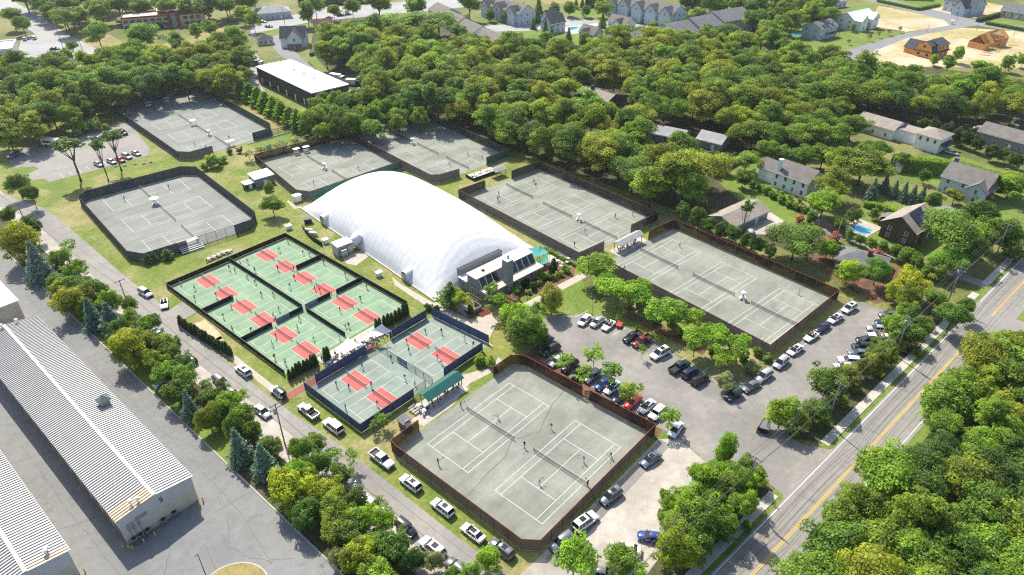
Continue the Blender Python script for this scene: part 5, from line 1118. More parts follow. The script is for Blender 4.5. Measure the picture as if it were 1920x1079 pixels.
T('shrub', 'bright', 'in the clubhouse garden bed', [(1000, 514, 8), (1018, 518, 9), (1062, 504, 9), (968, 544, 10), (1012, 506, 7)], 'clubhouse garden shrubs')
T('shrub', 'deep', 'in the clubhouse garden bed', [(998, 536, 9), (880, 583, 12), (1030, 520, 7), (985, 530, 8)], 'clubhouse garden shrubs')
T('shrub', 'pale', 'in the clubhouse garden bed', [(1048, 514, 7), (1040, 520, 6), (1010, 530, 7), (990, 548, 6), (1005, 572, 7), (1018, 578, 7)], 'clubhouse garden shrubs')
T('shrub', 'deep', 'clipped at the dome path corner', [(803, 577, 8), (819, 579, 7)])
T('shrub', 'bright', 'clipped beside the blue-screened court', [(900, 675, 12), (922, 680, 9, 2.6)])
T('young', 'mid', 'in the grass at the corner below the blue-screened court', [(716, 784, 16, 4), (700, 800, 10, 3)])
# --- columns
def row(x0, y0, x1, y1, n, H, place, group):
    for i in range(n):
        f = i / max(1, n - 1); plant('arborvitae', x0 + (x1 - x0) * f + rnd.uniform(-.12, .12), y0 + (y1 - y0) * f + rnd.uniform(-.12, .12), rnd.uniform(.52, .72), H * rnd.uniform(.82, 1.1), 'arb', place, group)
a0, a1 = G(707, 622), G(764, 592); row(a0[0], a0[1], a1[0], a1[1], 9, 4.0, 'in the row right of the peaked cream sail', 'arborvitae by the deck')
a0, a1 = G(545, 712), G(592, 685); row(a0[0], a0[1], a1[0], a1[1], 8, 3.6, 'in the row left of the cream sails', 'arborvitae by the deck')
a0, a1 = G(611, 680), G(616, 676); row(a0[0], a0[1], a1[0], a1[1], 2, 4.2, 'of the pair beside the cream sail', 'arborvitae by the deck')
a0, a1 = G(341, 612), G(432, 668); row(a0[0], a0[1], a1[0], a1[1], 17, 3.1, 'in the row screening the sand pit', 'arborvitae by the drive')
# --- left lawns and back courts
T('tall', 'dark', 'on the lawn above the left courts', [(127, 272, 21, 15), (182, 277, 13, 14), (206, 254, 18, 15)], 'tall trees above the left courts')
T('oak', 'mid', 'alone on the lawn left of the dome', [(510, 384, 23, 6.5)])
T('maple', 'mid', 'beside the maintenance shed', [(503, 354, 12)])
T('shrub', 'pale', 'grassy by the far court corner', [(398, 303, 15), (385, 312, 9), (415, 300, 9)])
T('young', 'grey', 'in the row behind the far courts', [(466, 288, 13, 4), (487, 282, 13, 4), (508, 277, 13, 4), (530, 272, 14, 4), (557, 262, 15, 4.5), (592, 255, 14, 4.5)], 'olive-like trees behind the far courts')
T('shrub', 'deep', 'beside the white bench canopy', [(431, 285, 6), (449, 283, 6)])
T('pine', 'dark', 'small at the left court corner', [(275, 484, 9, 3.4), (312, 475, 10, 3.6), (288, 480, 8, 3.2)])
T('shrub', 'pale', 'beside the gravel lot', [(160, 240, 12), (180, 236, 12), (145, 248, 10), (198, 240, 9)])
T('columnar', 'bright', 'in the screen beside the black-walled warehouse', [(452, 168, 14, 8), (468, 176, 14, 8), (483, 184, 15, 8), (498, 193, 15, 8), (513, 202, 15, 8), (528, 211, 15, 8), (543, 220, 15, 8), (558, 228, 15, 8), (572, 236, 14, 8)], 'screen trees by the warehouse')
# --- woods
def inside(p, poly):
    c = False; n = len(poly)
    for i in range(n):
        a, b = poly[i], poly[i - 1]
        if (a[1] > p[1]) != (b[1] > p[1]) and p[0] < (b[0] - a[0]) * (p[1] - a[1]) / (b[1] - a[1]) + a[0]: c = not c
    return c
KEEP = [(1086, 164, 1165, 186), (1224, 234, 1300, 255), (1308, 252, 1362, 276), (1616, 224, 1768, 285), (500, 112, 652, 158), (560, 55, 590, 88)]   # roofs that stand clear of the crowns
def wood(pxpoly, gap, rr, kinds, tints, label, group, holes=(), seed=1, hs=1.):
    rg = random.Random(seed); W = [G(a, b, 8) for a, b in pxpoly]; xs = [p[0] for p in W]; ys = [p[1] for p in W]; pts = []
    hp = [[G(a, b, 4) for a, b in h] for h in holes]
    for _ in range(6000):
        p = (rg.uniform(min(xs), max(xs)), rg.uniform(min(ys), max(ys)))
        if not inside(p, W) or any(inside(p, h) for h in hp): continue
        if any((p[0] - q[0]) ** 2 + (p[1] - q[1]) ** 2 < gap * gap for q in pts): continue
        pts.append(p)
    CL = [px_of((p[0], p[1], 8))[:2] for p in pts]; mx = sorted(c[0] for c in CL); my = sorted(c[1] for c in CL); n3 = len(pts) // 3
    for p, c8 in zip(pts, CL):
        r = rg.uniform(*rr); k = rg.choice(kinds); t = rg.choice(tints); rp_ = r / mpp(p[0], p[1], 8)
        if any(x0 - rp_ * .75 < c8[0] < x1 + rp_ * .75 and y0 - rp_ * .2 < c8[1] < y1 + rp_ * .8 for x0, y0, x1, y1 in KEEP): continue
        zone = ('back', 'middle', 'front')[(c8[1] > my[n3]) + (c8[1] > my[2 * n3])] + ' ' + ('left', 'centre', 'right')[(c8[0] > mx[n3]) + (c8[0] > mx[2 * n3])]
        o = plant(k, p[0], p[1], r, hs * (HF[k](r) + rg.uniform(-1.5, 1.5)), t, '', group, f'{TW[t]} {label}, {zone} part')
        if k == 'oak' and t in ('mid', 'dark', 'bright', 'pale'): o.name = 'broadleaf_tree'  # same oak model as the rest, named apart by tint alone
    return len(pts)
nw = []
nw.append(wood([(585, 75), (640, 60), (760, 62), (860, 80), (1000, 92), (1100, 98), (1250, 74), (1400, 66), (1480, 88), (1600, 138), (1720, 152), (1920, 162), (1920, 200), (1850, 205), (1720, 205), (1600, 200), (1530, 240), (1370, 225), (1345, 310), (1290, 355), (1215, 345), (1120, 310), (1000, 275), (880, 215), (800, 195), (700, 185), (660, 150), (600, 120)],
    7.8, (5.0, 8.2), ('oak',), ('forest', 'forest', 'olive', 'forest', 'mid', 'olive', 'dark'), 'broad-crowned tree in the wood behind the courts', 'trees of the wood behind the courts',
    holes=([(1195, 232), (1290, 222), (1400, 262), (1390, 305), (1230, 262)], [(1075, 172), (1110, 150), (1185, 172), (1170, 205)], [(1580, 205), (1700, 205), (1780, 235), (1780, 290), (1640, 290)], [(1395, 110), (1420, 90), (1450, 100), (1430, 125)], [(1620, 112), (1700, 112), (1720, 150), (1680, 160)]), seed=3, hs=.95))
nw.append(wood([(575, 190), (640, 165), (700, 175), (790, 200), (800, 215), (700, 232), (640, 240), (585, 238)], 6.0, (3.6, 5.0), ('oak',), ('dark', 'mid', 'forest'), 'slender tree in the belt below the warehouse', 'trees of the belt below the warehouse', seed=4))
nw.append(wood([(0, 122), (60, 128), (130, 122), (250, 105), (400, 78), (450, 85), (462, 125), (450, 148), (330, 160), (215, 180), (130, 215), (60, 240), (0, 250)], 8.0, (4.8, 7.6), ('oak',), ('forest', 'olive', 'forest', 'mid', 'dark'), 'broad-crowned tree in the belt above the left courts', 'trees of the belt above the left courts', seed=6))
nw.append(wood([(1935, 630), (1860, 645), (1815, 690), (1750, 760), (1755, 825), (1665, 865), (1575, 940), (1580, 985), (1505, 1079), (1480, 1120), (1960, 1120)], 5.6, (3.9, 5.6), ('oak', 'oak', 'maple'), ('mid', 'dark', 'forest', 'forest', 'olive', 'mid'), 'leafy tree in the lower right roadside wood', 'trees of the lower right wood', seed=8, hs=.9))
nw.append(wood([(1275, 12), (1400, -12), (1560, -12), (1560, 25), (1495, 50), (1440, 58), (1385, 22)], 10.5, (6, 8), ('oak',), ('forest', 'mid', 'dark'), 'tree in the wood right of the townhouses', 'trees of the wood right of the townhouses', seed=9))
nw.append(wood([(20, -5), (230, -5), (380, 8), (480, -8), (480, 4), (400, 20), (230, 20), (130, 38), (70, 12)], 10.5, (6, 7.6), ('oak',), ('forest', 'mid', 'dark'), 'tree in the belt behind the cream office', 'trees of the belt behind the office', seed=10))
print('wood trees', nw)
T('oak', 'forest', 'behind the two-storey white house', [(1415, 242, 30, 11), (1452, 250, 30, 11), (1490, 252, 32, 11), (1530, 252, 30, 11), (1385, 250, 24, 10), (1570, 252, 28, 11), (1600, 232, 26, 11), (1470, 225, 30, 11), (1555, 222, 30, 11)], 'trees behind the white house')
T('oak', 'mid', 'in the big clump above the wood', [(712, 44, 30, 12), (745, 40, 34, 13), (788, 38, 34, 13), (822, 42, 34, 13), (690, 56, 26, 11), (655, 52, 24, 11), (860, 60, 22, 9)], 'big clump above the wood')
T('oak', 'mid', 'by the town roads', [(182, 62, 26), (264, 66, 28), (330, 74, 16), (366, 58, 14), (392, 50, 16), (440, 68, 22), (122, 32, 24), (474, 36, 16), (455, 22, 16), (100, 112, 16), (125, 105, 14), (135, 88, 12), (20, 30, 18), (40, 45, 14), (575, 22, 20), (625, 20, 12), (660, 14, 14), (590, 8, 18), (710, 8, 26), (780, 10, 22), (880, 8, 22)], 'town trees')
T('maple', 'mid', 'among the townhouses', [(985, 30, 8), (948, 32, 9), (920, 28, 10), (1040, 18, 12), (1068, 14, 14), (1130, 16, 14), (1188, 25, 9), (1148, 62, 18), (1170, 60, 14), (1200, 62, 14), (1225, 52, 12), (1252, 48, 10), (1022, 72, 14), (1095, 78, 16), (1290, 40, 14), (1310, 30, 14), (1350, 18, 14), (1100, 20, 10), (1160, 12, 12), (875, 38, 10)], 'townhouse garden trees')
T('spruce', 'mid', 'among the townhouses', [(982, 22, 8), (1008, 30, 9), (930, 12, 9), (1010, 12, 9), (1034, 66, 8), (1066, 72, 10), (1024, 50, 8), (1130, 40, 9), (1222, 30, 8), (1000, 45, 7), (1080, 8, 6), (1092, 6, 6), (1110, 4, 7)], 'townhouse conifers')
T('maple', 'lime', 'by the building sites', [(1798, 102, 13), (1752, 112, 9), (1890, 118, 14), (1920, 112, 12), (1600, 52, 6)], 'bushes by the building sites')
T('oak', 'bright', 'by the building sites', [(1840, 128, 22, 8), (1780, 118, 16, 7)], 'trees by the building sites')
T('young', 'purple', 'on the new front lawns', [(1631, 68, 5, 4), (1648, 62, 5, 4), (1668, 58, 5, 4), (1688, 53, 5, 4), (1592, 76, 4, 3.5), (1502, 82, 4, 3.5)], 'young trees on the new lawns')
# --- hedges
def hedge(label, pts, w, h, tint, leaf=.2, dens=26, group=None):
    t = thing('hedge', label, 'hedge', (pts[0][0], pts[0][1], 0), 0, group); rg = np.random.default_rng(int(abs(pts[0][0] * 7))); Q, V_ = [], []; b = MB()
    for i in range(len(pts) - 1):
        a, c = np.array(pts[i]) - np.array(pts[0]), np.array(pts[i + 1]) - np.array(pts[0]); L_ = np.hypot(*(c - a)); d = (c - a) / L_; nn = np.array([-d[1], d[0]])
        n = int(L_ * (w + 2 * h) * dens); u = rg.uniform(0, L_, n); s = rg.uniform(0, w + 2 * h, n)
        off = np.where(s < h, -w / 2, np.where(s < h + w, s - h - w / 2, w / 2)); z = np.where(s < h, s, np.where(s < h + w, h, w + 2 * h - s)); N0 = np.where(s < h, -1, np.where(s < h + w, 0, 1))
        C = np.stack([a[0] + d[0] * u + nn[0] * off, a[1] + d[1] * u + nn[1] * off, np.maximum(.05, z)], 1) + rg.normal(size=(n, 3)) * .07
        N = unit(np.stack([nn[0] * N0, nn[1] * N0, (N0 == 0) * 1.], 1) + .55 * rg.normal(size=(n, 3))); Q.append(leaf_quads(rg, C, N, leaf)); V_.append(np.clip(rg.uniform(.2, .8, n), 0, 1))
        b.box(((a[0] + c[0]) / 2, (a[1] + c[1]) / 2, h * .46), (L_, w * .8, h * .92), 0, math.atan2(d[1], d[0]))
    o = put('foliage', quads_mesh('foliage', np.concatenate(Q), np.concatenate(V_), MT['leaf']), t); o.color = (*TINT[tint], 1)
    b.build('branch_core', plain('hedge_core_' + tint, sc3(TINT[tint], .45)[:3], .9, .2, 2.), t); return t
hedge('tall clipped hedge running behind the grey gabled house', [G(1668, 318), G(1790, 330), G(1895, 362)], 3.2, 5.0, 'lime', .26, 16)
hedge('low clipped hedge between pool lawn and shed', [G(1618, 388), G(1650, 392), G(1690, 410)], 1.6, 1.8, 'lime')
hedge('dark clipped hedge by the right edge of the sandy site', [G(1832, 42), G(1875, 30)], 2.2, 2.2, 'deep')
hedge('clipped hedge in front of the tan house at the right edge', [G(1848, 46), G(1925, 60)], 2.4, 1.8, 'mid')
hedge('long clipped hedge along the street at the top edge', [G(1645, 4), G(1720, 20), G(1760, 12)], 2.4, 1.8, 'mid')
hedge('low hedge along the fence beside the clubhouse patio', [G(1022, 468), G(1050, 485), G(1085, 503)], .9, .9, 'bright')
hedge('dark evergreen hedge behind the far townhouses', [G(1100, 14), G(1130, 2)], 3, 7, 'deep', .4, 6)
# ================================================================ vehicles
def section(x, w, z0, z1, crown=.03):
    return [(x, -w * .90, z0), (x, -w, z0 + .16), (x, -w, z1 - .12), (x, -w * .93, z1), (x, 0, z1 + crown), (x, w * .93, z1), (x, w, z1 - .12), (x, w, z0 + .16), (x, w * .90, z0)]
def cabin_shell(b, x0, x1, xt0, xt1, wb, wt, zb, zt, m=0):
    V = [(x0, -wb, zb), (x1, -wb, zb), (x1, wb, zb), (x0, wb, zb), (xt0, -wt, zt), (xt1, -wt, zt), (xt1, wt, zt), (xt0, wt, zt)]
    b.add(V, [(0, 1, 5, 4), (1, 2, 6, 5), (2, 3, 7, 6), (3, 0, 4, 7), (4, 5, 6, 7)], m); return V
def bar(b, p, q, r, m=0): b.tube([p, q], r, 4, m, False)
CARS = {}
def build_car(kind):
    d = {}; b = MB()
    if kind in ('suv', 'estate'):
        L2, w, zr, hb = (2.38, .96, 1.70, .98) if kind == 'suv' else (2.42, .93, 1.50, .92)
        st = [(-L2, .84, .42, .86), (-L2 + .12, .92, .30, hb), (-1.2, w, .26, hb + .02), (.6, w, .26, hb), (1.05, w, .26, hb - .02), (1.9, w * .97, .28, hb - .12), (L2 - .1, w * .88, .32, hb - .22), (L2, w * .78, .42, hb - .32)]
        cab = (-L2 + .10, 1.18, -L2 + .42, .32, w * .9, w * .70, hb, zr - .06)
    elif kind == 'sedan':
        L2, w, zr, hb = 2.40, .92, 1.43, .88
        st = [(-L2, .80, .42, .78), (-L2 + .15, .88, .30, .92), (-1.75, w, .26, .93), (-.9, w, .26, .90), (.7, w, .26, .88), (1.05, w, .26, .87), (1.9, w * .96, .28, .76), (L2 - .1, w * .86, .32, .66), (L2, w * .76, .40, .56)]
        cab = (-1.78, 1.22, -1.05, .32, w * .88, w * .68, .89, zr - .06)
    elif kind == 'convertible':
        L2, w, zr, hb = 2.25, .90, 1.3, .85
        st = [(-L2, .78, .42, .78), (-L2 + .15, .86, .30, .90), (-1.3, w, .26, .92), (.7, w, .26, .86), (1.9, w * .95, .28, .76), (L2 - .1, w * .86, .32, .66), (L2, w * .76, .40, .56)]; cab = None
    elif kind == 'pickup':
        L2, w, zr, hb = 2.85, .98, 1.86, 1.08
        st = [(-L2, .94, .5, .78), (-L2 + .05, w, .42, .80), (-.95, w, .34, .80), (-.93, w, .34, hb), (1.1, w, .34, hb), (1.3, w, .34, hb - .02), (2.4, w * .97, .36, hb - .06), (L2 - .08, w * .92, .4, hb - .14), (L2, w * .88, .46, hb - .28)]
        cab = (-.95, 1.32, -.72, .62, w * .9, w * .74, hb, zr - .06)
    elif kind == 'jeep':
        L2, w, zr, hb = 2.1, .92, 1.82, 1.05
        st = [(-L2, .84, .5, 1.02), (-L2 + .05, .86, .45, hb), (.55, .86, .42, hb), (.8, .84, .42, hb - .02), (L2 - .1, .78, .48, hb - .08), (L2, .74, .55, hb - .16)]
        cab = (-L2 + .06, .72, -L2 + .16, .42, .82, .74, hb, zr - .06)
    d['L2'], d['w'] = L2, w
    for i in range(len(st) - 1):
        pass
    rings = [section(x, ww, z0, z1) for x, ww, z0, z1 in st]
    b.loft(rings, 0, True, True, True)
    if cab:
        x0, x1, t0, t1, wb, wt, zb, zt = cab
        for s in (-1, 1):
            bar(b, (x0, s * wb, zb), (t0, s * wt, zt), .06); bar(b, (x1, s * wb, zb), (t1, s * wt, zt), .045)
            xm, tm2 = (x0 + x1) * .5 - .1, (t0 + t1) * .5; bar(b, (xm, s * (wb + .012), zb), (tm2, s * (wt + .012), zt), .045)
            if kind in ('suv', 'estate', 'pickup'): xm, tm2 = x0 * .72 + x1 * .28 - .2, t0 * .78 + t1 * .22; bar(b, (xm, s * (wb + .012), zb), (tm2, s * (wt + .012), zt), .05)
    if kind == 'pickup':
        for s in (-1, 1): b.b2(-L2 + .05, -.95, s * (w - .09), s * w, .80, 1.16)
        b.b2(-L2, -L2 + .09, -w + .02, w - .02, .80, 1.14)
    if kind == 'jeep':
        for s in (-1, 1):
            for xx in (-1.25, 1.3): b.b2(xx - .5, xx + .5, s * .80, s * .96, .72, .86)
    d['body'] = b.mesh('body', [MT['trim']])
    if cab:
        b = MB(); cabin_shell(b, x0, x1, t0, t1, wb, wt, zb, zt); d['glass'] = b.mesh('windows', MT['car_glass'])
        b = MB(); rr = []
        for xx, k, dz in ((t0 - .06, .96, 0), (t0 + .25, 1.02, .045), ((t0 + t1) / 2, 1.04, .07), (t1 - .2, 1.02, .05), (t1 + .05, .95, 0)):
            rr.append([(xx, -wt * k, zt - .01 + dz * .3), (xx, -wt * k * .9, zt + .03 + dz), (xx, 0, zt + .05 + dz), (xx, wt * k * .9, zt + .03 + dz), (xx, wt * k, zt - .01 + dz * .3)])
        b.loft(rr, 0, True, False, False); d['roof'] = b.mesh('roof', [MT['trim']])
        b = MB(); b.box(((t0 + t1) / 2 + .2, 0, zt + .132), (.95, wt * 1.3, .02)); d['sunroof'] = b.mesh('sunroof', MT['car_glass'])
        b = MB()
        for s in (-1, 1): b.box(((t0 + t1) / 2, s * wt * .9, zt + .13), (t1 - t0 - .3, .04, .05))
        d['rails'] = b.mesh('roof_rails', MT['rim'])
    else:
        b = MB(); b.b2(-1.3, .55, -.74, .74, .9, .905); d['glass'] = b.mesh('cabin_floor', MT['trim'])
        b = MB(); b.add([(.62, -.78, .88), (.62, .78, .88), (.22, .68, 1.3), (.22, -.68, 1.3)], [(0, 1, 2, 3)]); d['screen'] = b.mesh('windscreen', MT['car_glass'])
        b = MB(); b.box((0, 0, .2), (.5, .5, .14)); b.box((-.22, 0, .45), (.14, .48, .5), tilt=Matrix.Rotation(-.2, 3, 'Y')); b.box((-.3, 0, .74), (.1, .26, .14)); d['seat'] = b.mesh('seat', MT['wood'])
    if kind == 'pickup': b = MB(); b.b2(-L2 + .1, -.98, -w + .1, w - .1, .80, .83); d['bed'] = b.mesh('load_bed', MT['trim'])
    if kind == 'jeep': b = MB(); b.tube([(-L2 - .22, 0, 1.0), (-L2 - .01, 0, 1.0)], .38, 12); d['spare'] = b.mesh('spare_wheel', MT['rubber'])
    rw = .40 if kind in ('pickup', 'jeep') else (.36 if kind == 'suv' else .33)
    b = MB(); b.tube([(0, -.13, 0), (0, -.12, 0), (0, .12, 0), (0, .13, 0)], [rw * .9, rw, rw, rw * .9], 14); d['tyre'] = b.mesh('tyre', MT['rubber'])
    b = MB(); b.tube([(0, -.145, 0), (0, -.13, 0)], [rw * .6, rw * .62], 10); b.tube([(0, .13, 0), (0, .145, 0)], [rw * .62, rw * .6], 10); d['rim'] = b.mesh('rim', MT['rim'])
    ax = {'pickup': (-1.8, 1.85), 'jeep': (-1.25, 1.3)}.get(kind, (-1.42, 1.45)); d['wh'] = [(xx, s * (w - .10), rw) for xx in ax for s in (-1, 1)]
    zf = st[-2][3] - .1
    b = MB(); b.box((0, 0, 0), (.3, .34, .13)); d['hl'] = b.mesh('headlight', MT['lamp_front']); d['hlp'] = [(L2 - .16, s * (w * .72), zf) for s in (-1, 1)]
    b = MB(); b.box((0, 0, 0), (.16, .2, .26)); d['tl'] = b.mesh('tail_light', MT['lamp_rear']); d['tlp'] = [(-L2 + .06, s * (w * .78), st[1][3] - .2) for s in (-1, 1)]
    b = MB(); b.box((0, 0, 0), (.16, .2, .13)); d['mir'] = b.mesh('mirror', [MT['trim']]); d['mp'] = [(.85 if kind != 'pickup' else 1.0, s * (w + .08), st[3][3] + .06) for s in (-1, 1)]
    b = MB(); b.box((L2 - .04, 0, zf - .16), (.1, w * 1.0, .18)); b.box((L2 - .03, 0, .42), (.1, w * 1.5, .14)); b.box((-L2 + .03, 0, .45), (.1, w * 1.5, .16)); d['bump'] = b.mesh('bumper_trim', MT['trim'])
    CARS[kind] = d
for k in ('suv', 'estate', 'sedan', 'convertible', 'pickup', 'jeep'): build_car(k)
PAINT = dict(white=paint('paint_white', (.80, .80, .79, 1)), silver=paint('paint_silver', (.50, .51, .52, 1), .3, .4), grey=paint('paint_grey', (.17, .18, .19, 1), .3, .3), black=paint('paint_black', (.012, .012, .014, 1)), navy=paint('paint_navy', (.018, .03, .07, 1)),
    blue=paint('paint_blue', (.02, .055, .22, 1)), red=paint('paint_red', (.50, .02, .03, 1)), maroon=paint('paint_maroon', (.16, .012, .016, 1)), green=paint('paint_green', (.02, .045, .04, 1)), bluegrey=paint('paint_blue_grey', (.15, .20, .26, 1), .3, .3), tan=paint('paint_tan', (.36, .30, .24, 1), .3, .3))
def car(k, colr, x, y, ang, label, roofc=None, sun=False, group='parked cars', scale=1., cat=None, rails=False):
    d = CARS[k]; P = PAINT[colr]; nm = {'suv': 'parked_suv', 'estate': 'parked_estate_car', 'sedan': 'parked_saloon_car', 'convertible': 'parked_convertible', 'pickup': 'pickup_truck', 'jeep': 'parked_jeep'}[k]
    t = thing(nm, label, cat or ('truck' if k == 'pickup' else 'car'), (x, y, .05), R(ang), group); t.scale = (scale,) * 3
    put('body', d['body'], t, mats=[P])
    if 'roof' in d: put('windows', d['glass'], t); put('roof', d['roof'], t, mats=[PAINT[roofc] if roofc else P])
    else:
        put('cabin_floor', d['glass'], t); put('windscreen', d['screen'], t)
        for xx in (-.75, .1):
            for s in (-.38, .38): put('seat', d['seat'], t, (xx, s, .68))
    if sun and 'sunroof' in d: put('sunroof', d['sunroof'], t)
    if rails and 'rails' in d: put('roof_rails', d['rails'], t)
    if 'bed' in d: put('load_bed', d['bed'], t)
    if 'spare' in d: put('spare_wheel', d['spare'], t)
    for p in d['wh']:
        wv = put('tyre', d['tyre'], t, p); put('rim', d['rim'], wv)
    for p in d['hlp']: put('headlight', d['hl'], t, p)
    for p in d['tlp']: put('tail_light', d['tl'], t, p)
    for p in d['mp']: put('mirror', d['mir'], t, p, mats=[P])
    put('bumper_trim', d['bump'], t); return t
def cars(rows, ang, place, group):
    for q in rows:
        k, c, px, py = q[:4]; o = q[4] if len(q) > 4 else {}; o = dict(o); da = o.pop('da', 0); lab = o.pop('label', None); pl = o.pop('place', place)
        x, y = G(px, py, .55); w_ = {'suv': 'sport-utility car', 'estate': 'hatchback', 'sedan': 'saloon car', 'convertible': 'open convertible', 'pickup': 'pickup truck', 'jeep': 'boxy off-roader'}[k]
        cw = {'bluegrey': 'blue-grey'}.get(c, c); car(k, c, x, y, ang + da, lab or f'{cw} {w_} {pl}', group=group, **o)
S_ = dict(sun=True); X = lambda **k: k
# along the left drive, on the grass side (front towards the camera's right-hand bottom = -y)
cars([('suv', 'silver', 273, 550, X(label='silver sport-utility car at the top of the left drive', da=4)), ('convertible', 'white', 308, 570, X(label='white open sports car on the pad beside the green courts', da=-25)),
      ('suv', 'white', 456, 696, X(sun=True, label='white sport-utility car beside the walkway by the green courts', da=180)), ('jeep', 'white', 522, 737, X(roofc='black', da=180, label='white boxy off-roader with black roof by the maroon path')),
      ('pickup', 'silver', 578, 772, X(label='silver pickup truck beside the blue-screened court', da=180)), ('suv', 'white', 625, 800, X(rails=True, scale=1.08, da=180, label='large white estate car beside the blue-screened court corner')),
      ('pickup', 'white', 716, 862, X(label='white pickup truck with tools in its bed beside the front court')), ('suv', 'white', 770, 907, X(sun=True, da=180, label='white sport-utility car with dark sunroof just below the white pickup truck')),
      ('suv', 'white', 830, 953, X(sun=True, da=180, label='white sport-utility car second below the white pickup truck')), ('sedan', 'white', 887, 1000, X(sun=True, da=180, label='white saloon with small sunroof third below the white pickup truck')),
      ('suv', 'grey', 941, 1030, X(sun=True, da=180, label='dark grey sport-utility car at the bottom corner of the front court'))], -90, 'on the grass beside the drive', 'cars along the left drive')
cars([('suv', 'black', 355, 674, X(da=180, label='black sport-utility car at the left edge of the drive')), ('sedan', 'white', 297, 628, X(label='white saloon half hidden by trees at the upper drive')), ('suv', 'grey', 414, 716, X(label='grey car under the grey-green shrubs by the drive')), ('sedan', 'grey', 436, 738, X(label='grey saloon half hidden below the shrubs by the drive')),
      ('sedan', 'silver', 492, 772, X(label='silver saloon under trees opposite the white off-roader')), ('sedan', 'silver', 664, 917, X(da=180, label='silver saloon nosed under trees opposite the white pickup')), ('sedan', 'white', 697, 946, X(label='white saloon mostly hidden by trees below the silver saloon')),
      ('jeep', 'black', 762, 992, X(label='black boxy off-roader at the left edge of the drive')), ('suv', 'white', 811, 1028, X(sun=True, rails=True, scale=1.08, da=180, label='large white sport-utility car with two sunroofs at the bottom drive edge')), ('suv', 'grey', 858, 1066, X(da=180, label='dark grey car cut by the bottom edge'))], -90, 'at the left edge of the drive', 'cars along the left drive')
# behind the front court
cars([('sedan', 'bluegrey', 1220, 862, X(sun=True, label='blue-grey saloon at the upper right corner of the front court')), ('suv', 'grey', 1145, 931, X(sun=True, label='grey sport-utility car in the middle of the front court fence')), ('suv', 'white', 1097, 979, X(da=180, sun=True, scale=1.08, label='large white sport-utility car with black sunroof behind the front court')), ('suv', 'grey', 1053, 1017, X(label='grey-blue sport-utility car beside the light green tree'))], 171, 'behind the front court', 'cars behind the front court')
cars([('sedan', 'blue', 1222, 1008, X(label='bright blue car under the yellow-green tree')), ('sedan', 'white', 1175, 1030, X(label='white car half hidden by the bush in the sandy lot')), ('sedan', 'grey', 1122, 1074, X(label='dark car at the bottom edge of the sandy lot'))], 120, 'in the sandy lot', 'cars behind the front court')
# main car park, lower row against the front court
lo = [('sedan', 'navy', 1022, 641), ('suv', 'black', 1032, 657, X(da=-8, scale=1.06)), ('sedan', 'silver', 1044, 677), ('suv', 'black', 1068, 687), ('sedan', 'navy', 1088, 701), ('suv', 'grey', 1110, 707), ('sedan', 'blue', 1131, 720), ('sedan', 'white', 1149, 728, S_), ('sedan', 'navy', 1163, 744), ('sedan', 'red', 1187, 754), ('sedan', 'white', 1213, 763, S_), ('jeep', 'white', 1231, 777), ('sedan', 'white', 1267, 806, X(da=10))]
od = ('first', 'second', 'third', 'fourth', 'fifth', 'sixth', 'seventh', 'eighth', 'ninth', 'tenth', 'eleventh', 'twelfth', 'thirteenth')
cars([(a, c, x, y, dict(o[0] if o else {}, place=f'{od[i]} from the clubhouse in the row against the front court')) for i, (a, c, x, y, *o) in enumerate(lo)], 177, '', 'cars in the main car park')
up = [('sedan', 'white', 1096, 601, X(da=20)), ('sedan', 'silver', 1120, 604, X(da=13)), ('convertible', 'white', 1141, 611, X(da=14)), ('pickup', 'black', 1186, 633, X(scale=.95)), ('pickup', 'maroon', 1204, 641), ('suv', 'white', 1237, 664, X(sun=True, scale=1.08, rails=True)), ('pickup', 'green', 1274, 689, X(da=180)), ('suv', 'navy', 1294, 700, X(da=180)), ('suv', 'black', 1312, 713, X(da=180))]
cars([(a, c, x, y, dict(o[0] if o else {}, place=f'{od[i]} from the clubhouse in the row under the island trees')) for i, (a, c, x, y, *o) in enumerate(up)], 169, '', 'cars in the main car park')
cars([('jeep', 'green', 1374, 742, X(label='dark green boxy off-roader at the island tip', da=-4)), ('sedan', 'grey', 1408, 725, X(label='grey saloon between the island tip and the right courts', da=-3)), ('suv', 'silver', 1432, 706, X(label='silver sport-utility car just left of the right court corner', da=0)),
      ('suv', 'silver', 1464, 681, X(da=6, label='silver hatch first up from the right court corner')), ('sedan', 'white', 1491, 657, X(sun=True, label='white saloon with black roof second up from the right court corner')), ('convertible', 'white', 1521, 632, X(label='white open convertible third up from the right court corner')),
      ('sedan', 'navy', 1542, 615, X(label='navy saloon fourth up from the right court corner')), ('sedan', 'white', 1566, 598, X(sun=True, label='white saloon fifth up from the right court corner')), ('suv', 'white', 1592, 579, X(sun=True, label='white sport-utility car at the upper right court corner'))], 170, 'beside the right courts', 'cars beside the right courts')
rr_ = [('suv', 'grey', 1667, 592), ('sedan', 'navy', 1660, 606), ('sedan', 'silver', 1645, 617), ('convertible', 'white', 1647, 630), ('suv', 'black', 1625, 640), ('jeep', 'black', 1615, 652), ('sedan', 'bluegrey', 1611, 663), ('estate', 'white', 1592, 676), ('sedan', 'white', 1585, 689)]
cars([(a, c, x, y, dict(place=f'{od[i]} from the top in the row under the road bank trees')) for i, (a, c, x, y) in enumerate(rr_)], 124, '', 'cars under the road bank')
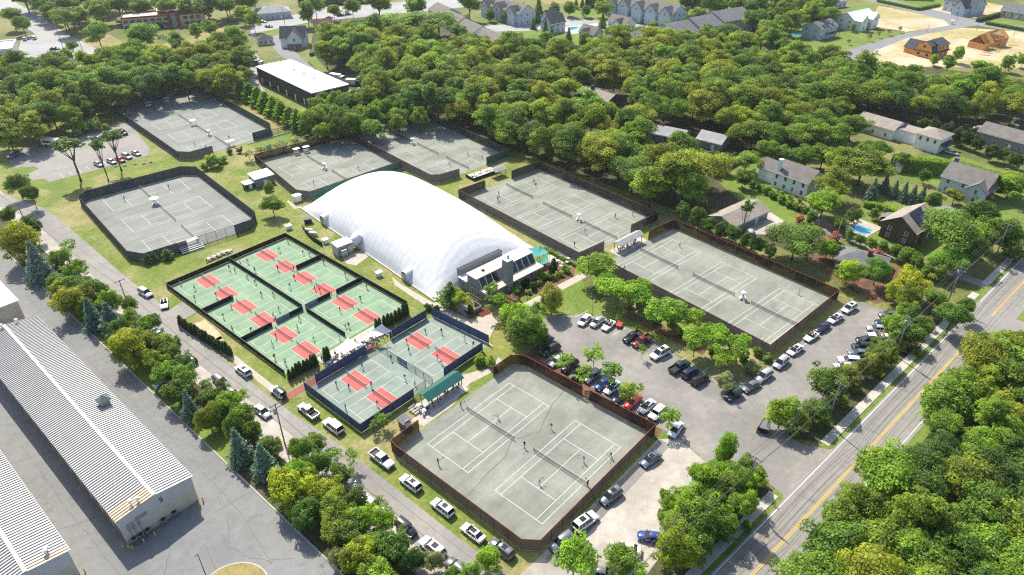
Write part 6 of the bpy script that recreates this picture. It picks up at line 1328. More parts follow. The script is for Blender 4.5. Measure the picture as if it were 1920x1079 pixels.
# back lot, town and gardens
cars([('suv', 'grey', 25, 292, X(da=-60, label='grey car alone at the left end of the back lot')), ('sedan', 'silver', 185, 308, X(label='silver saloon leftmost in the back lot row')), ('sedan', 'silver', 209, 303, X(label='silver saloon second in the back lot row')), ('sedan', 'red', 225, 300, X(label='red car in the back lot row')), ('suv', 'silver', 238, 294, X(label='silver sport-utility car in the back lot row')), ('sedan', 'silver', 255, 288, X(label='silver saloon at the right end of the back lot row')),
      ('sedan', 'navy', 184, 261, X(da=40, label='dark saloon in the middle of the back lot')), ('jeep', 'black', 231, 250, X(label='black open off-roader at the top of the back lot'))], -85, 'in the back lot', 'cars in the back lot')
cars([('sedan', 'silver', 259, 101, X(da=0, label='silver saloon on the road below the cream office')), ('sedan', 'navy', 102, 92, X(label='dark saloon leaving the showroom car park')), ('suv', 'white', 47, 74, X(da=90, label='white car nearest the showroom wall')), ('suv', 'white', 65, 72, X(da=90, label='white car second from the showroom wall')), ('sedan', 'silver', 410, 73, X(label='silver saloon right of the cream office')),
      ('pickup', 'white', 470, 111, X(da=30, label='white van-like truck on the road beside the screen trees')), ('sedan', 'silver', 453, 125, X(da=20, label='silver saloon behind the wood belt')), ('sedan', 'grey', 504, 50, X(da=-30, label='dark saloon in front of the grey shop')), ('sedan', 'silver', 493, 41, X(da=-30, label='silver saloon nearest the grey shop')), ('sedan', 'white', 531, 56, X(da=10, label='white saloon on the road above the blue-roofed house')),
      ('sedan', 'black', 617, 34, X(da=0, label='black saloon in the store car park, left')), ('suv', 'black', 638, 29, X(da=0, label='black sport-utility car in the store car park, middle')), ('sedan', 'grey', 652, 27, X(da=0, label='grey saloon in the store car park, right')), ('suv', 'black', 586, 102, X(da=60, label='black sport-utility car in front of the wood by the side street'))], -25, 'in the town', 'cars in the town')
cars([('suv', 'silver', 1407, 437, X(da=20, label='silver sport-utility car behind the slender tall tree')), ('sedan', 'silver', 1785, 287, X(da=-95, label='silver saloon beside the white modern house'))], 0, 'in the gardens', 'cars in the gardens')
# bus and lorry
def box_vehicle(name, label, cat, x, y, ang, L_, W2, H, m, m2, cab):
    t = thing(name, label, cat, (x, y, .05), R(ang)); b = MB(); b.b2(-L_ / 2, L_ / 2 - cab, -W2, W2, .55, H); b.build('body', m, t)
    b = MB(); b.b2(L_ / 2 - cab + .02, L_ / 2, -W2 * .95, W2 * .95, .5, H * .82); b.build('cab', m2, t)
    b = MB(); b.b2(L_ / 2 - .3, L_ / 2 + .02, -W2 * .85, W2 * .85, H * .45, H * .76); b.build('windscreen', MT['car_glass'], t)
    for s in (-1, 1):
        for xx in (-L_ * .3, L_ * .34):
            b = MB(); b.tube([(xx, s * W2 - s * .25, .48), (xx, s * W2 + s * .01, .48)], .48, 12); b.build('tyre', MT['rubber'], t)
    return t
x, y = G(100, 267, 1.5); bt = box_vehicle('coach', 'white and teal minibus beside the tall trees in the back lot', 'bus', x, y, -60, 8.5, 1.2, 2.9, MT['plastic_white'], MT['teal'], 1.8)
b = MB()
for s in (-1, 1): b.b2(-3.8, 2.2, s * 1.19, s * 1.22, 1.5, 2.3)
b.build('side_windows', MT['car_glass'], bt)
x, y = G(632, 146, 1.5); box_vehicle('box_lorry', 'white box lorry behind the black-walled warehouse', 'truck', x, y, -75, 7.5, 1.2, 3.2, MT['plastic_white'], MT['plastic_white'], 1.8)
x, y = G(662, 154, 1.5); box_vehicle('box_lorry', 'white delivery lorry at the end of the black-walled warehouse', 'truck', x, y, -60, 6.5, 1.2, 2.8, MT['plastic_white'], MT['dark'], 1.8)
x, y = G(481, 118, 1.5); box_vehicle('box_lorry', 'green and white refuse lorry beside the screen trees', 'truck', x, y, -60, 6.5, 1.2, 2.8, MT['green_roof'], MT['plastic_white'], 1.8)
# ================================================================ people
SKIN = [plain('skin_light', (.52, .33, .24), .6, .05, 3.), plain('skin_tan', (.36, .21, .13), .6, .05, 3.), plain('skin_deep', (.13, .07, .045), .6, .05, 3.)]
HAIR = [plain('hair_brown', (.06, .035, .02), .6, .1, 5.), plain('hair_grey', (.35, .34, .33), .6, .1, 5.), plain('cap_white', (.75, .75, .74), .7, .05, 5.), plain('hair_black', (.012, .011, .01), .6, .1, 5.)]
CLOTH = {k: plain('cloth_' + k, c, .85, .08, 4.) for k, c in dict(white=(.75, .75, .75), black=(.02, .02, .022), navy=(.025, .035, .09), blue=(.05, .13, .48), red=(.5, .03, .03), grey=(.25, .25, .27), yellow=(.65, .55, .05), teal=(.04, .30, .36), pink=(.6, .25, .3), green=(.08, .25, .1), orange=(.65, .28, .03)).items()}
def body_mesh(pose):
    """one skinned figure; joints in metres, faces +x"""
    J = dict(pel=(0, 0, .95), waist=(.0, 0, 1.10), chest=(.02, 0, 1.32), neck=(.03, 0, 1.48), head=(.05, 0, 1.60), top=(.05, 0, 1.74),
             ls=(.02, .19, 1.40), le=(.04, .25, 1.13), lw=(.14, .24, .90), lh=(.17, .23, .80), rs=(.02, -.19, 1.40), re=(.06, -.26, 1.14), rw=(.22, -.24, .97), rh=(.30, -.22, .93),
             lp=(0, .10, .92), lk=(.03, .12, .50), la=(-.02, .13, .09), lt=(.15, .14, .04), rp=(0, -.10, .92), rk=(.03, -.12, .50), ra=(-.02, -.13, .09), rt=(.15, -.14, .04))
    if pose == 'ready':
        for k in J: J[k] = (J[k][0], J[k][1], J[k][2] - (.10 if J[k][2] > .6 else 0))
        J.update(lk=(.16, .17, .46), rk=(.16, -.17, .46), la=(-.02, .2, .09), ra=(-.02, -.2, .09), lt=(.15, .22, .04), rt=(.15, -.22, .04), chest=(.14, 0, 1.20), neck=(.2, 0, 1.34), head=(.26, 0, 1.45), top=(.27, 0, 1.59), ls=(.14, .19, 1.27), rs=(.14, -.19, 1.27), le=(.22, .26, 1.03), lw=(.42, .14, 1.0), lh=(.5, .1, 1.02), re=(.22, -.26, 1.03), rw=(.42, -.16, 1.02), rh=(.5, -.13, 1.05), waist=(.06, 0, 1.0))
    if pose == 'swing':
        J.update(lk=(.22, .14, .52), la=(.25, .15, .09), lt=(.42, .16, .04), rk=(-.1, -.14, .5), ra=(-.32, -.15, .12), rt=(-.18, -.16, .04), re=(-.02, -.42, 1.38), rw=(.1, -.62, 1.5), rh=(.13, -.70, 1.54), le=(.2, .3, 1.2), lw=(.38, .26, 1.2), lh=(.45, .24, 1.2))
    if pose == 'reach':
        J.update(re=(.06, -.28, 1.62), rw=(.1, -.26, 1.86), rh=(.12, -.25, 1.95), le=(.2, .28, 1.25), lw=(.36, .26, 1.4), lh=(.42, .25, 1.46), lk=(.15, .12, .52), la=(.16, .13, .09), lt=(.33, .13, .04), ra=(-.14, -.13, .1), rt=(.02, -.14, .04))
    if pose == 'walk':
        J.update(lk=(.2, .1, .52), la=(.26, .1, .1), lt=(.43, .1, .06), rk=(-.06, -.1, .5), ra=(-.3, -.1, .14), rt=(-.15, -.1, .05), le=(-.12, .25, 1.14), lw=(-.1, .26, .9), lh=(-.08, .26, .82), re=(.16, -.25, 1.16), rw=(.3, -.24, 1.0), rh=(.36, -.23, .96))
    if pose == 'sit':
        for k in J: J[k] = (J[k][0], J[k][1], J[k][2] - .45)
        J.update(lk=(.44, .12, .50), la=(.44, .13, .09), lt=(.6, .13, .04), rk=(.44, -.12, .50), ra=(.44, -.13, .09), rt=(.6, -.13, .04), lw=(.3, .2, .58), lh=(.38, .18, .56), le=(.1, .26, .72), re=(.1, -.26, .72), rw=(.3, -.2, .58), rh=(.38, -.18, .56))
    E = [('pel', 'waist', 1), ('waist', 'chest', 1), ('chest', 'neck', 1), ('neck', 'head', 0), ('head', 'top', 3), ('chest', 'ls', 1), ('ls', 'le', 1), ('le', 'lw', 0), ('lw', 'lh', 0), ('chest', 'rs', 1), ('rs', 're', 1), ('re', 'rw', 0), ('rw', 'rh', 0),
         ('pel', 'lp', 2), ('lp', 'lk', 2), ('lk', 'la', 0), ('la', 'lt', 4), ('pel', 'rp', 2), ('rp', 'rk', 2), ('rk', 'ra', 0), ('ra', 'rt', 4)]
    rad = dict(pel=.15, waist=.135, chest=.16, neck=.055, head=.10, top=.075, ls=.07, rs=.07, le=.045, re=.045, lw=.032, rw=.032, lh=.04, rh=.04, lp=.10, rp=.10, lk=.062, rk=.062, la=.042, ra=.042, lt=.04, rt=.04)
    ks = list(J); me = bpy.data.meshes.new('tmp_person'); me.from_pydata([J[k] for k in ks], [(ks.index(a), ks.index(b)) for a, b, _ in E], [])
    o = bpy.data.objects.new('tmp_person', me); COL.objects.link(o); o.modifiers.new('s', 'SKIN'); o.modifiers.new('d', 'SUBSURF').levels = 1
    for i, k in enumerate(ks):
        sv = me.skin_vertices[0].data[i]; sv.radius = (rad[k], rad[k] * (.78 if k in ('chest', 'waist', 'pel') else 1)); sv.use_root = (k == 'pel')
    dg = bpy.context.evaluated_depsgraph_get(); dg.update(); out = bpy.data.meshes.new_from_object(o.evaluated_get(dg)); bpy.data.objects.remove(o); out.name = 'person_' + pose
    out.materials.clear()
    for _ in range(5): out.materials.append(SKIN[0])
    seg = [(np.array(J[a]), np.array(J[b]), m) for a, b, m in E]; idx = []
    for p in out.polygons:
        c = np.array(p.center); best, bm = 9, 0
        for a, b, m in seg:
            t = np.clip(((c - a) @ (b - a)) / ((b - a) @ (b - a)), 0, 1); q = np.linalg.norm(c - a - t * (b - a))
            if q < best: best, bm = q, m
        hz = np.array(J['head'])
        if bm == 0 and np.linalg.norm(c - hz) < .16 and (c[0] < hz[0] - .03 or c[2] > hz[2] + .06): bm = 3
        if bm == 3 and c[2] < hz[2] - .02: bm = 0
        idx.append(bm)
    out.polygons.foreach_set('material_index', idx); out.polygons.foreach_set('use_smooth', [True] * len(idx)); return out
BODY = {p: body_mesh(p) for p in ('stand', 'ready', 'swing', 'reach', 'walk', 'sit')}
PW_ = dict(stand='standing', ready='crouching ready', swing='swinging', reach='reaching up', walk='walking', sit='seated')
rp = random.Random(11)
b = MB(); b.tube([(0, 0, 0), (.3, 0, 0)], .016, 5); b.loft([[(.3 + .16 * (1 - math.cos(a)), .13 * math.sin(a) * s, z) for a in np.linspace(0, math.pi, 7)] for s, z in ((1, -.012), (1, .012))], 0, False, False, False)
b.add([(.46 + .16 * math.cos(a), .13 * math.sin(a), 0) for a in np.linspace(0, 2 * math.pi, 15)[:-1]], [tuple(range(14))]); RAC = b.mesh('racket', MT['dark'])
def person(px, py, pose, shirt, shorts, ang, place, role='player', z=.06, racket=False, wp=None):
    x, y = wp or G(px, py, .06); sk = rp.choice(SKIN[:2] + [SKIN[0], SKIN[2]]); hr = rp.choice(HAIR)
    s = rp.uniform(.95, 1.05)
    o = put('person', BODY[pose], None, (x, y, z), R(ang), s, mats=[sk, CLOTH[shirt], CLOTH[shorts], hr, CLOTH[rp.choice(('white', 'black', 'grey'))]])
    setp(o, f'{PW_[pose]} {role} in {shirt} top and {shorts} {"shorts" if role != "spectator" else "trousers"} {place}', 'person', 'people at the club')
    if racket:
        hx = {'stand': (.33, -.22, .93), 'ready': (.52, -.13, 1.05), 'swing': (.14, -.72, 1.54), 'reach': (.12, -.25, 1.96), 'walk': (.38, -.23, .96)}[pose]; m = Matrix.Rotation(R(ang), 3, 'Z') @ Vector(hx) * s
        r = put('racket', RAC, None, (x + m.x, y + m.y, z + m.z), (0, -.5, R(ang) - .3)); setp(r, f'racket held by the {PW_[pose]} player in {shirt} top {place}', 'racket', 'rackets')
def folk(place, pts, racket=False):
    for q in pts: person(q[0], q[1], q[2], q[3], q[4], q[5] if len(q) > 5 else rp.uniform(0, 360), place, racket=racket)
F1 = lambda a, b: (740 + a / 2.998, 670 + b / 2.998)
def conv(f, l): return [(*f(q[0], q[1]), *q[2:]) for q in l]
folk('on the front clay court', conv(F1, [(245, 605, 'swing', 'red', 'blue', 20), (372, 280, 'stand', 'yellow', 'navy', 0), (582, 345, 'ready', 'white', 'white', 180), (730, 508, 'walk', 'black', 'grey', 200), (880, 405, 'walk', 'red', 'white', 180), (812, 720, 'ready', 'pink', 'white', 10), (1062, 590, 'swing', 'grey', 'white', 190), (1215, 562, 'ready', 'teal', 'pink', 180), (1085, 725, 'stand', 'black', 'black', 90)]), True)
F2 = lambda a, b: (560 + a / 4.15, 560 + b / 4.15)
folk('on the blue-screened court', conv(F2, [(990, 270, 'ready', 'black', 'black'), (1112, 275, 'walk', 'black', 'black'), (845, 350, 'ready', 'navy', 'navy'), (858, 420, 'reach', 'black', 'black'), (1080, 475, 'stand', 'blue', 'white'), (1110, 510, 'swing', 'white', 'blue'), (1290, 330, 'walk', 'white', 'white'), (1360, 380, 'ready', 'black', 'pink'), (720, 480, 'walk', 'blue', 'navy'), (495, 545, 'swing', 'grey', 'black'), (295, 690, 'reach', 'navy', 'black'), (395, 705, 'ready', 'black', 'black'), (568, 690, 'swing', 'grey', 'black'), (368, 865, 'reach', 'black', 'grey'), (612, 840, 'ready', 'blue', 'white'), (828, 635, 'walk', 'blue', 'white'), (905, 680, 'stand', 'white', 'blue')]))
F3 = lambda a, b: (310 + a / 3.721, 430 + b / 3.721)
folk('on the green pickleball courts', conv(F3, [(110, 385, 'ready', 'black', 'white'), (207, 425, 'swing', 'white', 'black'), (207, 495, 'reach', 'navy', 'grey'), (358, 480, 'walk', 'blue', 'white'), (450, 285, 'walk', 'grey', 'black'), (487, 300, 'swing', 'red', 'black'), (573, 345, 'stand', 'white', 'navy'), (628, 380, 'ready', 'grey', 'black'), (672, 470, 'swing', 'black', 'black'), (755, 470, 'walk', 'grey', 'grey'), (465, 495, 'stand', 'orange', 'navy'), (460, 555, 'ready', 'red', 'grey'), (408, 625, 'swing', 'black', 'white'), (472, 715, 'stand', 'white', 'navy'), (600, 715, 'ready', 'navy', 'white'), (795, 570, 'swing', 'white', 'navy'), (770, 640, 'ready', 'red', 'black'), (757, 620, 'stand', 'white', 'grey'), (937, 640, 'walk', 'black', 'black'), (925, 705, 'swing', 'white', 'grey'), (775, 755, 'ready', 'red', 'black'), (748, 815, 'swing', 'white', 'black'), (1035, 775, 'swing', 'white', 'black'), (765, 910, 'walk', 'black', 'black'), (840, 945, 'reach', 'white', 'navy'), (1217, 765, 'stand', 'white', 'grey'),
    (520, 225, 'stand', 'black', 'white'), (577, 240, 'swing', 'yellow', 'grey'), (627, 300, 'reach', 'black', 'black'), (797, 160, 'swing', 'grey', 'white'), (857, 95, 'stand', 'black', 'white'), (965, 180, 'ready', 'navy', 'white'), (1007, 185, 'walk', 'white', 'blue'), (787, 290, 'stand', 'black', 'navy'), (895, 290, 'ready', 'black', 'navy'), (902, 350, 'stand', 'red', 'black'), (870, 415, 'swing', 'navy', 'white'), (1107, 245, 'walk', 'black', 'black'), (1260, 340, 'reach', 'red', 'white'), (1275, 375, 'walk', 'white', 'white'), (1047, 430, 'stand', 'black', 'black'), (1083, 445, 'ready', 'black', 'white'), (1362, 500, 'swing', 'black', 'black'), (1220, 580, 'swing', 'black', 'grey'), (1255, 685, 'ready', 'white', 'black'), (1283, 690, 'stand', 'black', 'grey'), (1403, 415, 'ready', 'black', 'navy')]))
F4 = lambda a, b: (1150 + a / 3.853, 420 + b / 3.853)
folk('on the courts above the right car park', conv(F4, [(478, 165, 'swing', 'white', 'black'), (75, 340, 'stand', 'navy', 'black'), (1337, 515, 'ready', 'white', 'white'), (1065, 860, 'ready', 'white', 'white'), (935, 540, 'walk', 'white', 'grey')]))
F5 = lambda a, b: (860 + a / 5.0526, 300 + b / 5.0526)
folk('on the courts right of the dome', conv(F5, [(732, 260, 'swing', 'black', 'black'), (713, 225, 'stand', 'black', 'grey'), (380, 335, 'ready', 'grey', 'black'), (372, 390, 'swing', 'navy', 'black'), (1483, 550, 'stand', 'blue', 'navy'), (1645, 530, 'ready', 'black', 'white'), (1195, 700, 'reach', 'teal', 'white'), (1095, 820, 'swing', 'navy', 'navy')]))
F6 = lambda a, b: (150 + a / 5.394, 310 + b / 5.394)
folk('on the left clay courts', conv(F6, [(455, 360, 'reach', 'black', 'black'), (903, 240, 'reach', 'black', 'black')]))
F7 = lambda a, b: (220 + a / 5.0526, 170 + b / 5.0526)
folk('on the farthest left courts', conv(F7, [(220, 265, 'stand', 'white', 'white'), (732, 525, 'stand', 'white', 'grey'), (843, 550, 'ready', 'black', 'black'), (1062, 460, 'ready', 'black', 'red')]))
F8 = lambda a, b: (470 + a / 3.918, 210 + b / 3.918)
folk('on the courts behind the dome', conv(F8, [(790, 425, 'ready', 'black', 'black'), (463, 530, 'stand', 'grey', 'black'), (345, 312, 'stand', 'white', 'grey'), (1222, 150, 'stand', 'grey', 'black'), (1595, 325, 'swing', 'white', 'black'), (1700, 345, 'swing', 'grey', 'black'), (1460, 395, 'walk', 'white', 'black')]))
for i in range(11):
    person(0, 0, rp.choice(('sit', 'sit', 'stand')), rp.choice(('white', 'black', 'navy', 'pink', 'grey', 'red')), rp.choice(('black', 'white', 'navy')), rp.uniform(200, 330), 'under the green-roofed shelter', 'spectator', .06, wp=(69.3 + .82 * i + rp.uniform(-.2, .2), 83.6 + rp.uniform(-.9, .9)))
for i in range(12):
    person(0, 0, rp.choice(('sit', 'sit', 'stand')), rp.choice(('white', 'black', 'navy', 'pink', 'grey', 'blue')), rp.choice(('black', 'white', 'navy')), rp.uniform(0, 360), 'on the spectator deck', 'spectator', .06, wp=(63.5 + 1.3 * i + rp.uniform(-.3, .3), 110.3 + rp.uniform(-.6, 2.4)))
# ================================================================ small things
def bench(label, x, y, rot, L_=1.8, m=None, cat='bench'):
    t = thing('bench', label, cat, (x, y, .05), R(rot)); m = m or MT['plastic_white']
    for k in range(3): b = MB(); b.box((0, -.14 + .14 * k, .44), (L_, .12, .05)); b.build('seat_slat', m, t)
    for k in range(2): b = MB(); b.box((0, .26, .62 + .16 * k), (L_, .04, .12)); b.build('back_slat', m, t)
    for s in (-1, 1): b = MB(); b.box((s * (L_ / 2 - .15), 0, .21), (.07, .42, .42)); b.box((s * (L_ / 2 - .15), .25, .6), (.06, .06, .45)); b.build('leg', m, t)
def table_set(label, x, y, m, par=False, group='tables and chairs'):
    t = thing('round_table', label, 'table', (x, y, .05), rp.uniform(0, 6), group); b = MB(); b.cyl(0, 0, .70, .74, .55, 14); b.build('tabletop', m, t); b = MB(); b.cyl(0, 0, 0, .70, .05, 8); b.cyl(0, 0, 0, .04, .28, 10); b.build('pedestal', MT['steel'], t)
_ch = []
def chair(label, x, y, rot, m, group='tables and chairs'):
    t = thing('chair', label, 'chair', (x, y, .05), rot, group); key = m.name
    if not _ch:
        b = MB(); b.box((0, 0, .44), (.46, .46, .05)); _ch.append(b.mesh('seat', MT['plastic_white'])); b = MB(); b.box((-.23, 0, .70), (.05, .44, .46)); _ch.append(b.mesh('backrest', MT['plastic_white'])); b = MB(); b.box((0, 0, .22), (.05, .05, .44)); _ch.append(b.mesh('leg', MT['steel']))
    put('seat', _ch[0], t, mats=[m]); put('backrest', _ch[1], t, mats=[m])
    for a in (-.2, .2):
        for c in (-.2, .2): put('leg', _ch[2], t, (a, c, 0))
PW2, DKm = MT['plastic_white'], MT['dark']
def cluster(pts, place, tm=None, cm=None):
    for x, y in pts:
        table_set(f'round pale table {place}', x, y, tm or PW2)
        for k in range(4):
            a = k * 1.57 + rp.uniform(0, .8); chair(f'chair {place}', x + .85 * math.cos(a), y + .85 * math.sin(a), a + math.pi, cm or rp.choice((PW2, DKm, MT['wood'])))
cluster([(63.6, 110.4), (65.6, 111.6), (67.7, 110.2), (70.0, 110.6), (72.2, 110.0), (74.4, 110.4), (76.6, 110.2), (79, 110.3)], 'on the spectator deck between the pickleball courts')
cluster([(67.2, 83.2), (67.4, 85.2)], 'at the left end of the green-roofed shelter', MT['sail'])
cluster([(148.4, 90.2), (151.2, 90.0), (154.2, 89.6)], 'under the grey-roofed shelter')
x, y = G(1065, 489); cluster([(x, y), (x - 3, y + 1.5), (x - 1.6, y - 1.0)], 'on the clubhouse patio', None, DKm)
x, y = G(898, 330); cluster([(x - 2, y + .5), (x + 1.2, y + .4), (x + 4, y)], 'on the terrace between the far courts')
for i in range(3): bench('cream lounger left of the green-roofed shelter', 66.2 + .0 * i, 84.2 + .75 * i, 0, 1.7, MT['sail'])
# terrace with canopy between courts
x, y = G(905, 328); tc = thing('terrace', 'dark-edged timber terrace between the far courts', 'terrace', (x, y, 0), R(-7)); b = MB(); b.b2(-5.5, 5.5, -2, 2.4, 0, .5); b.build('deck', MT['roof_warm'], tc)
b = MB(); b.b2(-5.6, 5.6, -2.1, -2, 0, 1.1); b.b2(-5.6, -5.5, -2, 2.4, 0, 1.1); b.build('railing', MT['dark'], tc)
shelter('small grey-roofed shelter on the terrace between the far courts', 0, 4.6, 0, 3.0, 2.4, .7, MT['roof_light'], -7, 3, G(934, 330)[0], G(934, 330)[1])
def canopy_bench(label, px, py, rot, L_=2.4):
    x, y = G(px, py, .05); t = thing('canopy_bench', label, 'bench', (x, y, .05), R(rot)); b = MB(); b.box((0, 0, 2.05), (L_, 1.5, .07), tilt=Matrix.Rotation(.08, 3, 'X')); b.build('canopy', PW2, t)
    for s in (-1, 1): b = MB(); b.box((s * (L_ / 2 - .1), .5, 1.0), (.07, .07, 2.0)); b.build('post', MT['steel'], t)
    b = MB(); b.box((0, .15, .45), (L_ - .3, .42, .06)); b.build('seat', PW2, t); b = MB(); b.box((0, .42, .75), (L_ - .3, .05, .3)); b.build('backrest', PW2, t)
canopy_bench('white canopied bench in the tree shade, left, farthest courts', 280, 201, -5); canopy_bench('white canopied bench in the tree shade, right, farthest courts', 314, 193, -5)
canopy_bench('white canopied bench at the centre of the farthest courts', 363, 235, -5); canopy_bench('white canopied bench at the open end of the farthest courts', 433, 274, -5, 3.4)
canopy_bench('white canopied bench at the left edge behind the dome', 557, 289, -6); canopy_bench('white canopied bench beside the other one behind the dome', 575, 285, -6)
canopy_bench('white canopied bench in shade at the back right courts, left', 720, 245, -6); canopy_bench('white canopied bench in shade at the back right courts, right', 731, 242, -6)
# courtside umbrella carts
def umbrella(label, px, py, big=.5):
    x, y = G(px, py, .06); t = thing('umbrella_bench', label, 'umbrella', (x, y, .06), rp.uniform(0, 1)); b = MB(); n = 10
    b.add([(0, 0, 2.5)] + [(1.4 * big * math.cos(6.283 * k / n), 1.4 * big * math.sin(6.283 * k / n), 2.1) for k in range(n)], [(0, 1 + k, 1 + (k + 1) % n) for k in range(n)]); b.build('canopy', PW2, t)
    b = MB(); b.cyl(0, 0, 0, 2.5, .03, 6); b.build('pole', MT['steel'], t)
    for s in (-1, 1): b = MB(); b.box((0, s * .55, .42), (1.3, .4, .06)); b.box((0, s * .36, .7), (1.3, .05, .34)); b.box((0, s * .55, .2), (1.1, .3, .06)); b.build('seat', PW2, t)
umbrella('white umbrella bench on the left clay courts', 292, 383, 1.); umbrella('white umbrella bench beside a net behind the dome', 609, 317); umbrella('white umbrella bench on the back right courts', 774, 270); umbrella('white umbrella bench in the middle of the courts right of the dome', 1085, 413); umbrella('white umbrella bench in the middle of the courts above the car park', 1392, 561); umbrella('white bench stand at the centre of the farthest courts', 393, 254)
# bleachers beside the left courts
x, y = G(361, 469); bl = thing('bleachers', 'white aluminium bleachers with canopy beside the left clay courts', 'bleachers', (x, y, 0), R(-6))
for k in range(4): b = MB(); b.box((0, .6 * k - .9, .4 + .3 * k), (6.2, .32, .06)); b.build('seat_plank', PW2, bl); b = MB(); b.box((0, .6 * k - 1.15, .15 + .3 * k), (6.2, .28, .05)); b.build('foot_plank', MT['steel'], bl)
for s in (-2.8, 0, 2.8): b = MB(); b.box((s, 0, .6), (.07, 2.2, .07), tilt=Matrix.Rotation(.46, 3, 'X')); b.box((s, .9, .6), (.07, .07, 1.2)); b.box((s, -.9, .2), (.07, .07, .4)); b.build('frame', MT['steel'], bl)
sail('white shade panel above the bleachers', [(x - 3, y + 1.6, 2.2), (x + 3, y + .9, 2.2), (x + 3.2, y + 2.6, 2.3), (x - 2.8, y + 3.2, 2.3)], MT['sail'])
for i, (px, py) in enumerate(((393, 489), (402, 485), (412, 481), (420, 477), (430, 474))):
    X_, Y_ = G(px, py); table_set(f'small round table by the bleachers, {od[i]} from the left', X_, Y_, PW2); chair(f'pale chair by the bleachers, {od[i]} from the left', X_ + .9, Y_ + .3, 2.5, MT['sail']); chair(f'dark chair by the bleachers, {od[i]} from the left', X_ - .8, Y_ - .4, .5, DKm)
# bollards, condensers at the storage buildings
def bollard(px, py, label):
    x, y = G(px, py, .03); t = thing('bollard', label, 'bollard', (x, y, .03), 0, 'yellow bollards'); b = MB(); b.cyl(0, 0, 0, 1.05, .11, 10); b.cyl(0, 0, 1.05, 1.12, .11, 10, 0, .04); b.build('post', MT['yellow'], t)
for px, py, s in ((232, 1029, 'left of the front corner of the cupola building'), (243, 1030, 'at the left front corner of the cupola building'), (250, 1032, 'just in front of the left condenser'), (271, 1018, 'in front of the second condenser'), (292, 1006, 'right of the third condenser'), (376, 950, 'inner of the pair at the right front corner'), (381, 940, 'outer of the pair at the right front corner'), (160, 1074, 'at the bottom edge between the storage buildings'), (27, 893, 'beside the lower left storage building, upper'), (150, 1088, 'cut by the bottom edge')):
    if py < 1079: bollard(px, py, f'yellow steel bollard {s}')
for px, py, s in ((254, 1018, 'leftmost'), (267, 1010, 'second from the left'), (280, 1001, 'third from the left'), (309, 982, 'fourth from the left'), (329, 968, 'rightmost')):
    x, y = G(px, py, .03); t = thing('air_condenser', f'{s} grey air condenser against the storage building wall', 'air conditioner', (x, y, .03), 0, 'air condensers'); b = MB(); b.b2(-.5, .5, -.5, .5, .08, 1.1); b.build('casing', MT['steel'], t); b = MB(); b.cyl(0, 0, 1.1, 1.13, .4, 14); b.build('fan_grille', MT['dark'], t)
    for k in range(5): b = MB(); b.box((0, -.51, .25 + .17 * k), (.9, .03, .05)); b.build('louvre', MT['dark'], t)
# lamp post in the yard
def lamp(px, py, h, label, arm=.8, ang=0, m=None):
    x, y = G(px, py, 0); t = thing('lamp_post', label, 'lamp post', (x, y, 0), R(ang)); b = MB(); b.cyl(0, 0, 0, h, .08, 8, 0, .05); b.build('pole', m or MT['dark'], t); b = MB(); b.box((arm / 2, 0, h), (arm, .06, .06)); b.box((arm, 0, h - .05), (.5, .25, .12)); b.build('lamp_head', m or MT['dark'], t)
lamp(386, 1079, 5.5, 'dark lamp post at the bottom edge of the storage yard', .3, 200)
lamp(1110, 590, 4, 'thin lamp post on the lawn above the car park', .2, 0, MT['steel']); lamp(1320, 1000, 5, 'lamp post half hidden on the wooded bank', .4, 90)
for px, py in ((1530, 78), (1612, 110), (1738, 60), (1830, 58), (1900, 68), (1792, 42), (1664, 15)): lamp(px, py, 5, 'slim dark street lamp in the new subdivision', .4, 0)
for px, py, h in ((1612, 118, 2), (1784, 44, 2)): simple_shed('portable toilet beside the new subdivision street', *G(1643 if px < 1700 else 1784, 102 if px < 1700 else 46), 10, 1.2, 1.2, 2.2, MT['white'], MT['white'], 0, 'portable_toilet', 'toilet')
# poles and wires
def pole(x, y, h, ang, label, arms=1, trans=False, tilt=0.):
    t = thing('utility_pole', label, 'utility pole', (x, y, 0), R(ang)); b = MB(); b.cyl(0, 0, 0, h, .16, 8, 0, .11); b.build('pole', MT['pole'], t)
    for k in range(arms):
        b = MB(); b.box((0, 0, h - .35 - .9 * k), (.12, 2.6, .14)); a = b.build('crossarm', MT['pole'], t)
        for s in (-1.15, -.45, .45, 1.15): b = MB(); b.cyl(0, s, h - .28 - .9 * k, h - .06 - .9 * k, .05, 6); b.build('insulator', MT['steel'], a)
    if trans: b = MB(); b.cyl(.0, .35, h - 2.4, h - 1.3, .28, 10); b.build('transformer', MT['steel'], t)
def wires(label, a, b_, offs, h, sag=.7):
    t = thing('power_cable', label, 'cable', (a[0], a[1], 0)); d = Vector((b_[0] - a[0], b_[1] - a[1], 0)); n = Vector((-d.y, d.x, 0)).normalized()
    for k, (o, dz) in enumerate(offs):
        b = MB(); pts = [tuple(d * f + n * o + Vector((0, 0, h + dz - sag * 4 * f * (1 - f)))) for f in np.linspace(0, 1, 13)]; b.tube(pts, .028, 4); b.build('wire', MT['wire'], t)
RPo = [(30, 32.6), (59.9, 28.5), (89.7, 24.2), (118.3, 20.4), (150.1, 17.2), (180.6, 14.0), (213.0, 10.2), (246, 6.0)]
nm = ('below the bottom edge', 'behind the bush at the bottom edge', 'on the wooded bank by the entry drive', 'beside the rounded dark tree on the road bank', 'among the bright trees on the road bank', 'where the gravel lane meets the road', 'in front of the big tree by the road', 'beyond the right edge')
for i, (x, y) in enumerate(RPo):
    if 0 < i < 7: pole(x, y, 11, -6.6, f'wooden utility pole {nm[i]}', 2 if i in (2, 5) else 1, i in (4, 5))
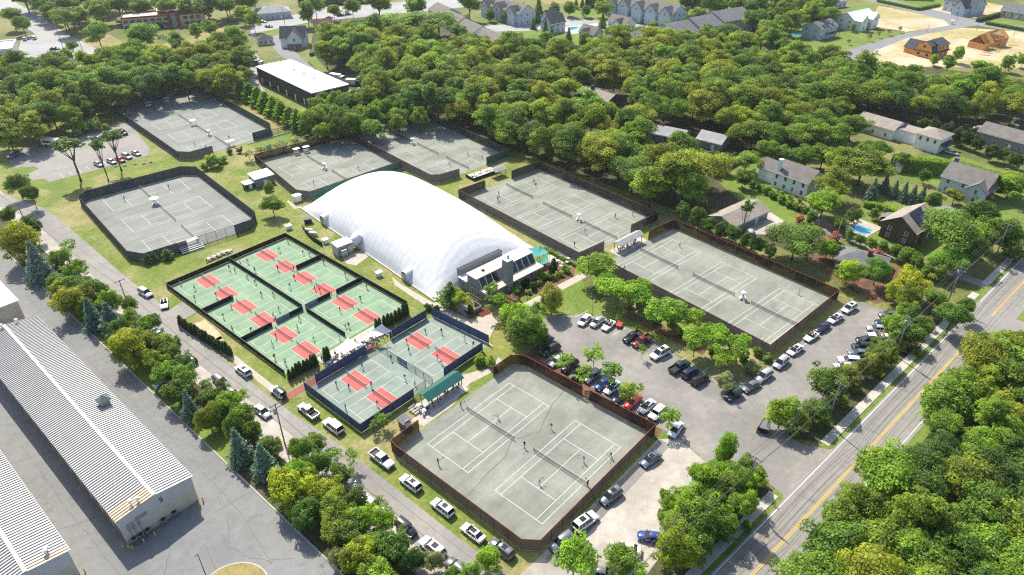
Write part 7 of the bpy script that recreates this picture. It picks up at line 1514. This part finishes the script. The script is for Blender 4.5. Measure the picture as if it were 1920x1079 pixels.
for i in range(len(RPo) - 1): wires(f'overhead cables along the road, {od[i]} span from the bottom', RPo[i], RPo[i + 1], ((-1.1, -.1), (1.1, -.1), (.4, -.1), (0, -2.6), (.05, -3.2)), 11)
LPo = [(43.3, 32), (43.2, 96.6), (42.7, 161), (41.3, 223.8), (41, 290)]; nl = ('', 'opposite the silver pickup truck', 'at the upper part of the left drive', 'at the top left bend of the drive')
for i in (1, 2, 3): pole(*LPo[i], 11, 90, f'wooden utility pole {nl[i]}', 2 if i == 1 else 1, i == 1)
for i in range(4): wires(f'overhead cables above the tree strip, {od[i]} span from the bottom', LPo[i], LPo[i + 1], ((-.9, -.1), (.9, -.1), (0, -2.2)), 11, 1.2)
pole(189.2, 45.6, 9, 0, 'thin wooden pole beside the lane fence', 0)
TPo = [G(118, 90), G(139, 118), G(160, 112), G(285, 96), G(535, 52), G(644, 30)]
for (x, y), s in zip(TPo, ('with street lamp opposite the showroom', 'at the edge of the belt above the left courts', 'right of the showroom junction', 'in front of the cream office', 'above the blue-roofed house', 'in front of the store')): pole(x, y, 12, 20, f'tall utility pole {s}', 1)
wires('overhead cables across the showroom junction', TPo[0], TPo[1], ((-.8, 0), (.8, 0)), 11.6); wires('overhead cables from the junction towards the top left corner', G(20, 12), TPo[0], ((-.8, 0), (.8, 0)), 11.6); wires('overhead cables along the road below the office', TPo[2], TPo[3], ((-.8, 0), (.8, 0)), 11.6)
# lane fence, garden fences
def board_fence(label, pts, h=1.8, m=None, bw=.9):
    t = thing('board_fence', label, 'fence', (pts[0][0], pts[0][1], 0)); o = pts[0]
    b = MB(); b.box((0, 0, h / 2), (bw - .03, .05, h)); bm_ = b.mesh('board', m or MT['wood']); b = MB(); b.box((0, 0, h / 2 + .05), (.12, .12, h + .1)); pm_ = b.mesh('post', m or MT['wood'])
    for i in range(len(pts) - 1):
        a, c = pts[i], pts[i + 1]; L_ = math.hypot(c[0] - a[0], c[1] - a[1]); n = int(L_ / bw); an = math.atan2(c[1] - a[1], c[0] - a[0])
        for k in range(n): f = (k + .5) / n; put('board', bm_, t, (a[0] + (c[0] - a[0]) * f - o[0], a[1] + (c[1] - a[1]) * f - o[1], rp.uniform(-.03, .03)), an)
        for k in range(0, n + 1, 3): f = k / n; put('post', pm_, t, (a[0] + (c[0] - a[0]) * f - o[0], a[1] + (c[1] - a[1]) * f - o[1], 0), an)
board_fence('weathered board fence along the gravel lane', [G(1538, 424), G(1600, 448), G(1690, 488)])
board_fence('low wooden fence from the lane towards the road', [G(1692, 489), G(1750, 512), G(1805, 532)], 1.1)
board_fence('board fence behind the two-storey white house', [G(1350, 325), G(1388, 305)])
board_fence('pale panel fence beside the bright new lawn', [G(1438, 72), G(1462, 62)], 1.8, MT['white']); board_fence('long pale panel fence at the edge of the wood', [G(1395, 80), G(1440, 66)], 1.8, MT['white'])
board_fence('wooden screen beside the entry drive', [G(1418, 812), G(1432, 792)], 1.6, MT['wood'], .4)
x, y = G(1432, 806); simple_shed('dark covered bin store beside the entry drive', x, y, 20, 2.2, 1.4, 1.3, MT['dark'], MT['roof_grey'], 0, 'bin_store', 'bin')
board_fence('dark low fence round the white tanks beside the dome', [G(568, 430), G(575, 440), G(585, 450), G(605, 463)], 1.5, MT['dark'])
for i, (px, py) in enumerate(((580, 436), (588, 442))):
    x, y = G(px, py); t = thing('gas_tank', ('white horizontal gas tank beside the dome, upper', 'white horizontal gas tank beside the dome, lower')[i], 'tank', (x, y, 0), R(-60)); b = MB(); b.tube([(-1.3, 0, .75), (-1.15, 0, .75), (1.15, 0, .75), (1.3, 0, .75)], [.25, .5, .5, .25], 12); b.build('vessel', PW2, t)
    for s in (-.8, .8): b = MB(); b.box((s, 0, .18), (.2, .7, .36)); b.build('saddle', MT['concrete'], t)
x, y = G(578, 418); simple_shed('black generator cabinet at the dome corner', x, y, -30, 2.2, 1.5, 1.4, MT['dark'], MT['dark'], 0, 'generator', 'generator', False)
for px, py, s in ((611, 456, 'pale utility cabinet above the blower house'), (711, 518, 'grey utility cabinet on the grass beside the dome'), (542, 430, 'small white cabinet on the lawn left of the dome')):
    x, y = G(px, py); simple_shed(s, x, y, -6, 1.3, 1.0, 1.2, PW2, PW2, 0, 'utility_cabinet', 'cabinet', False)
x, y = G(302, 733); simple_shed('green transformer cabinet in the grass beside the storage yard', x, y, 0, 1.8, 1.6, 1.5, MT['green_post'], MT['green_post'], 0, 'transformer_cabinet', 'cabinet', False)
x, y = G(1161, 613); tr = thing('red_cart', 'small red cart parked between white convertible and black pickup', 'cart', (x, y, .05), R(20)); b = MB(); b.b2(-.9, .9, -.6, .6, .3, .8); b.build('tub', MT['red_plastic'], tr)
for s in (-1, 1): b = MB(); b.tube([(-.3, s * .62, .25), (-.3, s * .72, .25)], .25, 10); b.build('wheel', MT['rubber'], tr)
# court drag marks and the seam across the front court, gate, boards
x, y = G(1837, 241); bo = thing('small_boat', 'pale upturned boat left of the grey house at the right edge', 'boat', (x, y, 0), R(-40)); b = MB(); b.loft([[(xx, -wv, .1), (xx, -wv * .7, hh), (xx, wv * .7, hh), (xx, wv, .1)] for xx, wv, hh in ((-2.4, .7, .6), (-1, .95, .8), (1, .9, .8), (2.2, .4, .6), (2.7, .05, .3))], 0, True); b.build('hull', PW2, bo); b = MB(); b.box((0, 0, .85), (4.4, .06, .06)); b.build('keel', MT['wood'], bo)
# picnic bits on the green lawn: loungers and parasols by the pool
for i, (px, py) in enumerate(((1640, 398), (1656, 402))):
    x, y = G(px, py); t = thing('closed_parasol', ('closed white parasol left of the pool', 'closed white parasol right of the pool')[i], 'parasol', (x, y, 0)); b = MB(); b.cyl(0, 0, 0, 1.0, .03, 6); b.build('pole', MT['steel'], t); b = MB(); b.cyl(0, 0, 1.0, 2.4, .16, 8, 0, .03); b.build('cloth', PW2, t)
for i in range(4):
    x, y = G(1630 + 7 * i, 405 + 2.4 * i); t = thing('pool_lounger', f'{od[i]} pool lounger from the left beside the blue pool', 'lounger', (x, y, .1), R(-10)); b = MB(); b.box((0, 0, .3), (.6, 1.3, .08)); b.build('seat', MT['wood'], t); b = MB(); b.box((0, .75, .5), (.6, .08, .5), tilt=Matrix.Rotation(-.6, 3, 'X')); b.build('backrest', MT['wood'], t)
# site clutter on the sand
for i, (px, py) in enumerate(((1852, 100), (1870, 97), (1846, 104), (1810, 72), (1900, 86))):
    x, y = G(px, py); t = thing('lumber_stack', f'{od[i]} lumber stack lying on the sandy building site', 'lumber', (x, y, 0), rp.uniform(0, 3))
    for k in range(5): b = MB(); b.box((rp.uniform(-.2, .2), -.5 + .25 * k, .12 + .1 * (k % 2)), (5 - .4 * k, .2, .2)); b.build('plank', MT['lumber'], t)
# rocks on the back lawn
for i, (px, py) in enumerate(((218, 313), (234, 312), (253, 309), (270, 308), (283, 305))):
    x, y = G(px, py); b = MB(); rg = random.Random(i); b.loft([[((.6 + .2 * rg.random()) * k * math.cos(a), (.5 + .2 * rg.random()) * k * math.sin(a), z) for a in np.linspace(0, 6.283, 8)[:-1]] for k, z in ((1, 0), (.9, .3), (.5, .5))], 0); o = b.build('boulder', MT['rock'], None, (x, y, 0)); setp(o, f'{od[i]} boulder from the left on the back lawn', 'boulder', 'boulders')
# ---------------------------------------------------------------- labels that single things out: look-alikes take their order from the left
ORD = ['leftmost', 'second from left', 'third from left', 'fourth from left', 'fifth from left', 'sixth from left', 'seventh from left', 'eighth from left', 'ninth from left', 'tenth from left', '11th from left', '12th from left', '13th from left', '14th from left', '15th from left', '16th from left', '17th from left', '18th from left', '19th from left', '20th from left', '21st from left'] + [f'{k}th from left' for k in range(22, 60)]
by = {}
bpy.context.view_layer.update()
for o in list(COL.objects):
    if o.parent is None and 'label' in o:
        if 'shared' in o: continue
        by.setdefault(o['label'], []).append(o)
for lb, os_ in by.items():
    if len(os_) < 2: continue
    os_.sort(key=lambda o: px_of((o.location.x, o.location.y, 1.5))[0])
    if len(os_) > len(ORD): continue
    for i, o in enumerate(os_): o['label'] = f'{ORD[i]} {lb}' if len(lb.split()) + len(ORD[i].split()) <= 16 else ' '.join(f'{ORD[i]} {lb}'.split()[:16])
for o in COL.objects:
    if 'shared' in o: del o['shared']
# ---------------------------------------------------------------- sealed cracks, joints and drag marks
rq = random.Random(21)
def crack(name, pts, w, m, z=.058, wig=.25, step=1.2):
    P = []
    for i in range(len(pts) - 1):
        a, c = Vector(pts[i]), Vector(pts[i + 1]); n = max(1, int((c - a).length / step))
        for k in range(n): q = a + (c - a) * (k / n); P.append((q.x + rq.uniform(-wig, wig), q.y + rq.uniform(-wig, wig)))
    P.append(pts[-1]); L0, L1 = [], []
    for i, p in enumerate(P):
        a = Vector(P[max(0, i - 1)]); c = Vector(P[min(len(P) - 1, i + 1)]); t = (c - a).normalized(); ww = w * rq.uniform(.5, 1.3)
        L0.append((p[0] - t.y * ww, p[1] + t.x * ww, z)); L1.append((p[0] + t.y * ww, p[1] - t.x * ww, z))
    b = MB(); n = len(P); b.add(L0 + L1, [(i, n + i, n + i + 1, i + 1) for i in range(n - 1)]); o = b.build(name, m); o['kind'] = 'structure'; return o
SEAL = plain('crack_sealant', (.10, .10, .098), .7, .2, 2.); SEAM2 = plain('asphalt_seam', (.13, .125, .12), .85, .2, 2.)
for y in (187, 164, 141, 118, 93): crack('sealed_crack', [(25.9, y + rq.uniform(-2, 2)), (33, y + rq.uniform(-2, 2))], .04, SEAL, .038, .12)
for y in (130, 108, 88): crack('sealed_crack', [(5.9, y + rq.uniform(-2, 2)), (13, y + rq.uniform(-2, 2))], .04, SEAL, .038, .12)
crack('sealed_crack', [(29, 190), (28.6, 150), (29.5, 120), (29, 88), (27, 76)], .035, SEAL, .04, .15); crack('sealed_crack', [(9.5, 135), (9.3, 112), (9.8, 92)], .035, SEAL, .04, .15)
crack('sealed_crack', [(27, 90), (24, 84), (26, 78), (30, 74)], .035, SEAL, .042, .3); crack('sealed_crack', [(22, 88), (20, 80), (16, 76), (18, 70)], .035, SEAL, .042, .3); crack('sealed_crack', [(18, 92), (14, 86), (8, 84)], .06, SEAL, .042, .3)
for o_, w_ in ((-1.0, .05), (-1.35, .04), (-2.7, .05), (-5.6, .04), (-6.6, .04)):
    crack('road_seam', [(x, ry(x) + o_) for x in range(55, 260, 12)], w_, SEAM2, .056, .05, 4)
for x in (78, 97, 122, 139, 158, 170, 196): crack('road_crack', [(x, ry(x) + .2), (x + .6, ry(x) - 4), (x + .2, ry(x) - 8.2)], .05, SEAL, .057, .15)
crack('hose_line', [(57.6, 61.6), (63, 62.5), (69, 62.8), (73.4, 64.8)], .055, MT['dark'], .064, .05, 1.5)
crack('hose_line', [(74.3, 64.2), (78.5, 62.2), (82, 63.6), (86.5, 65.2), (91.6, 66.0)], .045, MT['dark'], .064, .04, 1.5)
for i in range(10):      # tyre and brush arcs left by the court drag mat
    cx, cy_, r = 74 + rq.uniform(-12, 12), 62 + rq.uniform(-12, 12), rq.uniform(4, 9); a0 = rq.uniform(0, 6)
    crack('drag_mark', [(cx + r * math.cos(a0 + k * .22), cy_ + r * math.sin(a0 + k * .22)) for k in range(8)], .05, court('drag_tone_%d' % i, (.19, .205, .17), (.235, .245, .20)), .0565 + .0004 * i, .03, 2)
# ---------------------------------------------------------------- summer air
b = MB(); b.b2(-320, 1250, -320, 1250, -1.0, 106); hz = b.build('haze', []); hz['kind'] = 'stuff'
vm = bpy.data.materials.new('haze_air'); vm.use_nodes = True; vt = vm.node_tree
for n_ in list(vt.nodes):
    if n_.type != 'OUTPUT_MATERIAL': vt.nodes.remove(n_)
pv_ = vt.nodes.new('ShaderNodeVolumePrincipled'); pv_.inputs['Color'].default_value = (.93, .96, 1, 1); pv_.inputs['Density'].default_value = .00009; pv_.inputs['Anisotropy'].default_value = .5
vt.links.new(pv_.outputs[0], vt.nodes['Material Output'].inputs['Volume']); hz.data.materials.append(vm)
cy.volume_bounces = 0
